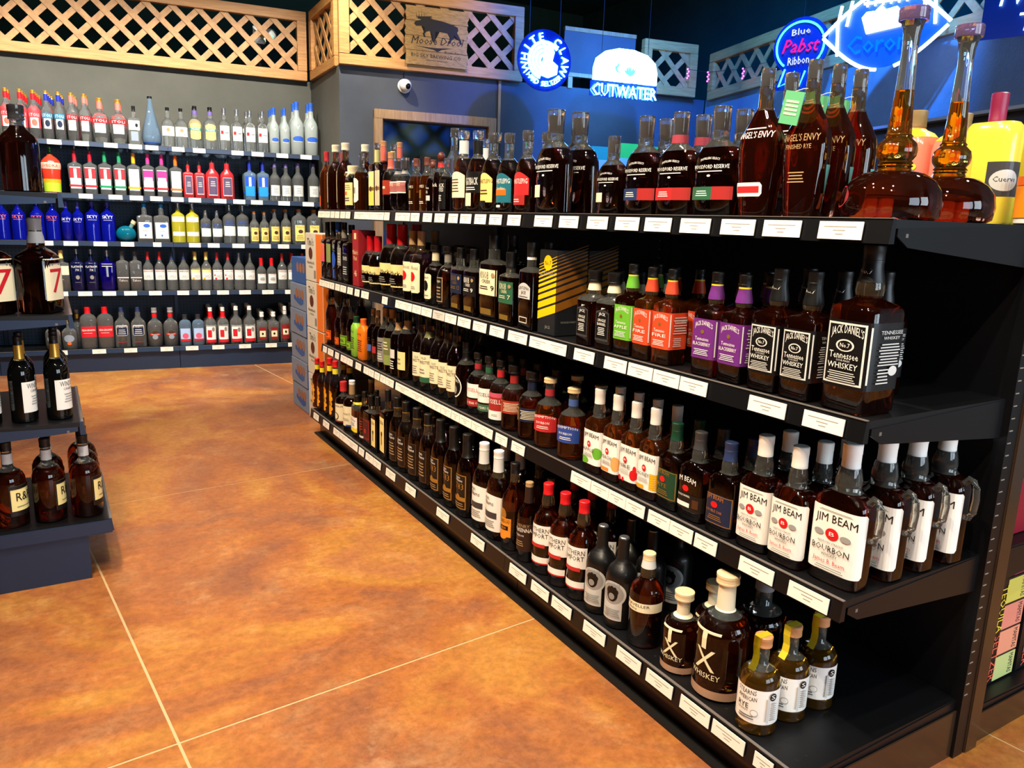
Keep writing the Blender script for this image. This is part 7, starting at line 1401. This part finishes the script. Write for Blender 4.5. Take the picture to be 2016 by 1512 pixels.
# ---------------- cartons and boxes ----------------
CARD = pm('white_card', 'D8D4C8', .65); ORG = pm('orange_card', 'E8761C', .6); CINK = pm('carton_ink', '3A2A20', .7); CBR = pm('carton_brown', '5A2418', .6); BCARD = pm('slate_blue_card', '7C8CA8', .6); BC2 = pm('blue_card', '2F5CA8', .55); BC3 = pm('tan_print', '9A6A50', .6)
ordw = ['bottom', 'second', 'third', 'top']
zb = 0
for i, h in enumerate((.288, .286, .282, .285)):
    r = empty('vodka_carton', (1.335, 4.365, zb+.0005*(i+1)), 0); meta(r, f'white and orange vodka carton, {ordw[i]} of its stack'+(' from floor' if i == 1 else ''), 'carton', 'stacked vodka cartons')
    box('carton_body', (0, 0, 0), (.30, .335, h-.002), CARD, r, .003)
    bm = bmesh.new(); bmbox(bm, (-.0012, .004, .004), (-.0002, .115, h-.006)); bmbox(bm, (.002, -.0012, .004), (.05, -.0002, h-.006)); newobj('orange_band', mesh_of(bm, 'o'), r, [ORG])
    bm = bmesh.new(); ux, uy = (0, -1, 0), (0, 0, 1)
    flat_text(bm, "Tito's", (-.0014, .225, h*.74), ux, uy, .042, .12); flat_text(bm, 'Handmade', (-.0014, .225, h*.36), ux, uy, .018, .14); flat_text(bm, 'VODKA', (-.0014, .225, h*.28), ux, uy, .012, .08)
    flat_text(bm, 'COLUMBIA ROUTE', (.09, -.0014, h*.5), (0, 0, -1), (1, 0, 0), .02, .22)
    newobj('lettering', mesh_of(bm, 'l'), r, [CINK])
    bm = bmesh.new(); P = [(.225+.038*math.cos(t), h*.58+.035*math.sin(t)) for t in [2*math.pi*k/20 for k in range(20)]]
    bm.faces.new([bm.verts.new((-.0014, y, z)) for y, z in P]); newobj('round_print', mesh_of(bm, 'l'), r, [CBR])
    bm = bmesh.new(); bm.faces.new([bm.verts.new((-.0014, y, z)) for y, z in ((.13, h*.08), (.165, h*.08), (.165, h*.24), (.13, h*.24))]); newobj('barcode', mesh_of(bm, 'l'), r, [pm('grey_print', '8A8880', .6)])
    zb += h
zb = 0; on = ['bottom', 'second from floor', 'third from floor', 'fourth from floor', 'fifth from floor', 'top']
for i in range(6):
    h = .163
    r = empty('beer_carton', (1.34+(.012 if i == 5 else -.004*(i % 2)), 4.73, zb+.0005*(i+1)), 0); meta(r, f'slate blue drink carton, {on[i]} in the far stack', 'carton', 'stacked blue drink cartons')
    box('carton_body', (0, 0, 0), (.26, .36, h-.002), BCARD if i < 5 else BC2, r, .003)
    bm = bmesh.new(); bmbox(bm, (.002, -.001, .003), (.256, -.0002, h-.005)); newobj('blue_end', mesh_of(bm, 'b'), r, [BC2])
    bm = bmesh.new(); P = [(.06, .045), (.12, .03), (.19, .04), (.27, .06), (.27, .085), (.06, .085)]; bm.faces.new([bm.verts.new((-.001, y, z)) for y, z in P]); newobj('blue_print', mesh_of(bm, 'b'), r, [BC2])
    bm = bmesh.new()
    for k in range(3): bm.faces.new([bm.verts.new((-.0012, .08+k*.065+.028*math.cos(t), .10+.032*math.sin(t))) for t in [math.pi*2*j/12 for j in range(12)]])
    newobj('tan_print', mesh_of(bm, 'b'), r, [BC3]); zb += h
# black and gold gift boxes on the second shelf
GB = pm('charcoal_card', '1C1E22', .45); YL = pm('yellow_foil', 'F2C40E', .4); CO = pm('copper_foil', 'C07A28', .3, .5)
for i, (gx, gy) in enumerate(((1.335, 1.975), (1.455, 1.975))):
    r = empty('gift_box', (gx, gy, .899), 0); meta(r, 'black gift box with '+('yellow stripes at shelf front' if i == 0 else 'gold stripes behind the first'), 'gift box', 'black striped gift boxes')
    box('box_body', (0, 0, 0), (.115, .10, .265), GB, r, .002)
    bmA, bmB = bmesh.new(), bmesh.new(); z = .045; t = .026
    for k in range(11):
        s1_ = .10*.30; s2_ = .115*.30
        # front face (-x): y from .10 (left) to 0 ; rising to the right
        v = [bmA.verts.new(p) for p in ((-.0008, .10, z), (-.0008, 0, z+s1_), (-.0008, 0, z+s1_+t), (-.0008, .10, z+t))]; bmA.faces.new(v)
        v = [bmB.verts.new(p) for p in ((0, -.0008, z+s1_), (.115, -.0008, z+s1_+s2_), (.115, -.0008, z+s1_+s2_+t), (0, -.0008, z+s1_+t))]; bmB.faces.new(v)
        z += t+.007; t *= .76
    newobj('stripe_print', mesh_of(bmA, 's'), r, [YL]); newobj('copper_print', mesh_of(bmB, 's'), r, [CO])
    bm = bmesh.new(); bm.faces.new([bm.verts.new((-.0009, .05+.024*math.cos(a), .225+.024*math.sin(a))) for a in [2*math.pi*k/24 for k in range(24)]]); newobj('round_seal', mesh_of(bm, 's'), r, [YL])
    bm = bmesh.new(); flat_text(bm, 'No.7', (-.0012, .05, .218), (0, -1, 0), (0, 0, 1), .014, .034); newobj('seal_print', mesh_of(bm, 's'), r, [GB])
    bm = bmesh.new(); flat_text(bm, "JACK DANIEL'S", (-.0012, .05, .186), (0, -1, .12), (0, 0, 1), .012, .085); flat_text(bm, 'TENNESSEE WHISKEY', (.05, -.0012, .04), (1, 0, 0), (0, 0, 1), .006, .06); flat_text(bm, 'JACK', (-.0012, .04, .02), (0, -1, 0), (0, 0, 1), .01, .03); newobj('lettering', mesh_of(bm, 's'), r, [pm('grey_print', '8A8880', .6)])
# red gift box beside the red wax bottles
r = empty('gift_box', (1.325, 3.73, .899), 0); meta(r, 'tall red gift box beside the red wax bottles', 'gift box')
RC = pm('red_card', '9A1A22', .5); box('box_body', (0, 0, 0), (.09, .09, .28), RC, r, .002)
bm = bmesh.new(); flat_text(bm, "Maker's", (-.001, .045, .16), (0, -1, 0), (0, 0, 1), .022, .075); flat_text(bm, 'Mark', (-.001, .045, .13), (0, -1, 0), (0, 0, 1), .022, .05); flat_text(bm, '46', (-.001, .045, .05), (0, -1, 0), (0, 0, 1), .032, .035); bmbox(bm, (-.0012, .03, .235), (-.0002, .06, .265)); newobj('lettering', mesh_of(bm, 's'), r, [pm('cream_print', 'F0D8A0', .6)])
# seltzer cartons on the back side
CELL = ['D8D060', 'E8907C', 'F0A080', 'C8D88C']
for i, (cx_, cy_) in enumerate(((1.985, .90), (2.15, .90), (1.985, 1.24), (1.985, 1.58))):
    r = empty('seltzer_carton', (cx_, cy_, .101), 0); meta(r, ['black tequila seltzer carton with four pastel panels', 'second seltzer carton at the frame edge', 'seltzer carton directly behind the pastel carton', 'seltzer carton at the back of the deck row'][i], 'carton', 'seltzer cartons on the back deck')
    hh = .30
    box('carton_body', (0, 0, 0), (.15, .32, hh), pm('black_card', '121012', .4), r, .002)
    for k in range(4): 
        bm = bmesh.new(); z0 = .006+k*.0735; bmbox(bm, (.05, -.0012, z0), (.147, -.0002, z0+.067)); newobj('colour_panel', mesh_of(bm, 'c'), r, [pm('cell_'+CELL[(k+2*(i % 2)) % 4], CELL[::-1][(k+i) % 4], .45)])
    bm = bmesh.new(); flat_text(bm, 'TEQUILA', (.026, -.0014, .215), (0, 0, -1), (1, 0, 0), .026, .13); newobj('lettering', mesh_of(bm, 'c'), r, [pm('yellow_ink', 'F0D83C', .5)])
    bm = bmesh.new(); flat_text(bm, 'SELTZER', (.026, -.0014, .075), (0, 0, -1), (1, 0, 0), .026, .13); newobj('lettering', mesh_of(bm, 'c'), r, [pm('coral_ink', 'E8684A', .5)])
    bm = bmesh.new()
    for k in range(4): flat_text(bm, 'MAMITAS', (.118, -.0016, .04+k*.0735), (0, 0, -1), (1, 0, 0), .02, .056)
    newobj('small_lettering', mesh_of(bm, 'c'), r, [pm('carton_dark_ink', '2A2418', .6)])
    for k, col in enumerate(('E8508A', 'F0A04A', 'F2E04A', '7CB04A')):
        bm = bmesh.new(); bmbox(bm, (.002, .002+.079*k, hh+.0001), (.148, .081+.079*k-.001, hh+.001)); newobj('top_panel', mesh_of(bm, 'c'), r, [pm('top_'+col, col, .45)])
    bm = bmesh.new(); flat_text(bm, 'MARGARITAS', (.075, .05, hh+.0015), (1, 0, 0), (0, 1, 0), .035, .14); newobj('top_lettering', mesh_of(bm, 'c'), r, [pm('black_card', '121012', .4)])
r = empty('seltzer_carton', (1.985, .90, .5215), 0); meta(r, 'dark red drink carton on the middle back shelf', 'carton')
box('carton_body', (0, 0, 0), (.20, .30, .27), pm('dark_red_card', '8A1428', .45), r, .002); box('black_band', (-.001, -.0014, .15), (.20, -.0002, .21), pm('black_card', '121012', .4), r)
bm = bmesh.new(); flat_text(bm, 'JUICY', (.07, -.0018, .17), (1, 0, 0), (0, 0, 1), .032, .11); newobj('lettering', mesh_of(bm, 'c'), r, [CARD])
# orange tub on the top shelf
tb = empty('drink_tub', (2.0, .945, 1.274), 0); meta(tb, 'orange labelled white plastic tub beside margarita bottles', 'tub')
bm = bmesh.new(); lathe(bm, [(.055, 0), (.062, .006), (.064, .10), (.060, .108)], 32); newobj('tub_body', mesh_of(bm, 't', True), tb, [pm('white_plastic', 'E0E0DC', .35)])
bm = bmesh.new(); lathe(bm, [(.0645, .018), (.0655, .09)], 32); newobj('label', mesh_of(bm, 't', True), tb, [pm('tub_orange', 'F08A10', .45)])
bm = bmesh.new(); lathe(bm, [(.066, .092), (.066, .112), (.055, .114)], 32); newobj('lid', mesh_of(bm, 't', True), tb, [pm('lid_orange', 'F06A0C', .4)])
# teal sideways bottle on the wall shelf
tf = empty('vodka_bottle', (.520, 6.69-.112*.520+.056, .9985), -.11); tf.scale = (.80, .80, .93); meta(tf, 'squat teal bottle with tilted cork, third wall shelf', 'vodka bottle', 'third wall shelf vodka bottles')
bm = bmesh.new(); bmesh.ops.create_uvsphere(bm, u_segments=20, v_segments=14, radius=1); bmesh.ops.scale(bm, vec=(.088, .055, .068), verts=bm.verts); bmesh.ops.translate(bm, vec=(0, 0, .062), verts=bm.verts)
for v in bm.verts: v.co.z = max(v.co.z, 0)
newobj('glass_body', mesh_of(bm, 't', True), tf, [pm('teal_glass', '0A7A9A', .05, trans=.5)])
bm = bmesh.new(); tube(bm, [(.035, 0, .105), (.062, 0, .145)], .018, 12); newobj('neck', mesh_of(bm, 't', True), tf, [pm('pale_teal_glass', '7AA8A0', .1, trans=.4)])
bm = bmesh.new(); tube(bm, [(.062, 0, .145), (.078, 0, .170)], .022, 12); newobj('cork_cap', mesh_of(bm, 't', True), tf, [pm('cork', 'C8B490', .7)])
# far low display by the blue wall
ds = empty('display_shelf', (3.5, 5.30, 0), -.17); meta(ds, 'dark display shelf by the blue lit far wall', 'shelving')
box('cabinet', (0, 0, .05), (1.25, .26, 1.58), SHM, ds); box('top', (-.01, -.01, 1.58), (1.26, .27, 1.60), SHM, ds); box('plinth', (.02, .02, 0), (1.23, .24, .05), DARK, ds)
for k in range(3): box('shelf', (.02+.41*k, -.006, .45), (.41*(k+1)-.01, 0, .47), RIM, ds)
dsp = [(.12, 'C8C080', .20, 'pale yellow'), (.36, '2A8A6A', .26, 'teal green'), (.60, '4AC040', .30, 'bright green'), (.84, '40B848', .29, 'second bright green'), (1.06, '8A9498', .24, 'grey')]
for k, (x, col, h, nmn) in enumerate(dsp):
    a = -.17; wx = 3.5+math.cos(a)*x+math.sin(-a)*.13*0; wy = 5.30+math.sin(a)*x+.04
    r = empty('drink_carton', (wx, wy, 1.601), a); meta(r, f'{nmn} drink carton on the far display shelf', 'carton', 'cartons on the far display shelf')
    box('carton_body', (0, 0, 0), (.19, .17, h), pm('cd_'+col, col, .5), r, .003); box('white_base_print', (.002, -.0012, .01), (.188, -.0002, h*.6), pm('pale_card', 'A8B0B4', .55), r)
# cooler along the right wall
co = empty('beverage_cooler', (4.02, 2.9, 0), math.atan2(1, .278)); meta(co, 'dark glass door beverage cooler under the blue wall', 'cooler')
box('cabinet', (-1.2, -.02, .05), (1.2, -.3, 1.80), pm('cooler_black', '0C1014', .4), co); box('top_trim', (-1.2, -.02, 1.80), (1.2, .035, 1.815), pm('pale_trim', '8A98A8', .4), co)
for k in range(3):
    d = box('door', (-1.19+.8*k, -.018, .12), (-1.19+.8*k+.78, .012, 1.70), pm('cooler_frame', '14181C', .35), co); box('handle', (-1.19+.8*k+.03, .012, .8), (-1.19+.8*k+.05, .035, 1.2), SLOT, d)
box('plinth', (-1.18, -.28, 0), (1.18, -.03, .05), DARK, co)

# ---------------- every bottle ----------------
for row in PLACE: place_bottle(*row)
